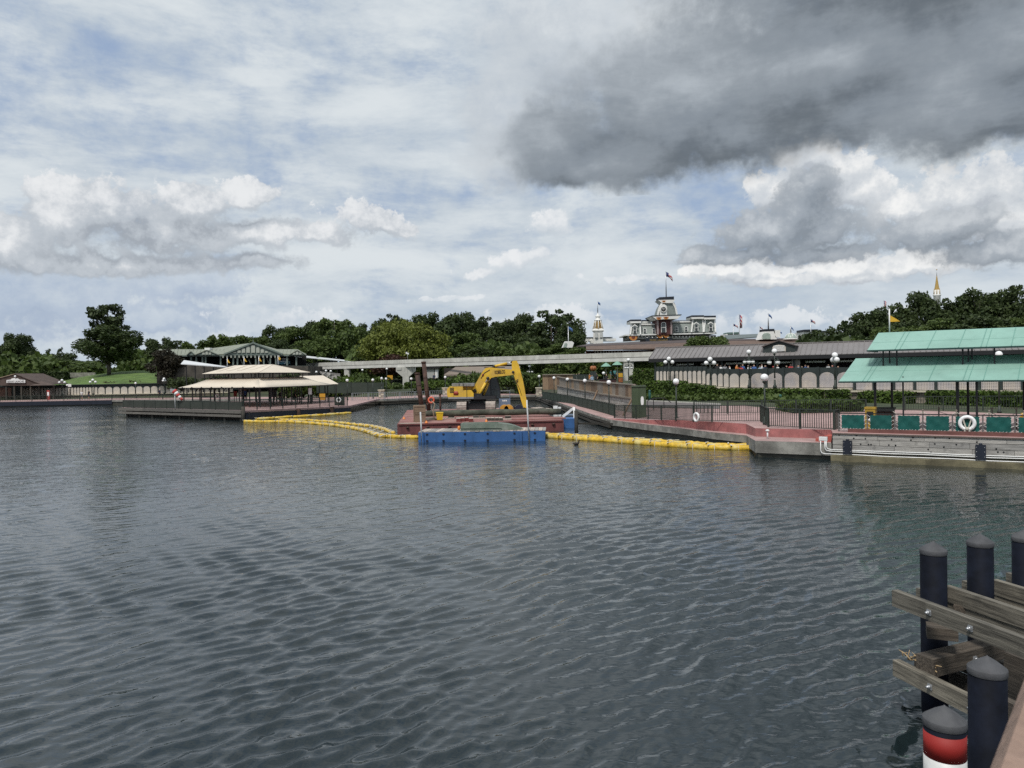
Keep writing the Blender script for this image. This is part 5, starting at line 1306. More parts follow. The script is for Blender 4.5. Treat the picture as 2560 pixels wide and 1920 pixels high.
# --- excavator.  local axes: x towards its front (right in the picture), y away, z up; built in pixels / 27.14 at 70 m
def build_excavator():
    D = 70.0; k = FPX / D; c = Pd(1192, 1000, D); cx = c.x
    yd = 1034.6
    t = thing('excavator', 'yellow tracked excavator with raised boom standing on the maroon barge', 'excavator', (cx, D, DECKZ))
    YEL = mat('excavator_yellow', (.74, .47, .04), .48, .10, 1.4, col2=(.56, .36, .08), streak=.28)
    DK_ = mat('excavator_black', (.018, .018, .02), .55, .15, 2.0)
    TRK = mat('dusty_track_steel', (.36, .31, .27), .85, .2, 3.0, bump=.3, bscale=10)
    GLS = mat('cab_glass', (.02, .026, .03), .08, .05, 1.0, spec=.6)
    X = lambda px: (px - 1192) / k
    Z = lambda py: (yd - py) / k
    L = lambda px, py, y=0.0: Vector((X(px), y, Z(py)))
    def B(mb, name, m, par=None): return mb.build(name, m, par or t, world=False)
    # undercarriage: tracks run away from the camera
    for s, x0 in ((-1, X(1157)), (1, X(1227.5))):
        w = .86; ty = 2.15; hh = .98; z0 = .14
        belt = MB(); prof = []
        for i in range(9): a = math.pi / 2 + math.pi * i / 8; prof.append((-ty + .49 + .49 * math.cos(a), z0 + .49 + .49 * math.sin(a)))
        for i in range(9): a = -math.pi / 2 + math.pi * i / 8; prof.append((ty - .49 + .49 * math.cos(a), z0 + .49 + .49 * math.sin(a)))
        belt.prism([(x0 - w * .30, y, z) for y, z in prof], (w * .60, 0, 0)); tr = B(belt, 'track', DK_)
        sm = recalc(MB().box((0, 0, 0), (w, .185, .075)).mesh('track_shoe', TRK)); per = []
        n = len(prof); cum = [0]
        for i in range(n): a_, b_ = prof[i], prof[(i + 1) % n]; cum.append(cum[-1] + math.hypot(b_[0] - a_[0], b_[1] - a_[1]))
        ns = int(cum[-1] / .205)
        for q in range(ns):
            d = cum[-1] * q / ns; i = max(j for j in range(n) if cum[j] <= d); f = (d - cum[i]) / max(1e-6, cum[i + 1] - cum[i]); a_, b_ = prof[i], prof[(i + 1) % n]
            yy, zz = lerp(a_[0], b_[0], f), lerp(a_[1], b_[1], f); dy, dz = b_[0] - a_[0], b_[1] - a_[1]
            o = bpy.data.objects.new('track_shoe', sm); COL.objects.link(o); o.parent = tr
            ang = math.atan2(dz, dy); o.matrix_local = Matrix.Translation((x0, yy + .02 * math.sin(ang), zz - .02 * math.cos(ang))) @ Matrix.Rotation(ang, 4, 'X')
        MB().box((x0, 0, .07), (1.1, 4.6, .12)).build('timber_pad', PALEW, t, world=False)
    B(MB().box((X(1192), 0, .72), (1.75, 2.0, .55)).box((X(1192), 0, 1.08), (1.2, 1.3, .25)), 'car_body', DK_)
    B(MB().lathe((X(1196), 0, 1.18), [(.72, 0), (.72, .16), (.62, .2)], 20), 'slew_ring', DK_)
    # house
    yb = Z(996); sl = MB().box(((X(1124) + X(1240)) / 2, 0, Z(993.5)), (X(1240) - X(1124), 2.7, .28)); B(sl, 'turntable_frame', DK_)
    cw = MB(); xs = X(1121); z0, z1 = Z(994), Z(965)
    prof = [(xs + .12, z0), (X(1137), z0), (X(1137), z1), (xs + .22, z1), (xs, z1 - .22), (xs, z0 + .3)]
    cw.prism([(x, -1.38, z) for x, z in prof], (0, 2.76, 0)); cwo = B(cw, 'counterweight', YEL)
    for q in range(4): B(MB().box((X(1133), -1.40, Z(968.5 + q * 3.4)), (.36, .03, .055)), 'vent_slot', DK_, cwo)
    hood = MB().prism([(X(1137) + .015, -1.36, z0), (X(1186), -1.36, z0 + .02), (X(1186), -1.36, Z(983)), (X(1180), -1.36, Z(974.5)), (X(1160), -1.36, Z(974.5)), (X(1160), -1.36, Z(965)), (X(1137) + .015, -1.36, Z(965))], (0, 1.25, 0)); B(hood, 'side_hood', YEL)
    B(MB().prism([(X(1159), -.1, Z(994)), (X(1190), -.1, Z(994)), (X(1190), -.1, Z(966)), (X(1159), -.1, Z(965))], (0, 1.45, 0)), 'engine_cover', YEL)
    B(MB().prism([(X(1137) + .015, -.09, Z(994)), (X(1158), -.09, Z(994)), (X(1158), -.09, Z(965)), (X(1137) + .015, -.09, Z(965))], (0, 1.4, 0)), 'rear_cover', YEL)
    B(MB().box(((X(1132) + X(1188)) / 2, .1, Z(961)), (X(1188) - X(1132), 1.9, .26)), 'radiator_top', mat('grey_dusty_steel', (.22, .225, .23), .6, .2, 3.0, bump=.4, bscale=8))
    B(MB().tube([(X(1150), -.9, Z(965)), (X(1150), -.9, Z(953)), (X(1160), -.9, Z(952)), (X(1160), -.9, Z(965))], .025, 6), 'handrail', DK_)
    B(MB().bar((X(1121) + .1, -1.385, Z(993)), (X(1186), -1.385, Z(993)), .03, .17), 'grey_stripe', mat('grey_decal', (.25, .26, .27), .5, .05, 2.0))
    B(MB().lathe((X(1143), -1.39, Z(981)), [(.18, -.17), (.24, 0), (.14, .17)], 8, sy=.06), 'decal', mat('red_decal', (.32, .04, .02), .5, .05, 2.0))
    B(MB().bar((X(1169.5), -1.385, Z(961)), (X(1169.5), -1.385, Z(994)), .03, .05, up=(0, 1, 0)), 'door_gap', DK_)
    # cab on the far side, in front
    cab = MB().prism([(X(1204), .25, Z(997)), (X(1250), .25, Z(997)), (X(1250), .25, Z(975)), (X(1243), .25, Z(946)), (X(1206), .25, Z(944))], (0, 1.15, 0)); co = B(cab, 'cab', GLS)
    for px0, py0, px1, py1 in ((1204, 997, 1206, 944), (1250, 997, 1250, 975), (1250, 975, 1243, 946), (1228, 997, 1226, 945)):
        for y in (.24, 1.41): B(MB().bar(L(px0, py0, y), L(px1, py1, y), .08, .08, up=(0, 1, 0)), 'pillar', DK_, co)
    for q in range(7): B(MB().bar(L(1230 + q * 2.6, 990, .20), L(1228.5 + q * 2.3, 948, .20), .022, .022, up=(0, 1, 0)), 'guard_bar', DGREEN, co)
    B(MB().box(((X(1206) + X(1243)) / 2, .82, Z(943.5)), (X(1243) - X(1206) + .1, 1.25, .09)), 'cab_roof', DK_, co)
    B(MB().bar(L(1229, 975, .19), L(1250, 975, .19), .03, .05), 'cab_rail', DK_, co)
    # boom
    Y = lambda pts, y0, w, name, m, par=None: B(MB().prism([Vector((X(a), y0 - w / 2, Z(b))) for a, b in pts], (0, w, 0)), name, m, par)
    bo = Y([(1185, 982), (1183, 972), (1198, 946), (1209, 928), (1216, 920.5), (1226, 919), (1250, 922), (1284, 926), (1287, 934), (1283, 939), (1262, 941), (1240, 942.5), (1230, 945), (1222, 953), (1206, 970), (1194, 984)], -.2, .52, 'boom', YEL)
    B(MB().tube([L(1188, 977, -.55), L(1188, 977, .15)], .17, 12), 'boom_pin', DK_, bo)
    B(MB().box((X(1238), -.2, Z(919.6)), (1.9, .2, .07)), 'hose_bundle', DK_, bo)
    for pts_ in ([(1204, 946), (1212, 933), (1226, 925)],): B(MB().tube([L(a, b, -.48) for a, b in pts_], .03, 6), 'hose', DK_, bo)
    cu = bpy.data.curves.new('lettering', 'FONT'); cu.body = 'KOBELCO'; cu.size = .42; cu.extrude = .006; cu.offset = .012; cu.align_x = 'CENTER'; cu.align_y = 'CENTER'
    ob = bpy.data.objects.new('lettering', cu); COL.objects.link(ob); dg = bpy.context.evaluated_depsgraph_get(); me = bpy.data.meshes.new_from_object(ob.evaluated_get(dg)); bpy.data.objects.remove(ob)
    me.materials.clear(); me.materials.append(mat('lettering_maroon', (.03, .008, .008), .5, .02, 2.0)); lt = bpy.data.objects.new('lettering', me); COL.objects.link(lt); lt.parent = bo
    xs_ = [v.co.x for v in me.vertices]; wtx = max(xs_) - min(xs_)
    lt.matrix_local = Matrix.Translation((X(1251), -.475, Z(931.5))) @ Matrix.Rotation(R(-3), 4, 'Y') @ Matrix.Rotation(R(90), 4, 'X') @ Matrix.Diagonal((1.0 / wtx * .95, 1.0, 1, 1))
    B(MB().lathe((X(1209), -.466, Z(938)), [(.06, -.13), (.1, 0), (.06, .13)], 8, sy=.08), 'decal', MATS['red_decal'], bo)
    # boom rams
    def ram(a, b, y, r, name='hydraulic_ram', par=None, f=.55):
        a3, b3 = L(*a, y), L(*b, y); m3 = lerp(a3, b3, f); o = B(MB().tube([a3, m3], r, 10), name, YEL, par); B(MB().tube([m3, b3], r * .5, 8), 'ram_rod', STEEL, o)
        for p in (a3, b3): B(MB().tube([p + Vector((0, -r * 1.2, 0)), p + Vector((0, r * 1.2, 0))], r * 1.1, 10), 'ram_pin', DK_, o)
    ram((1196, 992), (1221, 946), -.62, .13, f=.75); ram((1208, 991), (1226, 946), .22, .13, f=.75)
    ram((1236, 917), (1282, 907), -.2, .12, f=.72)
    B(MB().box((X(1196), -.3, Z(990)), (.75, .9, .5)), 'boom_foot_bracket', DK_)
    # arm
    ar = Y([(1281, 906), (1285, 903.5), (1294, 903.5), (1298, 913), (1305, 940), (1310, 965), (1316, 1000), (1319, 1020), (1315, 1026), (1309, 1024), (1303, 1004), (1295, 972), (1286, 941), (1281, 930)], -.2, .42, 'arm', YEL)
    B(MB().tube([L(1284, 932, -.5), L(1284, 932, .1)], .12, 12), 'arm_pin', DK_, ar)
    ram((1303, 942), (1318, 1018), -.2, .12, f=.5)
    for q, (dx, dy) in enumerate(((0, 0), (3, 4))): B(MB().tube([L(1281 + dx, 938 + dy, -.47), L(1280 + dx, 950 + dy, -.49), L(1286 + dx, 956 + dy, -.47), L(1296, 950 + dy, -.45)], .025, 6), 'hose', DK_, ar)
    B(MB().tube([L(1292, 958, -.44), L(1300, 975, -.44), L(1304, 990, -.44)], .022, 6), 'hose', DK_, ar)
    B(MB().bar(L(1308, 1022, -.2), L(1317, 1026, -.2), .5, .2), 'link', DK_, ar)
    # tool at the arm's foot: black coupler and yellow-orange bucket
    tool = thing('excavator_bucket', 'orange yellow excavator bucket with black coupler at the foot of the arm', 'bucket', (cx + X(1280), D - .1, DECKZ))
    OR = mat('orange_bucket_paint', (.55, .27, .03), .55, .12, 2.0); off = -X(1280)
    for q, xx in enumerate((1263, 1274)):
        g = MB(); prof = [(math.cos(a) * .42, .42 + math.sin(a) * .38) for a in [R(d) for d in range(-60, 241, 30)]]
        g.prism([(X(xx) + off + x - .1, -.75, z) for x, z in prof], (0, 1.3, 0)); g.build('bucket_shell', OR, tool, world=False)
        for y in (-.78, -.4, 0, .4): MB().box((X(xx) + off - .35, y, .1), (.34, .14, .10)).build('tooth', DK_, tool, world=False)
    MB().prism([(X(1284) + off, -.4, .1), (X(1308) + off, -.4, .05), (X(1310) + off, -.4, .35), (X(1300) + off, -.4, .8), (X(1290) + off, -.4, .72)], (0, .6, 0)).build('coupler', mat('dark_navy_steel', (.012, .016, .035), .5, .2, 3.0), tool, world=False)
    MB().tube([(X(1283) + off, -.2, .55), (X(1300) + off, -.2, .55)], .16, 10).build('coupler_barrel', DK_, tool, world=False)
    # blue man basket behind
    p = Pd(1262, 1016, 76); b = thing('man_basket', 'blue grey steel man basket with open frame behind the bucket', 'basket', (p.x, p.y, DECKZ)); w = 28 * m_px(76); h0 = Pd(1262, 997, 76).z - DECKZ; h1 = Pd(1262, 977, 76).z - DECKZ
    BM = mat('blue_grey_steel', (.15, .20, .28), .5, .1, 2.0)
    MB().box((0, 0, h0 / 2), (w, .9, h0)).build('tub', BM, b, world=False)
    for s in (-1, 1):
        for y in (-.42, .42): MB().bar((s * (w / 2 - .03), y, h0), (s * (w / 2 - .03), y, h1), .05, .05, up=(0, 1, 0)).build('upright', BM, b, world=False)
    for y in (-.42, .42): MB().bar((-w / 2, y, h1), (w / 2, y, h1), .05, .05).build('hoop', STEEL, b, world=False)
    for s in (-.12, 0, .12): MB().box((s * w * 1.2, -.46, h0 * .85), (.12, .02, .14)).build('sticker', WHITE, b, world=False)
build_excavator()

# ------------------------------------------------------------------ floating yellow booms
def boom(lb, pts, r=.21, seglen=1.5, seed=1, second=None):
    P_ = [Pz(x, y, 0) for x, y in pts]; rr = random.Random(seed)
    t = thing('floating_boom', lb, 'boom', P_[0])
    # resample
    cum = [0]
    for a, b in zip(P_, P_[1:]): cum.append(cum[-1] + (b - a).length)
    n = max(2, int(cum[-1] / seglen)); q = []
    for k in range(n + 1):
        d = cum[-1] * k / n; i = max(j for j in range(len(P_) - 1) if cum[j] <= d + 1e-6); f = (d - cum[i]) / (cum[i + 1] - cum[i]); q.append(lerp(P_[i], P_[i + 1], f))
    vars_ = []
    for v in range(4):
        g = MB(); m = 7; pr = []
        pts_ = []; rad = []
        for s in range(m):
            f = s / (m - 1); pts_.append(Vector((f, rr.uniform(-.03, .03), r * .35 + rr.uniform(-.02, .03))))
            rad.append(r * (.78 if s in (0, m - 1) else 1.0 + rr.uniform(-.16, .1)))
        g.tube(pts_, rad, 10); vars_.append(recalc(g.mesh('float_section', YELLOWB)))
    cl = MB()
    for a, b in zip(q, q[1:]):
        d = b - a; M = Matrix.Rotation(math.atan2(d.y, d.x), 3, 'Z')
        piece('float_section', rr.choice(vars_), t, a, rot=M, scale=(d.length, 1, 1))
        side = Vector((-d.y, d.x, 0)).normalized()
        cl.bar(a + Vector((0, 0, r * 1.25)) - side * .2, a + Vector((0, 0, r * 1.25)) + side * .25, .07, .05)
        if rr.random() < .5: cl.bar(a + Vector((0, 0, r * 1.2)), lerp(a, b, .5) + Vector((0, 0, r * 1.45)) + side * .1, .08, .03); cl.bar(lerp(a, b, .3) - side * r * 1.02 + Vector((0, 0, -.1)), lerp(a, b, .3) - side * r * .9 + Vector((0, 0, .25)), .03, .05)
    tag(cl.build('ties', mat('pale_webbing', (.72, .68, .55), .8, .1, 4.0), t), kind='stuff')
    return t
boom('yellow floating boom curving from the tan landing to the maroon barge', [(611, 1055), (660, 1056), (720, 1056), (780, 1060), (835, 1065), (885, 1073), (918, 1081), (944, 1091), (990, 1095), (1046, 1096)], .17, 1.35, 1)
boom('second yellow floating boom running close behind the curved one', [(700, 1051), (760, 1052), (820, 1056), (880, 1062), (930, 1068), (962, 1076), (985, 1086)], .15, 1.35, 2)
boom('straight yellow floating boom along the black fender of the landing', [(640, 1050), (700, 1046), (790, 1041), (877, 1034)], .18, 1.9, 3)
boom('long yellow floating boom from the blue float to the concrete nose', [(1364, 1094), (1440, 1099), (1520, 1104), (1600, 1111), (1700, 1118), (1800, 1124), (1888, 1124)], .20, 1.25, 4)
boom('second yellow floating boom lying behind the long right hand one', [(1366, 1089), (1440, 1093), (1520, 1099), (1600, 1104), (1700, 1111), (1800, 1117), (1880, 1118)], .18, 1.3, 5)
# ladder-like spreaders between the doubled boom
for i, (a, b) in enumerate((((905, 1076), (930, 1068)), ((920, 1081), (945, 1071)), ((935, 1087), (960, 1076)), ((950, 1091), (975, 1082)))):
    tag(MB().bar(Pz(*a, .2), Pz(*b, .2), .06, .06).build('spreader_strap', MATS['pale_webbing']), 'pale strap bridging the doubled boom beside the maroon barge', 'strap', 'straps across the doubled boom')
# duck on the water
p = Pz(1441, 1112, 0); t = thing('duck', 'small dark duck swimming before the yellow boom', 'duck', p)
dk = MB(); DUCK = mat('dark_duck_feathers', (.03, .024, .02), .8, .2, 10.0)
dk.tube([p + Vector((x, 0, z)) for x, z in ((-.24, .1), (-.17, .08), (-.05, .06), (.08, .07), (.14, .13), (.15, .22), (.17, .28), (.22, .28), (.27, .26))], [.01, .05, .09, .085, .05, .035, .045, .03, .012], 10); dk.build('body', DUCK, t)

# ------------------------------------------------------------------ left: landing with tan canopy
TAN = mat('tan_canvas', (.66, .58, .47), .75, .04, .5, col2=(.62, .545, .44))
TANS = mat('tan_canvas_seam', (.30, .24, .19), .8, .05, 1.0)
LC, LL, LR = Pz(607, 1052, 0), Pz(300, 1041, 0), Pz(875, 1030, 0)
PIERW = woodmat('dark_grey_pier_timber', (.15, .14, .125), 0, .25)
def build_landing():
    bk = Vector((-20.6, 118, 0)); bl = Vector((-50, 118, 0))
    d = thing('landing_stage', 'timber landing stage under the tan canopy with grey wale beams', 'pier', LC)
    m = MB(); zs = {0: 1.08, 1: .95, 2: .95, 3: 1.0, 4: 1.08}
    poly = [LC, LR, bk, bl, LL]
    top = [Vector((p.x, p.y, (1.08, .80, .95, 1.0, 1.08)[i])) for i, p in enumerate(poly)]
    m.add(top + [p + Vector((0, 0, -.22)) for p in top], [(0, 1, 2), (0, 2, 3), (0, 3, 4), (7, 6, 5), (8, 7, 5), (9, 8, 5)] + [(i, (i + 1) % 5, 5 + (i + 1) % 5, 5 + i) for i in range(5)]); m.build('deck', PINK, d)
    u = (LL - LC).normalized(); out = Vector((u.y, -u.x, 0)); out = out if out.y < 0 else -out; L = (LL - LC).length
    for z, h in ((.93, .34), (.50, .26)):
        k = 0
        while k < L:
            e = min(L, k + 6.5)
            w = MB().box((0, 0, 0), (e - k - .03, .18, h)); o = w.build('wale_beam', PIERW, d, world=False)
            o.matrix_local = Matrix.Translation(LC + u * ((k + e) / 2) + out * .12 + Vector((0, 0, z)) - RM[d.name].translation) @ Matrix.Rotation(math.atan2(u.y, u.x), 4, 'Z'); k = e
    k = .4
    while k < L: MB().tube([LC + u * k - out * .12 + Vector((0, 0, -.5)), LC + u * k - out * .12 + Vector((0, 0, 1.0))], .17, 8).build('pile', DARKW, d); k += 2.9
    MB().bar(LC - out * .8 + Vector((0, 0, .3)), LL - out * .8 + Vector((0, 0, .3)), .1, 1.2).build('shadow_boards', DARKW, d)  # dark sheet added in place of the shade under the pier
    # black fender along the right-hand face
    v = (LR - LC).normalized(); o2 = Vector((v.y, -v.x, 0)); o2 = o2 if o2.x > 0 else -o2; L2 = (LR - LC).length
    for i, (a, b) in enumerate(((.02, .46), (.49, .78), (.82, 1.0))):
        A = LC + v * (L2 * a) + o2 * .1; B = LC + v * (L2 * b) + o2 * .1; z = lambda f: lerp(1.05, .77, f)
        MB().add([A + Vector((0, 0, .05)), B + Vector((0, 0, .05)), B + Vector((0, 0, z(b) - .26)), A + Vector((0, 0, z(a) - .26)), A - o2 * .3 + Vector((0, 0, .05)), B - o2 * .3 + Vector((0, 0, .05)), B - o2 * .3 + Vector((0, 0, z(b) - .26)), A - o2 * .3 + Vector((0, 0, z(a) - .26))], [(0, 1, 2, 3), (3, 2, 6, 7), (5, 4, 7, 6), (4, 0, 3, 7), (1, 5, 6, 2), (0, 4, 5, 1)]).build('rubber_fender', BLUEBLK, d)
    for f in (.47, .80): MB().box(LC + v * (L2 * f) + o2 * .02 + Vector((0, 0, .35)), (.5, .5, 1.0)).build('fender_post', RUST, d)
    MB().tube([LC + Vector((.1, -.1, -.4)), LC + Vector((.1, -.1, 1.5))], .2, 8).build('corner_pile', DARKW, d)
    # railings on it
    A = [LC + v * (L2 * f) - o2 * .25 + Vector((0, 0, lerp(1.08, .80, f))) for f in (.02, .35, .7, .99)]
    railing('landing_railing', 'dark picket railing along the pink edge of the tan canopy landing', A, h=1.15, post=1.9, bal=.16)
    NET = mat('green_netting', (.035, .042, .034), .9, .15, .8)
    Bp = [LC + u * (L * f) - out * .3 + Vector((0, 0, 1.08)) for f in (.02, .5, .99)]
    railing('netted_railing', 'low railing hung with dark green netting along the timber pier', Bp, h=.95, post=2.4, bal=99, net=NET)
    # ---- canopy
    C = Pd(650, 970, 88); Lc = Pd(445, 968, 99); Rc = Pd(832, 961.5, 104); ze = 3.42
    for p in (C, Lc, Rc): p.z = ze
    Bk = Lc + Rc - C; ctr = (C + Bk) / 2
    t = thing('landing_canopy', 'two tier tan canvas hip canopy on dark posts over the landing stage', 'canopy', (ctr.x, ctr.y, 1.0))
    def ring(s, z): return [Vector((ctr.x + (p.x - ctr.x) * s, ctr.y + (p.y - ctr.y) * s, z)) for p in (C, Rc, Bk, Lc)]
    E, Tn = ring(1, ze), ring(.60, 4.55)
    for i, nm in ((3, 'front_slope'), (0, 'right_slope'), (1, 'back_slope'), (2, 'left_slope')):
        j = (i + 1) % 4; g = MB(); n = 9; vs = []
        for k in range(n + 1):
            f = k / n; b = lerp(E[i], E[j], f); tp = lerp(Tn[i], Tn[j], f); mid = (b + tp) / 2 - Vector((0, 0, .10)); vs += [b, mid, tp]
        g.add(vs, [(3 * k + q, 3 * k + 3 + q, 3 * k + 4 + q, 3 * k + 1 + q) for k in range(n) for q in range(2)], True); so = g.build(nm, TAN, t)
        sm = so.modifiers.new('thickness', 'SOLIDIFY'); sm.thickness = .04
    U, Rg = ring(.70, 5.15), None
    uu = (Lc - C).normalized(); r0 = Pd(572, 914, 101); r1 = Pd(690, 911, 101); r0.z = r1.z = 6.22; r0.y = ctr.y + 1.6; r1.y = ctr.y - 1.6
    for a, b, c_, d_, nm in ((U[3], U[0], r1, r0, 'upper_front'), (U[0], U[1], r1, r1, 'upper_right'), (U[1], U[2], r0, r1, 'upper_back'), (U[2], U[3], r0, r0, 'upper_left')):
        if c_ is d_: g = MB().add([a, b, c_], [(0, 1, 2)])
        else: g = MB().add([a, b, c_, d_], [(0, 1, 2, 3)])
        so = g.build(nm, TAN, t); sm = so.modifiers.new('thickness', 'SOLIDIFY'); sm.thickness = .04
    for f in (.12, .37, .62, .87):      # stitched flaps
        top = lerp(r0, r1, f); bt = lerp(U[3], U[0], f * .8 + .06); n_ = Vector((0, 0, .03)); mid = lerp(top, bt, .66)
        MB().bar(lerp(top, bt, .04) + n_, mid + n_, .06, .02).build('flap_seam', TANS, t); MB().bar(mid + n_, mid + (U[3] - U[0]).normalized() * 1.0 + n_, .06, .02).build('flap_seam', TANS, t)
    for i in (3, 0, 1, 2):
        j = (i + 1) % 4; MB().bar(E[i] - Vector((0, 0, .05)), E[j] - Vector((0, 0, .05)), .09, .09).build('eave_pipe', BLACKM, t); MB().bar(U[i] - Vector((0, 0, .05)), U[j] - Vector((0, 0, .05)), .07, .07).build('upper_pipe', BLACKM, t); MB().bar(Tn[i], Tn[j], .1, .1).build('ring_beam', BLACKM, t)
    def post(p, z0, z1, w): MB().bar((p.x, p.y, z0), (p.x, p.y, z1), w, w, up=(0, 1, 0)).build('post', BLACKM, t)
    Eb = ring(.93, 1)
    for i, n in ((3, 8), (0, 7), (1, 5), (2, 5)):
        for k in range(n): post(lerp(Eb[i], Eb[(i + 1) % 4], k / n), 1.0, ze + .1, .12)
    In = ring(.55, 1)
    for i in range(4):
        for k in range(3): post(lerp(In[i], In[(i + 1) % 4], k / 3), 1.0, 5.2, .12)
    Um = ring(.62, 1)
    for i, n in ((3, 6), (0, 5), (1, 5), (2, 4)):
        for k in range(n): post(lerp(Um[i], Um[(i + 1) % 4], k / n + .03), 4.5, 5.15, .09)
    for k in range(8): MB().ball(lerp(E[3], E[0], (k + .5) / 8) + Vector((0, -.08, -.02)), .12, 8, 5).build('clamp', BLACKM, t)
    # lower annex roof behind on the right
    a_, b_, c_, d_ = Pd(748, 940, 110), Pd(808, 938.5, 112), Pd(846, 959.5, 106), Pd(752, 962, 104)
    an = thing('annex_canopy', 'smaller tan canvas canopy joined behind the landing canopy', 'canopy', ((a_.x + c_.x) / 2, 108, 1.0))
    so = MB().add([a_, b_, c_, d_], [(0, 1, 2, 3)]).build('roof', TAN, an); sm = so.modifiers.new('thickness', 'SOLIDIFY'); sm.thickness = .05
    for p in (Pd(840, 961, 106), Pd(812, 945, 111.6), Pd(770, 961, 105)): MB().bar((p.x, p.y, .9), (p.x, p.y, p.z), .13, .13, up=(0, 1, 0)).build('post', BLACKM, an)
    # things under the canopy
    def panel(nm, lb, cat, px0, px1, y0, y1, D, m, zb=1.0):
        A, B = Pd(px0, y1, D), Pd(px1, y1, D); z1 = Pd((px0 + px1) / 2, y0, D).z; t2 = thing(nm, lb, cat, (A.x, D, zb))
        MB().prism([A, B, Vector((B.x, D, z1)), Vector((A.x, D, z1))], (0, .08, 0)).build('board', m, t2)
        for x in (A.x + .06, B.x - .06): MB().bar((x, D + .1, zb), (x, D + .1, z1), .06, .06, up=(0, 1, 0)).build('leg', BLACKM, t2)
    panel('notice_board', 'white notice board under the right end of the tan canopy', 'sign', 771, 779, 970, 986, 99, WHITE)
    panel('notice_board', 'pale grey notice board under the left half of the tan canopy', 'sign', 596, 604, 972, 988, 100, mat('pale_grey_board', (.45, .47, .46), .6, .05, 2.0))
    panel('display_screen', 'black display screen standing under the tan canopy', 'screen', 672, 691, 975, 993, 98, BLACKM)
    panel('display_screen', 'large dark display panel between the posts under the canopy', 'screen', 604, 618, 971, 990, 102, mat('dark_teal_panel', (.03, .04, .045), .6, .1, 2.0))
    panel('warning_sign', 'small orange sign at the right end of the landing', 'sign', 799, 813, 984, 1000, 97, mat('orange_sign_paint', (.55, .28, .02), .6, .1, 2.0))
    panel('red_banner', 'narrow red and white banner under the tan canopy', 'banner', 584, 592, 978, 991, 104, mat('red_banner_cloth', (.40, .06, .05), .7, .2, 3.0))
    p = Pd(847, 1000, 95.6); w = thing('fence_panel', 'dark solid fence panel at the right end of the landing', 'fence', (p.x - .2, 96, .8)); MB().box((p.x, 96, 1.35), (1.25, .08, 1.1)).build('board', DGREEN, w)
    for s in (-.6, .6): MB().bar((p.x + s, 96, .75), (p.x + s, 96, 1.95), .08, .1, up=(0, 1, 0)).build('post', DGREEN, w)
    lifering('life_ring', 'white life ring on the dark panel at the right end of the landing', p + Vector((0, -.02, 0)), (1, 0, 0), .25, .085)
    p = Pd(544, 990, 99); lifering('life_ring', 'small white life ring hung under the tan canopy', p, (1, 0, 0), .22, .08)
    # windsock
    b = Pz(438, 1023, 1.08); tp = Pd(434, 974, b.y); ws = thing('windsock', 'red and white striped windsock drooping from a white pole', 'windsock', b)
    MB().tube([b, Vector((b.x, b.y, tp.z))], .045, 8).build('pole', WHITE, ws); MB().box((b.x - .25, b.y + .1, tp.z - .1), (.5, .3, .35)).build('instrument', STEEL, ws)
    s0 = Pd(435, 977, b.y); s1 = Pd(456, 1000, b.y); RD = mat('windsock_red', (.50, .06, .05), .8, .1, 3.0)
    for k in range(5): MB().tube([lerp(s0, s1, k / 5), lerp(s0, s1, (k + 1) / 5)], [.30 - .035 * k, .265 - .035 * k], 10).build('band', RD if k % 2 == 0 else WHITE, ws)
build_landing()

# ------------------------------------------------------------------ far left quay: railing, launch hut, arcade, lawn
pts = [Pz(px, py, 0) for px, py in ((-300, 1020), (0, 1018), (280, 1013), (440, 1012))]
base = [p + Vector((p.x, p.y, 0)).normalized() * .7 + Vector((0, 0, .955)) for p in pts]
railing('quay_railing', 'long dark picket railing along the far quay below the arcade', base, h=1.0, post=3.0, bal=.3, br=.02)
def build_arcade():
    D = 158.0; f = thing('arcade_wall', 'long low arcade wall of cream arches in dark frames below the lawn', 'wall', Pd(200, 990, D))
    z1 = 3.72
    def P2(px): p = Pd(px, 970, D); return Vector((p.x, p.y, 0))
    A, B = P2(-40), P2(575)
    MB().prism([A + Vector((0, .25, .8)), B + Vector((0, .25, .8)), B + Vector((0, .25, z1)), A + Vector((0, .25, z1))], (0, .3, 0)).build('frame_wall', SLATE, f)
    MB().bar(A + Vector((0, .1, z1 + .02)), B + Vector((0, .1, z1 + .02)), .5, .14).build('coping', SLATE, f)
    MB().bar(A + Vector((0, -.1, 1.62)), B + Vector((0, -.1, 1.62)), .7, .16).build('ledge', CAPST, f)
    MB().prism([A + Vector((0, .05, .8)), B + Vector((0, .05, .8)), B + Vector((0, .05, 1.55)), A + Vector((0, .05, 1.55))], (0, .2, 0)).build('plinth', STONE, f)
    px = 48.0
    while px < 570:
        w = 7.5 if px < 240 else 18.9
        a, b = P2(px), P2(px + w)
        MB().prism(arch_poly(a, b, 1.72, 3.22, .07 if w < 10 else .12, Vector((0, .2, 0))), (0, -.05, 0)).build('arch_infill', CREAM, f); px += w
build_arcade()
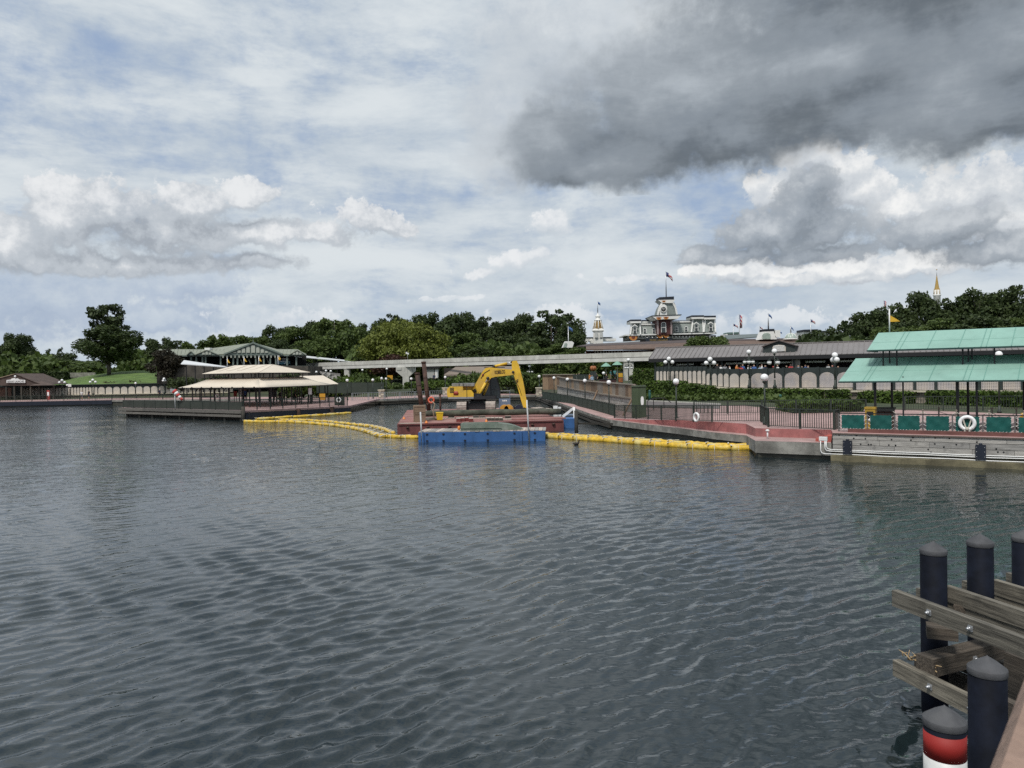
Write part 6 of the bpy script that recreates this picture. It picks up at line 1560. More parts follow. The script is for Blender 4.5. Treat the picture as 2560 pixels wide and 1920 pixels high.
def build_lawn():
    crest = [(60, 963), (125, 957), (165, 949), (235, 937), (300, 929), (345, 926), (385, 927), (430, 934), (480, 946), (560, 958)]
    pxs = list(range(60, 561, 20)); ns = 12; vs = []
    for px in pxs:
        yc = interp(px, crest)
        for j in range(ns + 1):
            s = j / ns; D = 158.6 + 36 * s; y = lerp(962.5, yc, 1 - (1 - s) ** 1.6); p = Pd(px, y, D); vs.append(p)
        p = Pd(px, yc, 158.6 + 36); vs.append(Vector((p.x * 1.12, p.y + 22, p.z - 1.5))); vs.append(Vector((p.x * 1.2, p.y + 40, 3.2)))
    n = ns + 3; g = MB(); g.add(vs, [(i * n + j, (i + 1) * n + j, (i + 1) * n + j + 1, i * n + j + 1) for i in range(len(pxs) - 1) for j in range(n - 1)], True)
    struct(g.build('lawn', GRASS))
build_lawn()
a, b = Pd(82, 953, 186), Pd(164, 950, 186); hedge('clipped_hedge', 'tall dark clipped hedge left of the lawn', a, b, 2.0, 2.0, m=LEAF_D, leaf=.4, dens=16)
w = MB().prism([Pd(165, 944, 198), Pd(238, 944, 198), Pd(238, 931, 198), Pd(165, 932, 198)], (0, .3, 0)); tag(w.build('garden_wall', CONC), 'plain grey wall behind the crest of the lawn', 'wall')
for px, py, lb in ((265, 960, 'small red bush left of another on the lower lawn'), (281, 960, 'smallest red bush low on the lawn'), (322, 958, 'darker red bush beside the single globe lamp'), (344, 957, 'red bush between lamp and magnolia on the lawn')):
    p = Pd(px, py, 163); bush('red_bush', lb, (p.x, p.y, p.z - .5), .75, 1.1, LEAF_R, .26, 60, 6)
def build_hut():
    D = 150.0; t = thing('launch_hut', 'brown roofed boat launch hut with a white lettered sign on its gable', 'hut', Pd(40, 990, D)); ROOF = mat('brown_shingle_roof', (.085, .06, .05), .85, .15, 1.0); TANR = mat('tan_side_roof', (.30, .24, .17), .85, .1, 1.0)
    P2 = lambda px, py, dd=0: Pd(px, py, D + dd)
    ap = P2(38, 935); l = P2(-62, 964); r = P2(104, 964)
    MB().prism([l, r, P2(104, 960), ap, P2(-62, 960)], (0, .15, 0)).build('gable', ROOF, t)
    for q in (l, r):
        e = Vector((q.x, q.y, q.z + .3)); MB().slab(e + Vector((0, -.2, 0)), ap + Vector((0, -.2, .1)), ap + Vector((0, 9, .1)), e + Vector((0, 9, 0)), .12).build('roof_slope', ROOF if q is r else TANR, t)
    a2 = P2(103, 953, 1); MB().add([P2(74, 964, -.8), P2(140, 963, -.8), a2, P2(140, 963, 7), P2(74, 964, 7)], [(0, 1, 2), (1, 3, 2), (3, 4, 2), (4, 0, 2), (0, 4, 3, 1)]).build('porch_roof', ROOF, t)
    MB().ball(P2(38, 941, -.3), .22, 8, 6).build('gable_lamp', GLOBE, t)
    for px in (-20, 16, 36, 54, 77, 98, 134): q = P2(px, 964, .3); MB().bar((q.x, q.y, .9), (q.x, q.y, q.z), .28, .28, up=(0, 1, 0)).build('post', DARKW, t)
    # brick side and the sign
    q0, q1 = P2(-62, 992, 3), P2(28, 992, 3); MB().prism([q0, q1, Vector((q1.x, q1.y, q0.z + 1.7)), Vector((q0.x, q0.y, q0.z + 1.9))], (0, .2, 0)).build('low_wall', mat('red_brown_brick', (.22, .13, .10), .9, .2, 2.0), t)
    pts = [(16, 957), (63, 957), (63, 950), (49, 949), (44, 946), (36, 945), (30, 946), (26, 949), (16, 950)]
    so = MB().prism([P2(x, y, -.25) for x, y in pts], (0, .08, 0)).build('sign_board', WHITE, t)
    text_on(so, 'RESORT LAUNCHES', P2(39.5, 953.8, -.275), 41 * m_px(D), 4.2 * m_px(D), mat('sign_lettering', (.05, .04, .035), .6, .02, 2.0))
def text_on(par, body, c, w, h, m, rot=None):
    cu = bpy.data.curves.new('lettering', 'FONT'); cu.body = body; cu.size = 1; cu.extrude = .01; cu.align_x = 'CENTER'; cu.align_y = 'CENTER'
    ob = bpy.data.objects.new('lettering', cu); COL.objects.link(ob); dg = bpy.context.evaluated_depsgraph_get(); me = bpy.data.meshes.new_from_object(ob.evaluated_get(dg)); bpy.data.objects.remove(ob)
    me.materials.clear(); me.materials.append(m); xs = [v.co.x for v in me.vertices]; ys = [v.co.y for v in me.vertices]
    o = bpy.data.objects.new('lettering', me); COL.objects.link(o); o.parent = par
    M = Matrix.Translation(c) @ Matrix.Rotation(R(90), 4, 'X') @ Matrix.Diagonal((w / (max(xs) - min(xs)), h / (max(ys) - min(ys)), .3, 1)) @ Matrix.Translation((-(max(xs) + min(xs)) / 2, -(max(ys) + min(ys)) / 2, 0))
    o.matrix_local = RM[par.name].inverted() @ M; return o
build_hut()
p = Pd(175, 988, 149); t = thing('notice_sign', 'white square notice on a post on the far quay', 'sign', (p.x, p.y, .96)); MB().bar((p.x, p.y, .96), (p.x, p.y, 3.0), .1, .1, up=(0, 1, 0)).build('post', BLACKM, t); MB().prism([Pd(170, 967, 148.8), Pd(178, 967, 148.8), Pd(178, 960, 148.8), Pd(170, 960, 148.8)], (0, .06, 0)).build('board', WHITE, t)
p = Pd(121, 990, 147); t = thing('information_post', 'slim red and white information post by the launch hut', 'sign', (p.x, p.y, .96)); MB().box((p.x, p.y, 1.9), (.5, .12, 1.9)).build('panel', MATS['red_banner_cloth'], t); MB().box((p.x, p.y - .07, 2.1), (.36, .03, .8)).build('poster', WHITE, t)

# ------------------------------------------------------------------ green station pavilion beyond
def build_pavilion():
    D = 160.0; t = thing('station_pavilion', 'green gabled station pavilion with scalloped gable panels and metal roof', 'building', Pd(575, 925, D))
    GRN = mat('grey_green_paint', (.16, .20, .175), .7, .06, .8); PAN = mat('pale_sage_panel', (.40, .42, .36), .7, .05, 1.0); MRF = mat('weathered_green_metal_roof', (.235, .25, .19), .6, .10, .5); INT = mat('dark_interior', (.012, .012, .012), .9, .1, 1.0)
    P2 = lambda px, py, dd=0.0: Pd(px, py, D + dd)
    def prismpx(pts, dep, name, m, dd=0.0, par=None): return MB().prism([P2(x, y, dd) for x, y in pts], (0, dep, 0)).build(name, m, par or t)
    # roofs
    def slope(pts, name='roof_slope'): return MB().add([P2(x, y, d) for x, y, d in pts] + [P2(x, y, d) - Vector((0, 0, .12)) for x, y, d in pts], [(0, 1, 2, 3), (7, 6, 5, 4), (0, 4, 5, 1), (1, 5, 6, 2), (2, 6, 7, 3), (3, 7, 4, 0)]).build(name, MRF, t)
    slope([(392, 889, 0), (560, 885, 0), (565, 873.5, 9), (398, 873, 9)]); slope([(676, 885, 0), (700, 885, 0), (705, 873, 9), (672, 873, 9)])
    slope([(690, 885, 0), (764, 886, 0), (745, 873.5, 9), (690, 873, 9)])
    slope([(562, 884, 0.2), (634, 857, .2), (608, 860, 22), (520, 872, 22)]); slope([(634, 857, .2), (708, 884, .2), (690, 872, 22), (625, 858, 22)])
    # roof ribs
    k = 398
    while k < 562: MB().bar(P2(k - 4, 888.6, -.05), P2(k, 873, 9), .06, .14).build('roof_rib', MRF, t); k += 9.5
    k = 690
    while k < 745: MB().bar(P2(k - 3, 885.6, -.05), P2(k, 873.2, 9), .06, .14).build('roof_rib', MRF, t); k += 9.5
    # big gable
    g = prismpx([(560, 887.5), (706, 887.5), (706, 884.5), (633, 857), (560, 884.5)], .5, 'gable', GRN, -.3)
    for px, ytop, w in ((587, 879, 9), (598, 873.5, 9), (609, 868.5, 9.5), (620.5, 864, 10), (633, 860.5, 11), (645, 866, 9.5), (656, 871, 9), (666, 876, 8.5), (675, 881, 8)):
        a, b = P2(px - w / 2, 882, -.42), P2(px + w / 2, 882, -.42); zt = P2(px, ytop + 2.0, -.42).z; a0 = a.copy(); b0 = b.copy(); z0 = a.z; a0.z = b0.z = 0
        MB().prism(arch_poly(a0, b0, z0, zt, .04, Vector((0, 0, 0))), (0, -.06, 0)).build('scallop_panel', PAN, g)
    for s in ((560, 885.5, 633.5, 857), (706.5, 885.5, 633, 857)): MB().bar(P2(s[0], s[1], -.5), P2(s[2], s[3], -.5), .3, .3).build('bargeboard', GRN, g)
    MB().tube([P2(633, 862, -.5), P2(633, 849.5, -.5)], [.12, .04], 6).build('finial', GRN, g)
    # small gables
    for x0, x1, xa, ya in ((487, 546, 517, 875), (723, 764, 743, 875.5), (467, 486, 477, 878)):
        sg = prismpx([(x0, 888), (x1, 888), (x1, 886), (xa, ya), (x0, 886)], .5, 'small_gable', GRN, -.6)
        if x1 - x0 > 25:
            for q in (-8, 0, 8):
                a, b = P2(xa + q - 3.4, 886.5, -.68), P2(xa + q + 3.4, 886.5, -.68); z0 = a.z; a.z = b.z = 0; zt = P2(xa, 881.2 if q else 878.8, -.68).z; MB().prism(arch_poly(a, b, z0, zt, .02, Vector((0, 0, 0))), (0, -.05, 0)).build('scallop_panel', PAN, sg)
        slope([(x0 - 1, 886.6, -.8), (xa, ya - .6, -.8), (xa + 2, ya - .4, 8), (x0 + 2, 885, 8)]); slope([(xa, ya - .6, -.8), (x1 + 1, 886.6, -.8), (x1 + 2, 885, 8), (xa + 2, ya - .4, 8)])
    for px, py in ((521, 872.5), (672, 873)): MB().box(P2(px, py, 8), (1.15, 1.4, .5)).build('roof_unit', WHITE, t)
    # fascia, drop brackets, interior, columns
    prismpx([(455, 891), (766, 890), (766, 887), (455, 888)], .3, 'fascia', GRN, -.15)
    k = 558
    while k < 700: MB().box(P2(k, 891.5, -.3), (.22, .2, .5)).build('drop_bracket', PAN, t); k += 10
    prismpx([(430, 925), (765, 921), (765, 889), (430, 889)], .3, 'back_wall', INT, 9)  # near-black sheet, the shade of the interior put into its colour
    for x in (440, 478, 491, 506.5, 514.5, 552, 583.5, 594, 640, 660, 676, 690, 718, 741): MB().bar(P2(x, 922, .3), P2(x, 889, .3), .3, .3, up=(0, 1, 0)).build('column', GRN, t)
    for x0 in (602, 622, 640, 668): MB().bar(P2(x0, 898, 2), P2(x0 + 6, 914, 1), .18, .18).build('stair_stringer', PAN, t)
    MB().prism([P2(430, 926, -.5), P2(766, 922, -.5), P2(766, 914, -.5), P2(430, 912, -.5)], (0, .2, 0)).build('balustrade_wall', mat('dark_green_balustrade', (.03, .045, .04), .8, .1, 1.0), t)
build_pavilion()
def whiteroof(lb, pts):
    a = [Pd(x, y, D) for x, y, D in pts]; t = thing('walkway_canopy', lb, 'canopy', (a[0].x, a[0].y, 2.0)); o = MB().add(a, [(0, 1, 2, 3)]).build('roof', mat('white_metal_roof', (.66, .67, .67), .5, .04, .5), t); s = o.modifiers.new('thickness', 'SOLIDIFY'); s.thickness = .14
    n = 12
    for k in range(1, n): MB().bar(lerp(a[0], a[1], k / n) + Vector((0, 0, .05)), lerp(a[3], a[2], k / n) + Vector((0, 0, .05)), .05, .06).build('rib', MATS['white_metal_roof'], t)
    for k in range(5): p = lerp(a[0], a[1], (k + .5) / 5); MB().bar((p.x, p.y + .5, 1.5), (p.x, p.y + .5, p.z - .05), .14, .14, up=(0, 1, 0)).build('post', BLACKM, t)
whiteroof('white sloping walkway canopy behind the tan canopy', [(452, 911, 138), (567, 919, 128), (560, 917, 134), (460, 902, 146)])
whiteroof('long white walkway canopy joining the pavilion to the monorail', [(735, 892, 168), (885, 906.5, 176), (890, 904, 186), (748, 889, 182)])
# resort tram parked in the pavilion
p = Pd(709, 912, 163); t = thing('tram_cab', 'blue and white tram front parked in the pavilion', 'tram', (p.x, p.y, p.z)); w = 25 * m_px(163); BT = mat('tram_blue', (.05, .20, .27), .4, .05, 2.0)
MB().box((0, 0, .45), (w, 2.2, .7)).build('nose', BT, t, world=False); MB().box((0, .1, .95), (w * .94, 2.0, .5)).build('windscreen', mat('tram_glass', (.02, .025, .03), .1, .02, 2.0), t, world=False); MB().box((0, .1, 1.25), (w * .86, 2.0, .14)).build('roof', WHITE, t, world=False); MB().box((0, -1.11, .66), (w * .96, .04, .1)).build('stripe', WHITE, t, world=False)
for s in (-1, 1): MB().ball((s * w * .31, -1.12, .32), .16, 8, 6).build('headlight', GLOBE, t, world=False)
# yellow pennants on the terrace before the pavilion
for i, (px, y0, y1, lb) in enumerate(((568, 894, 916, 'leftmost of the yellow pennant poles before the pavilion, beside the white walkway canopy'), (610, 891, 914, 'yellow pennant pole under the left half of the big gable'), (647, 890, 914, 'yellow pennant pole under the middle of the big gable'), (695, 888, 912, 'yellow pennant pole beside the blue tram'))):
    a, b = Pd(px, y1, 135), Pd(px, y0, 135); t = thing('pennant_pole', lb, 'flag', (a.x, a.y, a.z - 1.5)); MB().tube([a - Vector((0, 0, 1.5)), b], .06, 6).build('pole', STEEL, t)
    q = MB(); q.prism([b + Vector((.05, 0, -.2)), b + Vector((.5, 0, -.95 if i < 3 else -.55)), b + Vector((.35, 0, -.98 if i < 3 else -.9)), b + Vector((.05, 0, -.8))], (0, .03, 0)); q.build('pennant', MATS['yellow_flag'], t)

# ------------------------------------------------------------------ middle: basin quay planting, awning, rubble wall
railing('quay_railing', 'thin railing with rope along the left basin quay', [Pz(880, 1002, .95), Pz(1000, 998, .95), Pz(1110, 994, .95)], h=1.1, post=2.6, bal=.35, br=.02, m=STEEL)
railing('quay_railing', 'dark fine picket railing at the rear of the basin behind the spud piles', [Pz(1060, 988, .98), Pz(1340, 984, .98)], h=1.15, post=2.6, bal=.22, br=.015)
NETF = mat('green_chain_link', (.05, .065, .05), .9, .1, .6)
railing('mesh_fence', 'tall green mesh fence behind the landing on the left basin quay', [Pd(792, 984, 122), Pd(960, 984, 128)], h=1.9, post=3.0, bal=99, net=NETF)
sh = [(735, 975, 122, 2.6, 2.8), (760, 972, 128, 3.0, 3.0), (800, 975, 128, 3.2, 3.2), (850, 976, 130, 3.4, 3.6), (893, 975, 134, 3.2, 3.8), (935, 972, 136, 3.0, 3.0), (975, 972, 140, 2.6, 2.2),
      (1070, 968, 137, 2.6, 1.6), (1150, 980, 140, 3.0, 3.6), (1185, 978, 140, 3.4, 3.8), (1255, 985, 134, 3.2, 4.0), (1290, 985, 132, 3.0, 3.8), (1325, 988, 130, 2.8, 3.6), (1230, 984, 138, 2.6, 3.0)]
SL = ['rounded green shrub beside the tan annex canopy', 'green shrub under the monorail behind the landing', 'dense green shrub below the short monorail pier', 'broad green shrub behind the single globe lamp', 'tall green shrub below the slim monorail column', 'green shrub by the left basin pillar lamp', 'low green shrub beside the tee monorail column', 'low hedge-like shrub behind the spud piles', 'green shrub behind the excavator engine hood', 'broad green shrub below the brown awning', 'dense green shrub behind the excavator cab', 'green shrub between excavator cab and arm', 'green shrub right of the excavator arm by the stone pillar', 'small green shrub behind the excavator boom']
for (px, py, D, rx, h), lb in zip(sh, SL):
    p = Pd(px, py, D); bush('green_shrub', lb, (p.x, p.y, 1.2), rx, h, LEAF_M if px % 2 else LEAF_H, .34, 60, 11)
bush('palm_bush', 'spiky dark palm-like bush on the plaza edge behind the spud piles', tuple(Pd(1085, 968, 142).xy.to_3d() + Vector((0, 0, 1.4))), 2.0, 2.6, LEAF_D, .5, 60, 9)
hedge('clipped_hedge', 'long low clipped hedge behind the left basin quay', Pd(1012, 972, 133), Pd(1108, 968, 133), 1.0, 2.4, leaf=.25, dens=40)
hedge('clipped_hedge', 'low clipped hedge at the rear of the basin right of the excavator', Pd(1290, 985, 131), Pd(1342, 984, 131), 1.2, 2.0, leaf=.25, dens=40)
def build_awning():
    D = 146.0; t = thing('plaza_awning', 'long grey brown awning roof behind the excavator boom', 'awning', Pd(1200, 960, D)); AW = mat('taupe_awning', (.215, .175, .14), .8, .05, .6)
    a, b, c, d = Pd(1110, 936.5, D), Pd(1300, 933, D), Pd(1300, 915, D + 6), Pd(1139, 917, D + 6); o = MB().add([a, b, c, d], [(0, 1, 2, 3)]).build('roof', AW, t); s = o.modifiers.new('thickness', 'SOLIDIFY'); s.thickness = .15
    MB().bar(a + Vector((0, -.02, -.15)), b + Vector((0, -.02, -.15)), .12, .32).build('valance', AW, t)
    for px in (1116, 1150, 1190, 1240, 1290): p = Pd(px, 936, D + .3); MB().bar((p.x, p.y, 1.6), (p.x, p.y, p.z - .1), .22, .22, up=(0, 1, 0)).build('post', BLACKM, t)
    MB().prism([Pd(1110, 962, D + 7), Pd(1300, 960, D + 7), Pd(1300, 920, D + 7), Pd(1110, 920, D + 7)], (0, .2, 0)).build('rear_wall', mat('dark_brown_rear', (.035, .03, .026), .9, .2, .6), t)
build_awning()
t = thing('white_kiosk', 'white walled kiosk under the monorail right of the spud piles', 'kiosk', Pd(1080, 955, 156))
for i, (a, b, m) in enumerate(((1065, 1085, mat('pale_grey_panel', (.42, .43, .41), .7, .05, 1.0)), (1087, 1094, WHITE))): MB().prism([Pd(a, 946, 156), Pd(b, 945, 156), Pd(b, 918, 156), Pd(a, 918, 156)], (0, 2.0, 0)).build('wall_panel', m, t)
MB().prism([Pd(1058, 922, 155.6), Pd(1098, 921, 155.6), Pd(1098, 917, 155.6), Pd(1058, 917, 155.6)], (0, 3.0, 0)).build('roof', BLACKM, t)
rb = MB(); rr = random.Random(8)
w = thing('rubble_wall', 'grey rubble stone wall under the left part of the monorail', 'wall', Pd(770, 950, 166))
MB().prism([Pd(700, 955, 166), Pd(850, 952, 166), Pd(850, 934, 166), Pd(760, 925, 166), Pd(700, 924, 166)], (0, .8, 0)).build('wall_core', mat('rubble_grey', (.27, .26, .245), .95, .3, 1.2, bump=.8, bscale=5), w)
for k in range(70):
    px = rr.uniform(702, 846); y = rr.uniform(930 if px < 760 else lerp(926, 935, (px - 760) / 90), 950); p = Pd(px, y, 165.9)
    s = rr.uniform(.25, .5); piece('stone', None or _stone(rr) if False else bpy.data.meshes.get('rubble_stone') or recalc(MB().ball((0, 0, 0), 1, 7, 5).mesh('rubble_stone', mat('rubble_stone_pale', (.36, .35, .325), .95, .2, 2.0))), w, p, rz=rr.uniform(0, 3), scale=(s * 1.3, s * .5, s * .8))

# ------------------------------------------------------------------ trees
def build_trees():
    protos = {
        'oak': make_tree('oak_tree', 'x', 16, 6.4, 4.0, LEAF_D, 1, per=92, leaf=.40, nclump=46, cl=(.16, .40)),
        'oak2': make_tree('oak_tree', 'x', 16, 7.0, 3.2, LEAF_D, 2, per=88, leaf=.40, nclump=50, cl=(.15, .38)),
        'green': make_tree('broadleaf_tree', 'x', 16, 6.6, 2.0, LEAF_M, 3, per=92, leaf=.40, nclump=48, cl=(.16, .40)),
        'green2': make_tree('broadleaf_tree', 'x', 16, 6.2, 2.6, LEAF_M, 4, per=92, leaf=.40, nclump=46, cl=(.16, .40)),
        'dome': make_tree('spreading_tree', 'x', 13, 10.5, .6, LEAF_Y, 5, per=85, leaf=.38, nclump=70, cl=(.16, .30), shape='dome', trunk_r=.5),
        'pine': make_tree('pine_tree', 'x', 17, 4.6, 8.0, LEAF_P, 6, per=80, leaf=.42, nclump=36, cl=(.17, .34), flat=.5, trunk_r=.33),
        'pine2': make_tree('pine_tree', 'x', 15, 4.4, 6.5, LEAF_P, 7, per=70, leaf=.42, nclump=24, cl=(.2, .36), flat=.6, trunk_r=.3),
        'lacy': make_tree('oak_tree', 'x', 16, 6.4, 4.5, LEAF_D, 8, per=80, leaf=.42, nclump=52, cl=(.10, .27)),
    }
    H0 = dict(oak=16, oak2=16, green=16, green2=16, dome=13, pine=17, pine2=15, lacy=16); R0 = dict(oak=6.4, oak2=7.0, green=6.6, green2=6.2, dome=10.5, pine=4.6, pine2=4.4, lacy=6.4)
    used = set()
    def put(kind, px, ytop, D, wpx, lb, zg=3.3, rz=None, grp=None):
        p = Pd(px, ytop, D); H = p.z - zg; s = H / H0[kind]; sx = wpx * m_px(D) / 2 / R0[kind] / 1.05
        rz = random.uniform(0, 6.28) if rz is None else rz; lo = (p.x, p.y, zg)
        if kind not in used:
            t = protos[kind]; used.add(kind); t.location = lo; t.rotation_euler = (0, 0, rz); t['label'] = lb
        else: t = dup(protos[kind], lo, rz, lb)
        t.scale = (sx, sx, s); t['group'] = grp or 'trees behind the waterfront'
    # far left
    put('oak', 42, 832, 190, 96, 'round topped pine standing alone behind the launch hut', 4.2)
    put('pine', 268, 746, 186, 104, 'tall layered pine rising above the oak on the lawn crest', 6.0)
    put('oak2', 270, 812, 183, 178, 'broad dark oak on the lawn crest below the tall pine', 6.2)
    for i, (k, px, y, D, w, lb) in enumerate((('green', 5, 900, 235, 110, 'dark tree behind the solitary pine'), ('green2', 95, 886, 240, 120, 'mid height tree in the wood right of the solitary pine'), ('oak', 150, 882, 250, 120, 'tree in the wood above the clipped hedge'), ('green', 205, 893, 245, 130, 'low spreading tree in the wood left of the big oak'), ('green2', 345, 872, 225, 110, 'tree filling the gap right of the big oak'), ('oak', 397, 843, 220, 95, 'dark round tree behind the left end of the pavilion'), ('lacy', 440, 850, 225, 80, 'thin tree over the pavilion roof left end'), ('green', 60, 905, 230, 150, 'leafy tree behind the launch hut'))):
        put(k, px, y, D, w, lb, 3.4)
    for px, y, w, lb in ((120, 872, 30, 'small pointed tree poking above the far wood, the left one'), (152, 868, 26, 'small pointed tree poking above the far wood, the right one'), (145, 900, 130, 'bushy tree of the wood behind the lawn'), (240, 905, 120, 'bushy tree under the big oak')):
        put('pine2' if w < 50 else 'green2', px, y, 255 if w < 50 else 215, w, lb, 3.4)
    # behind the pavilion and the monorail
    row = [('lacy', 480, 858, 215, 90), ('green', 520, 852, 220, 90), ('lacy', 560, 846, 225, 80), ('green2', 600, 838, 220, 110), ('green', 650, 826, 222, 110), ('oak', 690, 813, 228, 100), ('green2', 735, 815, 225, 120), ('oak2', 780, 806, 230, 110),
           ('green', 835, 777, 205, 150), ('green2', 890, 815, 215, 110), ('oak', 925, 808, 235, 100), ('lacy', 985, 784, 240, 120), ('oak2', 1050, 790, 240, 120), ('oak', 1105, 781, 235, 130), ('oak2', 1165, 784, 238, 130),
           ('lacy', 1210, 790, 228, 120), ('oak', 1262, 800, 222, 120), ('oak2', 1310, 787, 225, 130), ('lacy', 1378, 773, 215, 170), ('oak', 1425, 808, 205, 90), ('green2', 1160, 830, 205, 130), ('green', 1240, 842, 200, 130), ('oak', 1330, 842, 200, 140), ('green2', 1395, 858, 190, 110), ('green', 1085, 845, 195, 120), ('green2', 770, 850, 190, 110), ('green', 910, 850, 190, 110), ('oak2', 700, 850, 195, 110), ('green', 1290, 862, 180, 120), ('green2', 1350, 872, 176, 100), ('oak', 1195, 868, 182, 130)]
    around = {925: 'dark tree peeping between the large round tree and the yellow-green one', 1050: 'dark oak right behind the yellow-green spreading tree', 1105: 'dark oak above the brown awning left end', 1165: 'dark oak above the excavator engine hood', 1210: 'open crowned tree above the excavator boom bend', 1262: 'dark tree above the excavator boom lettering', 1310: 'dark oak above the tall excavator arm', 1378: 'large open crowned oak left of the blue flag', 1425: 'dark tree behind the blue flag pole', 1160: 'leafy tree low behind the monorail, above the excavator counterweight', 1240: 'leafy tree low behind the monorail, above the excavator boom', 1330: 'dark tree low behind the monorail, right of the excavator arm', 1395: 'leafy tree low behind the monorail near the white arched roof', 1085: 'leafy tree low at the right edge of the yellow-green crown', 770: 'leafy tree behind the white walkway canopy end', 910: 'leafy tree low at the left edge of the yellow-green crown', 700: 'dark tree just behind the pavilion right roof', 1290: 'smaller tree close behind the monorail before the oaks', 1350: 'small tree touching the monorail beam left of the white arched roof', 1195: 'dark tree touching the monorail beam above the awning',
              480: 'feathery tree above the pavilion left roof', 520: 'tree behind the white roof unit of the pavilion', 560: 'thin tree left of the big pavilion gable', 600: 'tree behind the big pavilion gable', 650: 'rounded tree right behind the gable finial', 690: 'dark tree behind the small right pavilion gable', 735: 'tree over the right end of the pavilion', 780: 'tree above the white walkway canopy',
              835: 'largest round green tree between pavilion and yellow-green tree', 890: 'tree between the large round one and the yellow-green one', 985: 'lacy tree crown above the yellow-green spreading tree'}
    for k, px, y, D, w in row:
        put(k, px, y, D, w, around.get(px, 'dark broadleaf tree in the row behind the monorail beam'), 3.6)
    put('dome', 1012, 799, 178, 236, 'broad yellow-green spreading tree behind the monorail', 2.6)
    # right
    for k, px, y, D, w, lb in (('green', 1772, 826, 122, 140, 'rounded green tree before the station right wing'), ('lacy', 2035, 824, 128, 110, 'loose small tree right of the glass dome'), ('lacy', 2115, 800, 125, 110, 'loose tree left of the pennant on the green canopy'), ('oak', 2180, 770, 128, 150, 'mid size oak behind the pennant on the green canopy'),
                               ('oak2', 2295, 733, 135, 150, 'big dark oak left of the castle spire'), ('lacy', 2380, 742, 132, 120, 'open crowned oak right of the castle spire'), ('oak', 2450, 722, 130, 170, 'tall dark oak above the green canopy middle'), ('lacy', 2530, 712, 126, 150, 'tall oak above the green canopy right end'), ('green2', 2350, 795, 118, 160, 'leafy tree just above the canopy ridge'), ('green', 2240, 800, 122, 130, 'leafy tree behind the pennant pole'), ('oak2', 2450, 790, 116, 200, 'low dark tree above the canopy ridge, right'), ('oak', 2620, 730, 120, 170, 'oak at the right end of the wood'), ('green2', 2560, 790, 114, 150, 'low tree above the canopy right end'), ('green', 2130, 835, 112, 150, 'bushy tree over the grey roof end')):
        put(k, px, y, D, w, lb, 3.2, grp='trees behind the green canopy')
    # magnolia before the pavilion, reddish tree, planting on the slope
    p = Pd(420, 950, 158)
    m = make_tree('magnolia_tree', 'dense dark magnolia on the lawn before the pavilion', 7.4, 3.9, .9, LEAF_R2, 21, per=110, leaf=.34, nclump=26, cl=(.28, .44), trunk_r=.22); m.location = (p.x, p.y, 3.4)
    p = Pd(975, 905, 166); m = make_tree('plum_tree', 'low reddish leaved tree above the monorail beam', 5.5, 4.6, .8, LEAF_R, 22, per=60, leaf=.36, nclump=20, cl=(.24, .4)); m.location = (p.x, p.y, 3.6)
    for i, (px, y, D, w, lb) in enumerate(((1440, 868, 160, 130, 'low tree above the monorail by the railway arch'), (1380, 880, 158, 120, 'small tree just above the monorail beam right part'), (1620, 880, 130, 110, 'tree under the monorail beside the roof corner'), (1455, 925, 140, 90, 'small plaza tree under the monorail, left'), (1400, 925, 140, 100, 'small plaza tree behind the excavator arm lamp'), (1345, 930, 142, 90, 'small plaza tree behind the stone pillar'), (1600, 930, 120, 60, 'small tree beside the monorail column'))):
        put('green' if i % 2 else 'green2', px, y, D, w, lb, 2.4, grp='plaza trees')
LEAF_R2 = leafmat('magnolia_leaves', (.016, .016, .009), (.050, .042, .026))
build_trees()
# palms / bamboo plumes above the pavilion
def plume(px, py, D, lb, h=3.0):
    p = Pd(px, py, D); zg = 3.5; t = thing('bamboo_clump', lb, 'bamboo', (p.x, p.y, zg), group='bamboo plumes above the pavilion'); rr = random.Random(int(px)); st = MB(); C = []
    for k in range(7):
        a = rr.uniform(0, 6.28); l = rr.uniform(.8, 1.6); H = p.z - zg + rr.uniform(-1.2, .3); pts = [(0, 0, 0), (l * .15 * math.cos(a), l * .15 * math.sin(a), H * .7), (l * .5 * math.cos(a), l * .5 * math.sin(a), H), (l * 1.1 * math.cos(a), l * 1.1 * math.sin(a), H - .5)]
        st.tube(pts, [.06, .05, .03, .01], 5)
        for q in range(130): f = rr.random(); i = min(2, int(f * 3)); g = f * 3 - i; c = Vector(pts[i]).lerp(Vector(pts[i + 1]), g); C.append((c.x + rr.gauss(0, .3), c.y + rr.gauss(0, .3), c.z + rr.gauss(0, .3)))
    st.build('canes', BARK, t, world=False); C = [c for c in C if c[2] > 4]
    o = bpy.data.objects.new('leaves', leaf_mesh('leaves', np.array(C), .4, None, LEAF_M, np.random.default_rng(int(px)), 2.6)); COL.objects.link(o); o.parent = t
for px, D, rx, h, lb in ((455, 150, 2.6, 3.0, 'dark shrub right of the magnolia below the white canopy'), (490, 149, 2.4, 2.6, 'shrub before the podium under the white walkway canopy'), (525, 148, 2.6, 2.4, 'shrub before the podium left of the tan canopy ridge'), (560, 148, 2.4, 2.8, 'shrub before the podium behind the tan canopy'), (720, 150, 2.8, 3.2, 'shrub before the rubble wall left end'), (765, 152, 2.4, 2.0, 'shrub before the rubble wall below the monorail')):
    p = Pd(px, 945, D); bush('green_shrub', lb, (p.x, p.y, 2.4), rx, h, LEAF_D, .34, 60, 10)
for px, py, lb in ((528, 843, 'tallest bamboo plume above the pavilion roof unit'), (512, 856, 'bamboo plume left of the tallest one'), (548, 850, 'bamboo plume right of the tallest one'), (562, 842, 'bamboo plume nearest the big gable'), (466, 856, 'bamboo plume above the pavilion left roof')): plume(px, py, 205, lb)
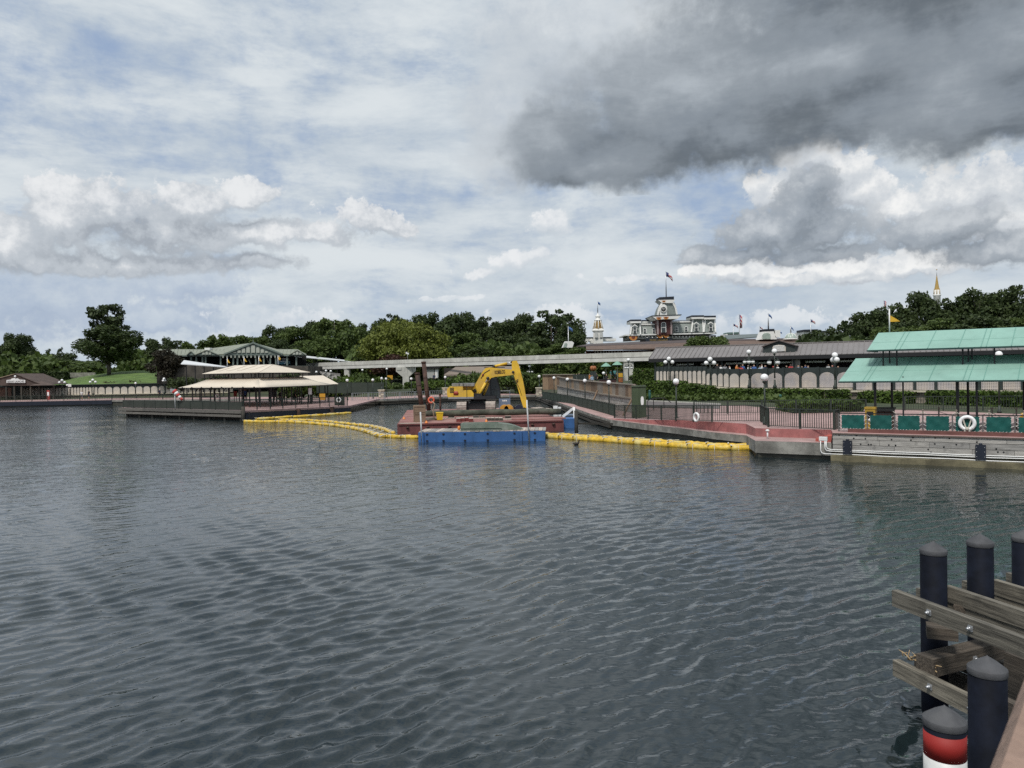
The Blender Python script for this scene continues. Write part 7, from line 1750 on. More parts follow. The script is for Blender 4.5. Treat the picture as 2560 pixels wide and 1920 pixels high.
# undergrowth mass filling the slopes under the trees
rng = np.random.default_rng(12); C = []
for k in range(26000):
    px = rng.uniform(-30, 1480); D = rng.uniform(176, 250); top = 6.5 + 2.0 * math.sin(px * .021) + 1.4 * math.sin(px * .057 + 1); p = Pd(px, 930, D)
    if 450 < px < 790 and D < 200: continue
    if 100 < px < 470 and D < 206: continue
    C.append((p.x, p.y, 3.4 + top * rng.random() ** .8))
o = bpy.data.objects.new('undergrowth', leaf_mesh('undergrowth', np.array(C), .95, None, LEAF_M, rng)); COL.objects.link(o); tag(o, 'dense undergrowth filling the wood behind the waterfront', 'plants', kind='stuff')
C = []
for k in range(7000):
    px = rng.uniform(1400, 1660); D = rng.uniform(138, 156); p = Pd(px, 900, D); C.append((p.x, p.y, 2.0 + 4.6 * rng.random() ** .8))
o = bpy.data.objects.new('undergrowth', leaf_mesh('undergrowth', np.array(C), .7, None, LEAF_M, rng)); COL.objects.link(o); tag(o, 'green planting behind the plaza under the monorail', 'plants', kind='stuff')
C = []
for k in range(9000):
    px = rng.uniform(1990, 2900); D = rng.uniform(108, 150); p = Pd(px, 900, D); C.append((p.x, p.y, 3.2 + 6.0 * rng.random() ** .8))
o = bpy.data.objects.new('undergrowth', leaf_mesh('undergrowth', np.array(C), .8, None, LEAF_D, rng)); COL.objects.link(o); tag(o, 'dark undergrowth below the oaks behind the green canopy', 'plants', kind='stuff')
# planted slope and podium under the pavilion
pod = MB().prism([Pd(392, 960, 157), Pd(770, 955, 157), Pd(770, 915, 157), Pd(392, 912, 157)], (0, 12, 0)); tag(pod.build('station_podium', mat('brown_grey_stone', (.075, .066, .055), .9, .3, .6, bump=.5, bscale=3)), 'brown grey stone podium carrying the green pavilion', 'wall')

# ------------------------------------------------------------------ railway station and towers beyond
WTRIM = mat('white_trim', (.80, .79, .75), .6, .05, .6)
def flag(nm, lb, base, top, w, h, m, droop=.35):
    t = thing(nm, lb, 'flag', base); H = (top - base).length
    MB().tube([base, top], [.14, .07], 6).build('pole', STEEL, t); g = MB(); vs = []
    n = 6
    for i in range(n + 1):
        s = i / n; x = w * s; dz = -droop * w * s * s - .02; y = .12 * w * math.sin(s * 5); a = top + Vector((.08 + x * .9, y, -.15 + dz)); vs += [a, a - Vector((0, 0, h * (1 - .15 * s)))]
    g.add(vs, [(2 * i, 2 * i + 1, 2 * i + 3, 2 * i + 2) for i in range(n)], True); o = g.build('flag', m, t); sm = o.modifiers.new('thickness', 'SOLIDIFY'); sm.thickness = .03
    return t
def flag_mat():
    m = bpy.data.materials.new('striped_flag'); m.use_nodes = True; nt = m.node_tree; b = nt.nodes['Principled BSDF']; tc = nt.nodes.new('ShaderNodeTexCoord'); sp = nt.nodes.new('ShaderNodeSeparateXYZ'); nt.links.new(tc.outputs['Generated'], sp.inputs[0])
    x, z = S(nt, sp.outputs[0]), S(nt, sp.outputs[2]); st = ((z + x * .35) * 22.0)._m('SINE').ss(-.2, .2); can = (x * -1.0)._m('GREATER_THAN', -.42) * z._m('GREATER_THAN', .5)
    c = mixc(nt, can, mixc(nt, st, (.42, .05, .06), (.62, .60, .58)), (.05, .06, .16)); nt.links.new(c, b.inputs['Base Color']); b.inputs['Roughness'].default_value = .8; return m
FLAGM = flag_mat(); BLUEF = mat('blue_flag', (.06, .13, .30), .8, .1, 2.0)
def build_station():
    D = 190.0; P2 = lambda px, py, dd=0.0: Pd(px, py, D + dd)
    t = thing('railway_station', 'ornate grey and white railway station with central clock tower and mansard roofs', 'building', Vector((Pd(1676, 850, D).x, D + 4, 3.5)))
    GRY = mat('sage_grey_slate', (.25, .28, .26), .7, .10, 2.2); BRK = mat('maroon_brick', (.10, .038, .036), .85, .12, 1.5); CRE = mat('dark_iron_cresting', (.012, .016, .024), .6, .1, 2.0); GLA = mat('station_glass', (.05, .06, .062), .2, .1, 2.0); ORG = mat('orange_bunting', (.52, .21, .05), .8, .18, 3.0); GOLD = mat('gilt', (.46, .30, .08), .4, .1, 2.0)
    def pp(pts, dep, name, m, dd=0.0, par=None): return MB().prism([P2(x, y, dd) for x, y in pts], (0, dep, 0)).build(name, m, par or t)
    def rect(x0, x1, y0, y1, dep, name, m, dd=0.0, par=None): return pp([(x0, y1), (x1, y1), (x1, y0), (x0, y0)], dep, name, m, dd, par)
    rect(1572, 1790, 838, 872, 10, 'lower_wall', mat('grey_brown_wall', (.13, .11, .105), .8, .2, .6), .6)
    rect(1572, 1790, 841, 848, 10, 'frieze', mat('pale_frieze', (.40, .39, .36), .8, .15, 1.2), .3)
    pp([(1563, 839.5), (1793, 834), (1793, 831), (1563, 836.5)], 11, 'cornice', WTRIM, -.6)
    k = 1570
    while k < 1788: rect(k, k + 2.2, 840, 843.5, .5, 'bracket', WTRIM, -.15); k += 8.5
    def arched(px, y0, y1, w, par, dd):
        a, b = P2(px - w / 2 - 1.6, y1, dd), P2(px + w / 2 + 1.6, y1, dd); z0 = a.z; a.z = b.z = 0; f = MB().prism(arch_poly(a, b, z0, P2(px, y0 - 1.6, dd).z, 0, Vector()), (0, -.16, 0)).build('window', WTRIM, par)
        a, b = P2(px - w / 2, y1 - 1, dd - .2), P2(px + w / 2, y1 - 1, dd - .2); z0 = a.z; a.z = b.z = 0; MB().prism(arch_poly(a, b, z0, P2(px, y0, dd - .2).z, 0, Vector()), (0, -.04, 0)).build('pane', GLA, f)
        MB().bar(P2(px - w / 2, (y0 + y1) / 2, dd - .28), P2(px + w / 2, (y0 + y1) / 2, dd - .28), .08, .1).build('glazing_bar', WTRIM, f)
    # mansards
    def mans(x0, x1, yt, yb, wins, rise=0.0):
        m = MB(); a, b, c, d = P2(x0, yb, .2), P2(x1, yb - rise, .2), P2(x1, yt - rise, 1.6), P2(x0, yt, 1.6)
        m.add([a, b, c, d, a + Vector((0, 8, 0)), b + Vector((0, 8, 0)), c + Vector((0, 6, 0)), d + Vector((0, 6, 0))], [(0, 1, 2, 3), (5, 4, 7, 6), (3, 2, 6, 7), (4, 0, 3, 7), (1, 5, 6, 2)]); o = m.build('mansard', GRY, t)
        MB().bar(P2(x0, yt, 1.4), P2(x1, yt - rise, 1.4), .5, .35).build('gutter', WTRIM, o)
        MB().bar(P2(x0, yt - 3.5, 1.8), P2(x1, yt - 3.5 - rise, 1.8), .1, .1).build('ridge_rail', CRE, o)
        k = x0
        while k < x1: MB().bar(P2(k, yt, 1.8), P2(k, yt - 3.8, 1.8), .1, .1, up=(0, 1, 0)).build('rail_post', CRE, o); k += 4
        for wx in wins: arched(wx, yb - 14.5 - rise * (wx - x0) / (x1 - x0), yb - 2.5 - rise * (wx - x0) / (x1 - x0), 5.6, o, -.3)
    mans(1600, 1643, 811, 836, (1612, 1634.5)); mans(1680, 1737, 805, 832, (1691.5, 1715.5), 1.0)
    def pavil(x0, x1, yt, yb, wx, dd=-.6):
        xa = (x1 - x0) * .14
        o = MB(); q = [P2(x0, yb, dd), P2(x1, yb, dd), P2(x1 - xa * .4, yt, dd + .8), P2(x0 + xa, yt, dd + .8)]
        o.add(q + [p + Vector((.5, 5, 0)) for p in q], [(0, 1, 2, 3), (5, 4, 7, 6), (3, 2, 6, 7), (4, 0, 3, 7), (1, 5, 6, 2)]); o = o.build('pavilion', GRY, t)
        for a, b in ((q[0], q[3]), (q[1], q[2])): MB().bar(a + Vector((0, -.1, 0)), b + Vector((0, -.1, 0)), .34, .34, up=(0, 1, 0)).build('hip_trim', WTRIM, o)
        pp([(x0 + xa - 3, yt + 1), (x1 + 1.5, yt + .4), (x1 + 2.5, yt - 4), (x0 + xa - 4, yt - 3.6)], 6, 'cap_cornice', WTRIM, dd - .2, o)
        pp([(x0 + xa - 3, yt - 3.6), (x1 + 2, yt - 4), (x1 + 2, yt - 8.6), (x0 + xa - 3, yt - 8.2)], 6, 'cresting', CRE, dd, o)
        arched(wx, yb - 19, yb - 3, 6.4, o, dd - .1)
        pp([(wx - 8, yb - 20), (wx, yb - 26), (wx + 8, yb - 20), (wx + 6, yb - 19), (wx, yb - 23), (wx - 6, yb - 19)], .4, 'pediment', WTRIM, dd - .5, o)
    pavil(1575.5, 1601, 807, 836.5, 1587); pavil(1601, 1626, 808.5, 815, 1610, 3.0) if False else None
    rect(1605, 1628, 800, 803.5, 4, 'rear_cresting', CRE, 5); rect(1606, 1627, 803.5, 809, 4, 'rear_parapet', WTRIM, 5)
    pavil(1728, 1758, 796.5, 830.5, 1741); pavil(1759, 1788, 797.5, 830, 1777)
    # clock tower
    tw = rect(1643, 1681, 797, 836, 7, 'tower_brick', BRK, -1.6)
    for x in (1643, 1676.5): rect(x, x + 3.8, 798, 836, .5, 'quoin', mat('pale_pink_quoin', (.38, .30, .29), .8, .1, 2.0), -1.75, tw)
    arched(1659, 806.5, 831, 9.6, tw, -1.7)
    pp([(1630, 790.5), (1704, 787.5), (1694, 797), (1642, 799)], 9.5, 'tower_cornice', WTRIM, -2.6, tw); pp([(1630, 790.5), (1704, 787.5), (1704, 785.8), (1630, 788.5)], 9.5, 'cornice_edge', SLATE, -2.7, tw)
    up = MB(); rings = []
    for y, xl, xr in ((788, 1644, 1692), (780, 1645.5, 1690.5), (770, 1648, 1688), (762, 1652, 1684.5), (757, 1655, 1682)):
        a, b = P2(xl, y, -1.6), P2(xr, y, -1.6); w = b.x - a.x; rings.append([a, b, b + Vector((0, w, 0)), a + Vector((0, w, 0))])
    vs = [v for r in rings for v in r]; up.add(vs, [(i * 4 + k, i * 4 + (k + 1) % 4, (i + 1) * 4 + (k + 1) % 4, (i + 1) * 4 + k) for i in range(4) for k in range(4)]); uo = up.build('tower_roof', GRY, t)
    for k in range(2):
        for i in range(4): MB().bar(rings[i][k] + Vector((0, -.1, 0)), rings[i + 1][k] + Vector((0, -.1, 0)), .42, .42, up=(0, 1, 0)).build('hip_trim', WTRIM, uo)
    # clock dormers: front face and right flank
    a, b = P2(1650, 788, -2.2), P2(1668, 788, -2.2); z0 = a.z; a.z = b.z = 0; dm = MB().prism(arch_poly(a, b, z0, P2(1659, 760.5, -2.2).z, 0, Vector()), (0, 1.2, 0)).build('clock_dormer', WTRIM, uo)
    c = P2(1658.5, 773.5, -2.3); MB().tube([c, c + Vector((0, -.12, 0))], .62, 20).build('clock_face', mat('dark_clock_face', (.08, .085, .085), .4, .1, 3.0), dm); MB().torus(c + Vector((0, -.1, 0)), .68, .09, (1, 0, 0), (0, 0, 1), 20, 6).build('clock_rim', WTRIM, dm)
    for ang, l in ((50, .42), (-120, .3)): MB().bar(c + Vector((0, -.15, 0)), c + Vector((l * math.cos(R(ang)), -.15, l * math.sin(R(ang)))), .05, .05).build('clock_hand', WTRIM, dm)
    rx = rings[1][1].x; cz = c.z; cy = D - 1.6 + 2.3; fl = MB().box((rx - .2, cy, (z0 + P2(1684, 762).z) / 2), (.9, 1.7, P2(1684, 762).z - z0)).build('flank_dormer', WTRIM, uo); MB().tube([(rx + .2, cy, cz), (rx + .34, cy, cz)], .6, 16).build('clock_face', MATS['dark_clock_face'], fl)
    pp([(1655, 757.5), (1682, 757.5), (1688, 749), (1645.5, 750)], 4.6, 'lantern_cornice', WTRIM, -2.0, uo); pp([(1649, 750), (1685, 749), (1685, 741), (1649, 743)], 4.6, 'cresting', CRE, -1.8, uo)
    for x in (1648, 1686): MB().tube([P2(x, 762, -1.2), P2(x, 756.5, -1.2)], [.18, .05], 6).build('finial', STEEL, uo)
    # bunting
    def fan(px, py, r, dd):
        c = P2(px, py, dd); g = MB(); pts = [c + Vector((r * math.cos(a), 0, r * math.sin(a) * .95)) for a in [math.pi + math.pi * k / 12 for k in range(13)]]; o = g.prism([c + Vector((-r, 0, .05))] + pts[1:-1] + [c + Vector((r, 0, .05))], (0, -.12, 0)).build('bunting', ORG, t)
        g2 = MB(); pts = [c + Vector((r * .45 * math.cos(a), -.14, r * .45 * math.sin(a))) for a in [math.pi + math.pi * k / 8 for k in range(9)]]; g2.prism(pts, (0, -.03, 0)).build('bunting_centre', REDW, o)
    fan(1583, 842, 1.02, -.9); fan(1647, 793.5, .62, -2.9); fan(1665, 792.5, .62, -2.9); fan(1659.5, 752, .42, -2.3); fan(1650, 838, .75, -1.2); fan(1665, 837, .75, -1.2)
    # name board
    nb = rect(1614, 1680, 845, 854, .2, 'name_board', mat('navy_board', (.02, .025, .035), .5, .05, 1.0), -1.0); text_on(nb, 'MAGIC KINGDOM', P2(1647, 849.8, -1.03), 44 * m_px(D), 4.6 * m_px(D), GOLD)
    for x in (1618, 1631, 1643, 1656, 1670): MB().ball(P2(x, 844, -1.3), .13, 8, 5).build('sign_lamp', GLOBE, t)
    b = P2(1665.5, 742, 1); flag('flag_pole', 'tall pole with a striped flag on the station clock tower', b, Vector((b.x, b.y, Pd(1665, 677, D).z)), 1.7, 1.15, FLAGM, .9)
    # --- platform roofs in front
    pr = thing('platform_roof', 'long dark brown platform roof in front of the railway station', 'roof', Pd(1600, 880, 172)); PRF = mat('brown_metal_roof', (.075, .055, .05), .7, .12, .5); PR2 = mat('rust_tan_roof', (.135, .088, .066), .8, .15, .6)
    def sl(pts, m, name='roof_slope'): o = MB().add([Pd(x, y, d) for x, y, d in pts], [(0, 1, 2, 3)]).build(name, m, pr); s = o.modifiers.new('thickness', 'SOLIDIFY'); s.thickness = .2
    sl([(1440, 868, 168), (1740, 858, 168), (1740, 851, 176), (1470, 862, 176)], PRF); sl([(1465, 876, 160), (1720, 872, 160), (1720, 859, 168), (1465, 868, 168)], PR2)
    sl([(1480, 862.5, 178), (1600, 853, 178), (1600, 851, 184), (1490, 859, 184)], mat('grey_blue_roof', (.30, .33, .34), .6, .08, .6))
    sl([(1800, 852, 150), (1990, 848, 150), (1985, 845, 158), (1800, 848, 158)], PRF); sl([(1790, 866, 142), (2010, 858, 142), (2006, 849, 150), (1790, 853, 150)], PR2); sl([(1815, 848, 160), (1912, 840, 160), (1910, 834, 168), (1812, 838, 168)], mat('slate_roof', (.13, .155, .15), .6, .1, .8))
    MB().prism([Pd(1465, 884, 162), Pd(1720, 880, 162), Pd(1720, 874, 162), Pd(1465, 877, 162)], (0, 1, 0)).build('shop_front', mat('dark_red_front', (.10, .035, .03), .8, .3, 1.5), pr)
    for k in range(14): p = Pd(1488 + k * 7, 882, 161.5); MB().box(p, (.3, .2, .5)).build('pilaster', CREAM, pr)
    # arched ticket dormer and glass dome
    D2 = 148.0; q = lambda x, y, dd=0: Pd(x, y, D2 + dd)
    dm = thing('arched_dormer', 'white arched roof dormer with dark cresting right of the station', 'dormer', q(1920, 850)); MB().prism([q(1901, 849), q(1942, 848), q(1934, 828), q(1909, 829)], (0, 3, 0)).build('dormer', WTRIM, dm)
    a, b = q(1906, 848, -.05), q(1926, 848, -.05); z0 = a.z; a.z = b.z = 0; MB().prism(arch_poly(a, b, z0, q(1916, 832.5).z, 0, Vector()), (0, -.1, 0)).build('arch', mat('pale_green_glass', (.33, .40, .35), .4, .1, 1.0), dm); MB().prism([q(1909, 829), q(1936, 828), q(1936, 822), q(1909, 823)], (0, 2.5, 0)).build('cresting', CRE, dm)
    MB().box(q(1940, 835, 1), (1.0, 2.0, 1.4)).build('side_dormer', WTRIM, dm)
    b = q(1921, 823, .5); flag('flag_pole', 'thin pole with a pale flag on the white arched dormer', b, Vector((b.x, b.y, q(1921, 782).z)), .7, .5, BLUEF, 1.0)
    gd = thing('glass_dome', 'small pale green glass dome right of the arched dormer', 'dome', q(1977, 848)); MB().lathe(q(1977, 846), [(1.15, 0), (1.1, .1), (1.0, .4), (.75, .72), (.35, .92), (.05, 1.0)], 16).build('dome', MATS['pale_green_glass'], gd)
    for k in range(8): a = k * math.pi / 4; MB().tube([q(1977, 846) + Vector((r * math.cos(a), r * math.sin(a), z)) for r, z in ((1.18, .02), (1.04, .4), (.78, .75), (.36, .95), (.02, 1.03))], .06, 5).build('rib', WTRIM, gd)
    MB().lathe(q(1977, 849), [(1.5, 0), (1.5, .16), (1.25, .22)], 16).build('drum', WTRIM, gd); b = q(1977, 834); flag('flag_pole', 'thin pole with a small flag on the glass dome', b, Vector((b.x, b.y, q(1977, 815).z)), .5, .35, BLUEF, 1.1)
    # white building fragments and the other flags
    wf = thing('white_parapet_building', 'white building with dark cresting behind the loose trees', 'building', Pd(2050, 850, 190)); MB().prism([Pd(2010, 850, 190), Pd(2085, 848, 190), Pd(2085, 828, 190), Pd(2010, 829, 190)], (0, 6, 0)).build('wall', WTRIM, wf); MB().prism([Pd(2010, 829, 189.6), Pd(2045, 828, 189.6), Pd(2045, 823, 189.6), Pd(2010, 824, 189.6)], (0, 5, 0)).build('cresting', CRE, wf)
    MB().prism([Pd(2045, 829.5, 189), Pd(2090, 828.5, 189), Pd(2090, 826.5, 189), Pd(2045, 827, 189)], (0, 5, 0)).build('parapet', SLATE, wf)
    wl = thing('low_green_parapet', 'low green roofed parapet right of the station tree', 'building', Pd(1830, 840, 178)); MB().prism([Pd(1815, 845, 178), Pd(1850, 844, 178), Pd(1850, 834, 178), Pd(1815, 835, 178)], (0, 5, 0)).build('wall', WTRIM, wl); MB().prism([Pd(1820, 835, 177.6), Pd(1849, 834, 177.6), Pd(1849, 830, 177.6), Pd(1820, 831, 177.6)], (0, 4, 0)).build('roof', mat('verdigris', (.12, .19, .17), .7, .1, 1.0), wl)
    for px, yb, yt, D3, w, h, m, lb in ((1833.5, 834, 808, 176, 1.1, .5, FLAGM, 'small striped flag left of the tall furled flag'), (1848.5, 838, 785, 174, .65, 3.2, FLAGM, 'tall pole with a large furled striped flag'), (1899.5, 840, 815, 176, .65, .4, FLAGM, 'small striped flag left of the arched dormer'), (1950, 848, 827, 172, .4, .4, BLUEF, 'tiny pale flag between dormer and dome'), (2027, 826, 797, 188, 1.1, .7, FLAGM, 'striped flag on the white parapet building'), (2106, 826, 800, 160, .9, .7, FLAGM, 'striped flag at the edge of the loose trees'), (2210, 790, 750, 170, .5, 1.6, FLAGM, 'furled striped flag above the mid size oak'), (1421, 850, 815, 165, 1.0, .8, BLUEF, 'blue flag at the right end of the tree row')):
        b, tp = Pd(px, yb, D3), Pd(px, yt, D3); b.z -= 6; flag('flag_pole', lb, b, Vector((b.x, b.y, tp.z)), w, h, m, .6)
    # gold domed white tower on the left
    D4 = 215.0; q = lambda x, y, dd=0: Pd(x, y, D4 + dd); k = m_px(D4); c = q(1495.5, 849); base = Vector((c.x, c.y, c.z)); tt = thing('gilded_tower', 'white tower with a gold ribbed dome and flag left of the station', 'tower', base)
    Zp = lambda y: (849 - y) * k
    MB().lathe(base, [(14 * k * 1.2, -6), (14 * k * 1.2, Zp(847)), (14.3 * k * 1.2, Zp(846)), (14 * k * 1.2, Zp(829)), (17 * k * 1.2, Zp(828)), (17 * k * 1.2, Zp(825)), (12 * k * 1.2, Zp(822))], 4, smooth=False, rz=R(38)).build('body', WTRIM, tt)
    for s in (-1, 1): MB().box(base + Vector((s * 6 * k, -14 * k * 1.0, Zp(838))), (7 * k, .3, 13 * k)).build('window_panel', mat('tower_pale_panel', (.55, .56, .54), .6, .05, 1.0), tt)
    MB().lathe(base, [(12.5 * k, Zp(824)), (11 * k, Zp(815)), (9.5 * k, Zp(808)), (7.5 * k, Zp(802))], 8, smooth=False).build('gold_dome', mat('old_gold', (.26, .16, .045), .5, .15, 1.5), tt)
    for a in range(8): aa = a * math.pi / 4; MB().tube([base + Vector((r * k * math.cos(aa), r * k * math.sin(aa), Zp(y))) for r, y in ((12.8, 824), (11.3, 815), (9.8, 808), (7.8, 802))], .13, 5).build('rib', WTRIM, tt)
    MB().lathe(base, [(9 * k, Zp(802)), (9.5 * k, Zp(800)), (6 * k, Zp(799)), (5.5 * k, Zp(793)), (7 * k, Zp(791)), (3.5 * k, Zp(788)), (1.2 * k, Zp(784)), (.3 * k, Zp(778))], 10).build('lantern', WTRIM, tt)
    b = base + Vector((0, 0, Zp(782))); flag('flag_pole', 'thin pole with a small blue flag on the gilded tower', b, base + Vector((0, 0, Zp(753))), .75, .75, BLUEF, .7)
    hs = thing('white_roof_house', 'white balustraded buildings around the foot of the gilded tower', 'building', q(1495, 852, 3)); MB().prism([q(1458, 853, 2), q(1540, 852, 2), q(1540, 846, 2), q(1520, 845, 2), q(1470, 846, 2), q(1458, 844, 2)], (0, 4, 0)).build('wall', WTRIM, hs); MB().prism([q(1462, 844.5, 1.8), q(1532, 843.5, 1.8), q(1532, 842.5, 1.8), q(1462, 843, 1.8)], (0, 4, 0)).build('balustrade', SLATE, hs)
    for x in (1466, 1481, 1490): MB().prism([q(x - 4, 858, 0), q(x + 4, 858, 0), q(x + 4, 851, 0), q(x, 847.5, 0), q(x - 4, 851, 0)], (0, 3, 0)).build('gable', WTRIM, hs)
    g2 = thing('arch_roof_cab', 'white arched roof structure at the end of the railway roof', 'roof', Pd(1420, 870, 160)); MB().prism([Pd(1406, 869, 160), Pd(1431, 869, 160), Pd(1435, 857, 160), Pd(1430, 853, 160), Pd(1413, 853, 160)], (0, 3, 0)).build('roof', WTRIM, g2); MB().prism([Pd(1408, 868, 159.9), Pd(1415, 868, 159.9), Pd(1418, 858, 159.9), Pd(1412, 858, 159.9)], (0, -.05, 0)).build('pane', MATS['pale_green_glass'], g2)
    # castle spire far away
    D5 = 430.0; k = m_px(D5); c = Pd(2343, 800, D5); base = Vector((c.x, c.y, c.z)); sp = thing('castle_spire', 'slender gold castle spire on a white turret above the oaks', 'tower', base); Zs = lambda y: (800 - y) * k
    MB().lathe(base, [(8 * k, -30), (8 * k, Zs(741)), (9.5 * k, Zs(739)), (9.5 * k, Zs(737)), (6.5 * k, Zs(735)), (7.5 * k, Zs(727)), (6 * k, Zs(725))], 10).build('turret', WTRIM, sp)
    MB().lathe(base, [(6.3 * k, Zs(727)), (4.2 * k, Zs(714)), (2.2 * k, Zs(700)), (.8 * k, Zs(690))], 10, smooth=False).build('gold_cone', GOLD, sp); MB().tube([base + Vector((0, 0, Zs(692))), base + Vector((0, 0, Zs(675)))], [.15, .08], 6).build('finial_rod', STEEL, sp); MB().ball(base + Vector((0, 0, Zs(674.5))), .32, 8, 6).build('finial_ball', GOLD, sp)
    for a in range(6): aa = a * math.pi / 3; MB().tube([base + Vector((7.6 * k * math.cos(aa), 7.6 * k * math.sin(aa), Zs(736))), base + Vector((7.0 * k * math.cos(aa), 7.0 * k * math.sin(aa), Zs(721)))], [.3, .06], 5).build('pinnacle', GOLD, sp)
build_station()

# ------------------------------------------------------------------ foreground dolphin of piles and timbers
PILEM = mat('navy_black_pile_sleeve', (.0055, .0075, .0145), .7, .3, 3.5, spec=.12)
CAPM = mat('grey_pile_cap', (.066, .067, .072), .75, .14, 7.0, bump=.12, bscale=50, col2=(.085, .086, .088))
WETW = woodmat('weathered_fender_timber', (.17, .155, .125), 0, .38, scale=1.6)
WETD = woodmat('shaded_fender_timber', (.085, .07, .055), 0, .35, scale=2.4)  # darker copy of the fender timber, shade put into its colour
def pile(px, ytop, D, dia, lb, bands=False):
    p = Pd(px, ytop, D); r = dia / 2; t = thing('capped_pile', lb, 'pile', (p.x, p.y, 0), group='capped piles of the near fender dolphin'); ct = p.z; rim = ct - .66 * r * 1.06
    MB().tube([(p.x, p.y, -2.0), (p.x, p.y, rim - .005)], r, 28, cap=True).build('sleeve', PILEM, t)
    MB().lathe((p.x, p.y, 0), [(r * 1.015, rim - .40 * r), (r * 1.035, rim - .36 * r), (r * 1.035, rim - .03 * r), (r * 1.01, rim), (r * .55, lerp(rim, ct, .5)), (r * .06, ct - .008), (r * .01, ct)], 32).build('cone_cap', CAPM, t)
    if bands:
        z = rim - .66 * r; h = r * 1.28; RED = mat('red_band_tape', (.27, .014, .010), .65, .08, 2.0)
        MB().lathe((p.x, p.y, 0), [(r * 1.006, z - h), (r * 1.006, z)], 32).build('red_band', RED, t); MB().lathe((p.x, p.y, 0), [(r * 1.008, z - 2.6 * h), (r * 1.008, z - h - .001)], 32).build('white_band', mat('white_band_tape', (.60, .60, .58), .5, .10, 5.0), t)
    return p
pile(2333, 1352, 9.9, .315, 'black capped pile standing in the open end of the timber frame')
pile(2450, 1333, 10.2, .315, 'black capped pile in the second bay of the timber frame')
pile(2562, 1322, 10.5, .315, 'black capped pile in the third bay at the picture edge')
pile(2468, 1638, 6.9, .315, 'tall near black capped pile beside the wooden rail')
pile(2361, 1762, 6.2, .315, 'low black capped pile with red and white bands', bands=True)
# timbers: pairs of whalers running right and towards us either side of each pile row
FD = Vector((.25, -.97, 0)).normalized()      # direction of the whalers
def beam(lb, p_px, D, length, w, h, m=WETW, dirv=FD, back=0.0, nm='timber_beam', bolts=(), zshift=0.0):
    a = Pd(*p_px, D) - dirv * back; a.z += zshift; b = a + dirv * (length + back)
    t = thing(nm, lb, 'timber', a, math.atan2(dirv.y, dirv.x))
    MB().box((length / 2 + back / 2, 0, 0), (length + back, w, h)).build('beam', m, t, world=False)
    for s in bolts:
        MB().box((s, -w / 2 - .008, .0), (.065, .012, .065)).build('washer_plate', STEEL, t, world=False); MB().tube([(s, -w / 2 - .012, 0), (s, -w / 2 - .06, 0)], .014, 8).build('bolt', STEEL, t, world=False); MB().lathe((s, -w / 2 - .03, 0), [(.022, -.02), (.025, 0), (.022, .02)], 6, sy=.5).build('nut', STEEL, t, world=False)
    return a
beam('upper front whaler timber with two plated bolts on the near dolphin', (2237, 1494), 9.75, 3.4, .09, .205, bolts=(.62, 1.22, 2.1))
beam('upper timber behind the first pile of the near dolphin', (2296, 1487), 10.55, 3.4, .08, .20, bolts=())
beam('upper timber before the second pile of the near dolphin', (2368, 1482), 10.05, 3.2, .09, .205, bolts=(1.5,))
beam('upper timber behind the second pile of the near dolphin', (2410, 1468), 10.9, 3.0, .08, .20)
beam('upper timber before the third pile of the near dolphin', (2486, 1466), 10.4, 2.6, .09, .20)
beam('upper timber behind the third pile at the picture edge', (2520, 1448), 11.2, 2.4, .08, .20)
beam('lower front whaler timber with splintered straw topped end', (2240, 1668), 9.75, 3.4, .10, .205, bolts=(.62, 1.22))
beam('lower timber behind the first pile of the near dolphin', (2292, 1650), 10.55, 3.4, .09, .19, m=WETD)
beam('lower timber before the second pile of the near dolphin', (2368, 1640), 10.1, 3.0, .09, .20, m=WETD)
beam('lowest rear timber in the shade of the near dolphin', (2410, 1630), 10.9, 3.0, .09, .19, m=WETD)
CD = Vector((.62, .78, 0)).normalized()
beam('dark cross timber tying the front whalers below the first pile', (2312, 1664), 9.35, 2.3, .24, .22, m=WETD, dirv=Vector((.91, .41, 0)).normalized(), bolts=(.75,), nm='cross_timber')
beam('short spacer block under the upper front whaler at the first pile', (2316, 1574), 9.55, .34, .25, .14, m=WETD, dirv=Vector((.9, -.43, 0)).normalized(), nm='spacer_block')
beam('spacer block set between the upper whalers right of the first pile', (2408, 1536), 9.75, .42, .22, .2, m=WETD, dirv=Vector((.62, .78, 0)).normalized(), nm='spacer_block')
beam('square timber end block standing behind the wooden rail', (2536, 1680), 8.6, .5, .3, .5, m=WETD, nm='spacer_block')
beam('lower right timber running behind the tall near pile', (2440, 1735), 8.2, 2.2, .10, .205, m=WETD, bolts=(.62,))
# splinters and straw on the lower timber
p = Pd(2262, 1642, 9.75); s = thing('straw_tuft', 'tuft of pale straw and splinters on the lower front whaler', 'straw', p); rr = random.Random(4); STW = mat('pale_straw', (.46, .33, .18), .9, .15, 8.0)
for k in range(16):
    a = p + FD * rr.uniform(-.05, .5) + Vector((0, rr.uniform(-.05, .04), rr.uniform(-.02, .03))); d = FD * rr.uniform(-.34, .24) + Vector((0, rr.uniform(-.06, .06), rr.uniform(.02, .14))); MB().tube([a, a + d * .5 + Vector((0, 0, .02)), a + d], [.009, .008, .003], 5).build('straw', STW, s)
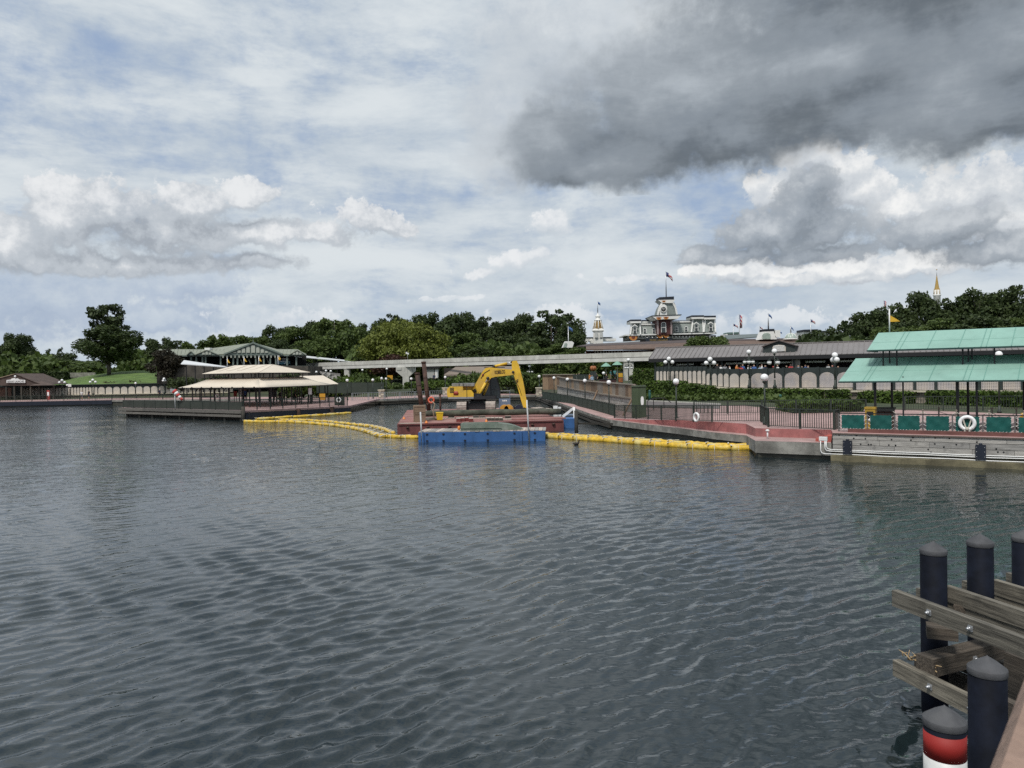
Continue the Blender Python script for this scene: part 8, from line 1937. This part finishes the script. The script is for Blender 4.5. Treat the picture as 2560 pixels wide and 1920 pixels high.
# wooden hand rail of our own boat
rl = thing('boat_hand_rail', 'pale brown varnished hand rail of the boat at the lower right corner', 'rail', (.9, .5, 3.4))
A = Pd(2700, 1560, 1.75); B = Pd(2570, 2100, .92)
MB().bar(A + (A - B) * .5, B - (A - B) * .4, .11, .05, up=(.3, -.5, 1)).build('top_rail', woodmat('varnished_rail_wood', (.27, .185, .145), 0, .12), rl)
MB().bar(A + (A - B) * .5 + Vector((.02, .01, -.08)), B - (A - B) * .4 + Vector((.02, .01, -.08)), .05, .10, up=(.3, -.5, 1)).build('under_rail', MATS['varnished_rail_wood'], rl)

# ------------------------------------------------------------------ people
SKIN = mat('skin', (.42, .26, .18), .6, .05, 3.0); HAIR = mat('dark_hair', (.03, .02, .015), .6, .1, 5.0); SHOE = mat('shoe', (.05, .045, .045), .7, .1, 5.0)
def person_mesh(name, walk, shirt, legs, short=True, hat=None):
    me = bpy.data.meshes.new(name); s = walk
    J = {'pel': (0, 0, .95), 'wai': (0, 0, 1.08), 'che': (0, 0, 1.33), 'nek': (0, 0, 1.48), 'hd0': (0, -.01, 1.58), 'hd1': (0, -.015, 1.70),
         'sL': (.18, 0, 1.42), 'eL': (.24, .08 * s, 1.15), 'wL': (.22, -.10 - .1 * s, .95), 'hL': (.21, -.13 - .1 * s, .87), 'sR': (-.18, 0, 1.42), 'eR': (-.24, -.08 * s + .02, 1.15), 'wR': (-.22, -.06 + .12 * s, .94), 'hR': (-.21, -.08 + .12 * s, .86),
         'pL': (.095, 0, .90), 'kL': (.11, -.12 * s, .50), 'aL': (.11, .02 - .22 * s, .09), 'tL': (.12, -.15 - .22 * s, .035), 'pR': (-.095, 0, .90), 'kR': (-.11, .06 * s, .50), 'aR': (-.11, .04 + .26 * s, .10), 'tR': (-.12, -.13 + .26 * s, .035)}
    rad = {'pel': .155, 'wai': .14, 'che': .165, 'nek': .062, 'hd0': .088, 'hd1': .098, 'sL': .07, 'eL': .048, 'wL': .036, 'hL': .045, 'sR': .07, 'eR': .048, 'wR': .036, 'hR': .045, 'pL': .095, 'kL': .066, 'aL': .046, 'tL': .04, 'pR': .095, 'kR': .066, 'aR': .046, 'tR': .04}
    E_ = [('pel', 'wai'), ('wai', 'che'), ('che', 'nek'), ('nek', 'hd0'), ('hd0', 'hd1'), ('che', 'sL'), ('sL', 'eL'), ('eL', 'wL'), ('wL', 'hL'), ('che', 'sR'), ('sR', 'eR'), ('eR', 'wR'), ('wR', 'hR'), ('pel', 'pL'), ('pL', 'kL'), ('kL', 'aL'), ('aL', 'tL'), ('pel', 'pR'), ('pR', 'kR'), ('kR', 'aR'), ('aR', 'tR')]
    ks = list(J); me.from_pydata([J[k] for k in ks], [(ks.index(a), ks.index(b)) for a, b in E_], [])
    o = bpy.data.objects.new(name, me); COL.objects.link(o); m = o.modifiers.new('skin', 'SKIN'); o.modifiers.new('sub', 'SUBSURF').levels = 1
    for i, k in enumerate(ks): v = me.skin_vertices[0].data[i]; r = rad[k]; v.radius = (r, r * (.72 if k in ('pel', 'wai', 'che') else 1)); v.use_root = (k == 'pel')
    dg = bpy.context.evaluated_depsgraph_get(); r = bpy.data.meshes.new_from_object(o.evaluated_get(dg)); bpy.data.objects.remove(o)
    for m in (shirt, legs, SKIN, HAIR, SHOE, hat or HAIR): r.materials.append(m)
    for p in r.polygons:
        c = p.center
        if c.z > 1.52: i = (5 if hat else 3) if (c.z > 1.665 or (c.y > .02 and c.z > 1.56)) else 2
        elif c.z > 1.0 and abs(c.x) < .22: i = 0
        elif abs(c.x) > .17 and c.z > .8: i = 0 if c.z > 1.2 else 2
        elif c.z > (.48 if short else .12): i = 1
        elif c.z > .1: i = 2
        else: i = 4
        p.material_index = i; p.use_smooth = True
    return r
CL = {k: mat('cloth_' + k, c, .8, .1, 4.0) for k, c in (('white', (.70, .70, .68)), ('black', (.02, .02, .022)), ('blue', (.05, .12, .32)), ('navy', (.02, .03, .07)), ('red', (.40, .05, .05)), ('orange', (.55, .20, .05)), ('teal', (.08, .25, .25)), ('khaki', (.32, .27, .19)), ('grey', (.22, .22, .23)), ('pale blue', (.35, .46, .58)))}
PM = {}
def person(px, ptop, D, zg, shirt, legs, lb, rz=0.0, walk=.0, hat=None):
    k = (shirt, legs, walk > 0, hat)
    if k not in PM: PM[k] = person_mesh('person', 1.0 if walk else 0.0, CL[shirt], CL[legs], legs != 'black', CL[hat] if hat else None)
    p = Pd(px, ptop, D); s = (p.z - zg) / 1.79; s = max(.85, min(1.12, s)) if zg is not None else 1
    o = bpy.data.objects.new('person', PM[k]); COL.objects.link(o); o.location = (p.x, p.y, p.z - 1.79 * s); o.rotation_euler = (0, 0, rz); o.scale = (s, s, s)
    tag(o, lb, 'person', 'visitors on the quays and terraces')
P0 = .97
person(204, 976, 146, P0, 'white', 'grey', 'person in white on the far quay before the arcade', .4, 1); person(222, 974.5, 146, P0, 'black', 'navy', 'person in black on the far quay before the arcade', -.3); person(399, 972, 146, P0, 'navy', 'black', 'person in dark clothes on the far quay left of the windsock', 1.2, 1)
person(612, 971, 101, 1.0, 'blue', 'black', 'person in blue standing under the tan canopy', .5); person(700, 976, 100, 1.0, 'black', 'grey', 'person in black beside the screen under the tan canopy', -.6); person(738, 973, 100, 1.0, 'black', 'black', 'person all in black near the white notice board under the canopy', 2.0)
person(688, 972, 103, 1.0, 'pale blue', 'khaki', 'person in pale blue deep under the tan canopy', .9, 1)
person(1085, 934, 150, 1.9, 'navy', 'black', 'person in navy walking on the plaza below the monorail', .2, 1)
plz = [(1441, 933, 112, 'white', 'grey'), (1447, 931, 118, 'black', 'khaki'), (1462, 934, 116, 'white', 'navy'), (1474, 933, 120, 'orange', 'grey'), (1480, 936, 112, 'pale blue', 'black'), (1491, 931, 118, 'black', 'black'), (1466, 938, 108, 'grey', 'navy'), (1516, 934, 112, 'black', 'grey'), (1527, 924, 130, 'teal', 'khaki'), (1537, 922, 132, 'teal', 'navy'), (1592, 925, 118, 'white', 'navy'), (1598, 924, 118, 'white', 'khaki'), (1607, 924, 116, 'white', 'grey'), (1615, 925, 118, 'teal', 'black'), (1622, 923, 118, 'black', 'grey'), (1628, 922, 118, 'blue', 'khaki')]
for i, (px, y, D, a, b) in enumerate(plz): person(px, y, D, 2.2, a, b, 'person in a %s top and %s trousers on the plaza %s' % (a, b, 'behind the clipped hedge' if px > 1585 else 'by the green umbrellas' if px > 1500 else 'beyond the ramp wall'), i * 1.7, i % 2)
crowd = [(1793, 'black', 'navy'), (1801, 'white', 'grey'), (1824, 'white', 'navy'), (1842, 'orange', 'black'), (1852, 'red', 'navy'), (1857, 'blue', 'khaki'), (1870, 'white', 'black'), (1878, 'white', 'khaki'), (1885, 'blue', 'navy'), (1899, 'pale blue', 'navy'), (1905, 'white', 'grey'), (1913, 'navy', 'black'), (1933, 'khaki', 'black'), (1944, 'white', 'navy'), (1966, 'black', 'grey'), (1977, 'red', 'grey'), (1996, 'pale blue', 'khaki'), (2004, 'khaki', 'navy'), (2014, 'blue', 'khaki'), (2020, 'white', 'black'), (2070, 'white', 'khaki'), (2081, 'white', 'grey'), (2095, 'teal', 'navy'), (1812, 'grey', 'black')]
for i, (px, a, b) in enumerate(crowd): person(px, 908.5 + (i * 7 % 5) * 1.1, interp(px, WALLD) + 3.6 + (i * 5 % 4) * .7, 3.0, a, b, 'person in a %s top and %s trousers under the long grey roof' % (a, b), i * 2.3, i % 2, 'red' if i % 9 == 3 else None)
# plaza furniture: umbrellas, pumpkin, poster board, parked cart
for px, py, D, lb in ((1515, 907, 128, 'pale green umbrella nearer the pumpkin on the plaza'), (1543, 903, 126, 'pale green umbrella nearer the monorail column')):
    p = Pd(px, py, D); t = thing('market_umbrella', lb, 'umbrella', (p.x, p.y, 2.0), group='green plaza umbrellas'); r = 13.5 * m_px(D); zt = p.z - 2.0; UM = mat('pale_green_umbrella', (.20, .36, .28), .8, .06, 1.5)
    MB().lathe((0, 0, zt), [(r, -.62), (r * .6, -.3), (.06, 0), (.02, .1)], 8, smooth=False).build('canopy', UM, t, world=False); MB().tube([(0, 0, 0), (0, 0, zt - .1)], .05, 6).build('pole', GREYW, t, world=False)
p = Pd(1483, 921, 126); t = thing('pumpkin_ornament', 'big orange pumpkin ornament on the plaza', 'ornament', (p.x, p.y, p.z - .8)); r = .72
for k in range(8): a = k * math.pi / 4; MB().ball((.22 * math.cos(a), .22 * math.sin(a), .8), .34, 8, 7, 1.25).build('rib', mat('pumpkin_orange', (.34, .12, .04), .6, .15, 3.0), t, world=False)
MB().tube([(0, 0, 1.35), (.05, 0, 1.6)], [.1, .06], 6).build('stem', OLIVE, t, world=False); MB().box((0, 0, -.35), (.9, .9, 1.3)).build('stand', SLATE, t, world=False)
p = Pd(1551, 958, 112); t = thing('poster_board', 'tall poster board with yellow and orange print beside the monorail column', 'sign', (p.x, p.y, p.z - .4)); w = 13 * m_px(112); h = Pd(1551, 929, 112).z - p.z
MB().box((0, 0, h / 2 + .4), (w, .12, h)).build('board', DGREEN, t, world=False); 
for i, (z, hh, m) in enumerate(((.75, .36, mat('yellow_print', (.62, .36, .03), .6, .2, 6.0)), (.32, .36, mat('brown_orange_print', (.30, .10, .03), .6, .25, 6.0)))): MB().box((.03, -.065, .4 + h * z - .1), (w * .8, .01, h * hh)).build('poster', m, t, world=False)
for px, py, lb in ((1463, 958, 'dark maroon barrow row at the plaza edge, left'), (1520, 955, 'dark maroon planter by the poster board')):
    a, b = Pd(px - 22, py + 1, 106), Pd(px + 20, py, 106); t = thing('planter_box', lb, 'planter', a); MB().bar(a, b, .8, .7).build('box', mat('maroon_planter', (.07, .03, .03), .8, .2, 1.0), t); MB().bar(a + Vector((0, 0, .4)), b + Vector((0, 0, .4)), .9, .1).build('rim', BLACKM, t)
p = Pd(975, 945, 142); t = thing('yellow_sign', 'yellow blank sign board among the shrubs beside the monorail column', 'sign', (p.x, p.y, p.z - 1.5)); MB().box((0, 0, 1.6), (1.0, .08, .8)).build('board', MATS['orange_sign_paint'], t, world=False)
for s in (-.4, .4): MB().bar((s, .06, 0), (s, .06, 1.6), .07, .07, up=(0, 1, 0)).build('leg', BLACKM, t, world=False)
p = Pd(1951, 998, 74); t = thing('path_bollard', 'small green path light bollard before the long hedge', 'bollard', (p.x, p.y, 1.2)); MB().lathe((0, 0, 0), [(.14, 0), (.14, .5), (.1, .62), (.16, .7), (.06, .82)], 10).build('body', mat('green_bollard', (.03, .12, .10), .5, .1, 2.0), t, world=False)
p = Pd(1624, 975, 84); t = thing('path_bollard', 'small green path light bollard below the ramp side hedge', 'bollard', (p.x, p.y, 1.2)); MB().lathe((0, 0, 0), [(.14, 0), (.14, .9), (.1, 1.02), (.16, 1.1), (.06, 1.22)], 10).build('body', MATS['green_bollard'], t, world=False)
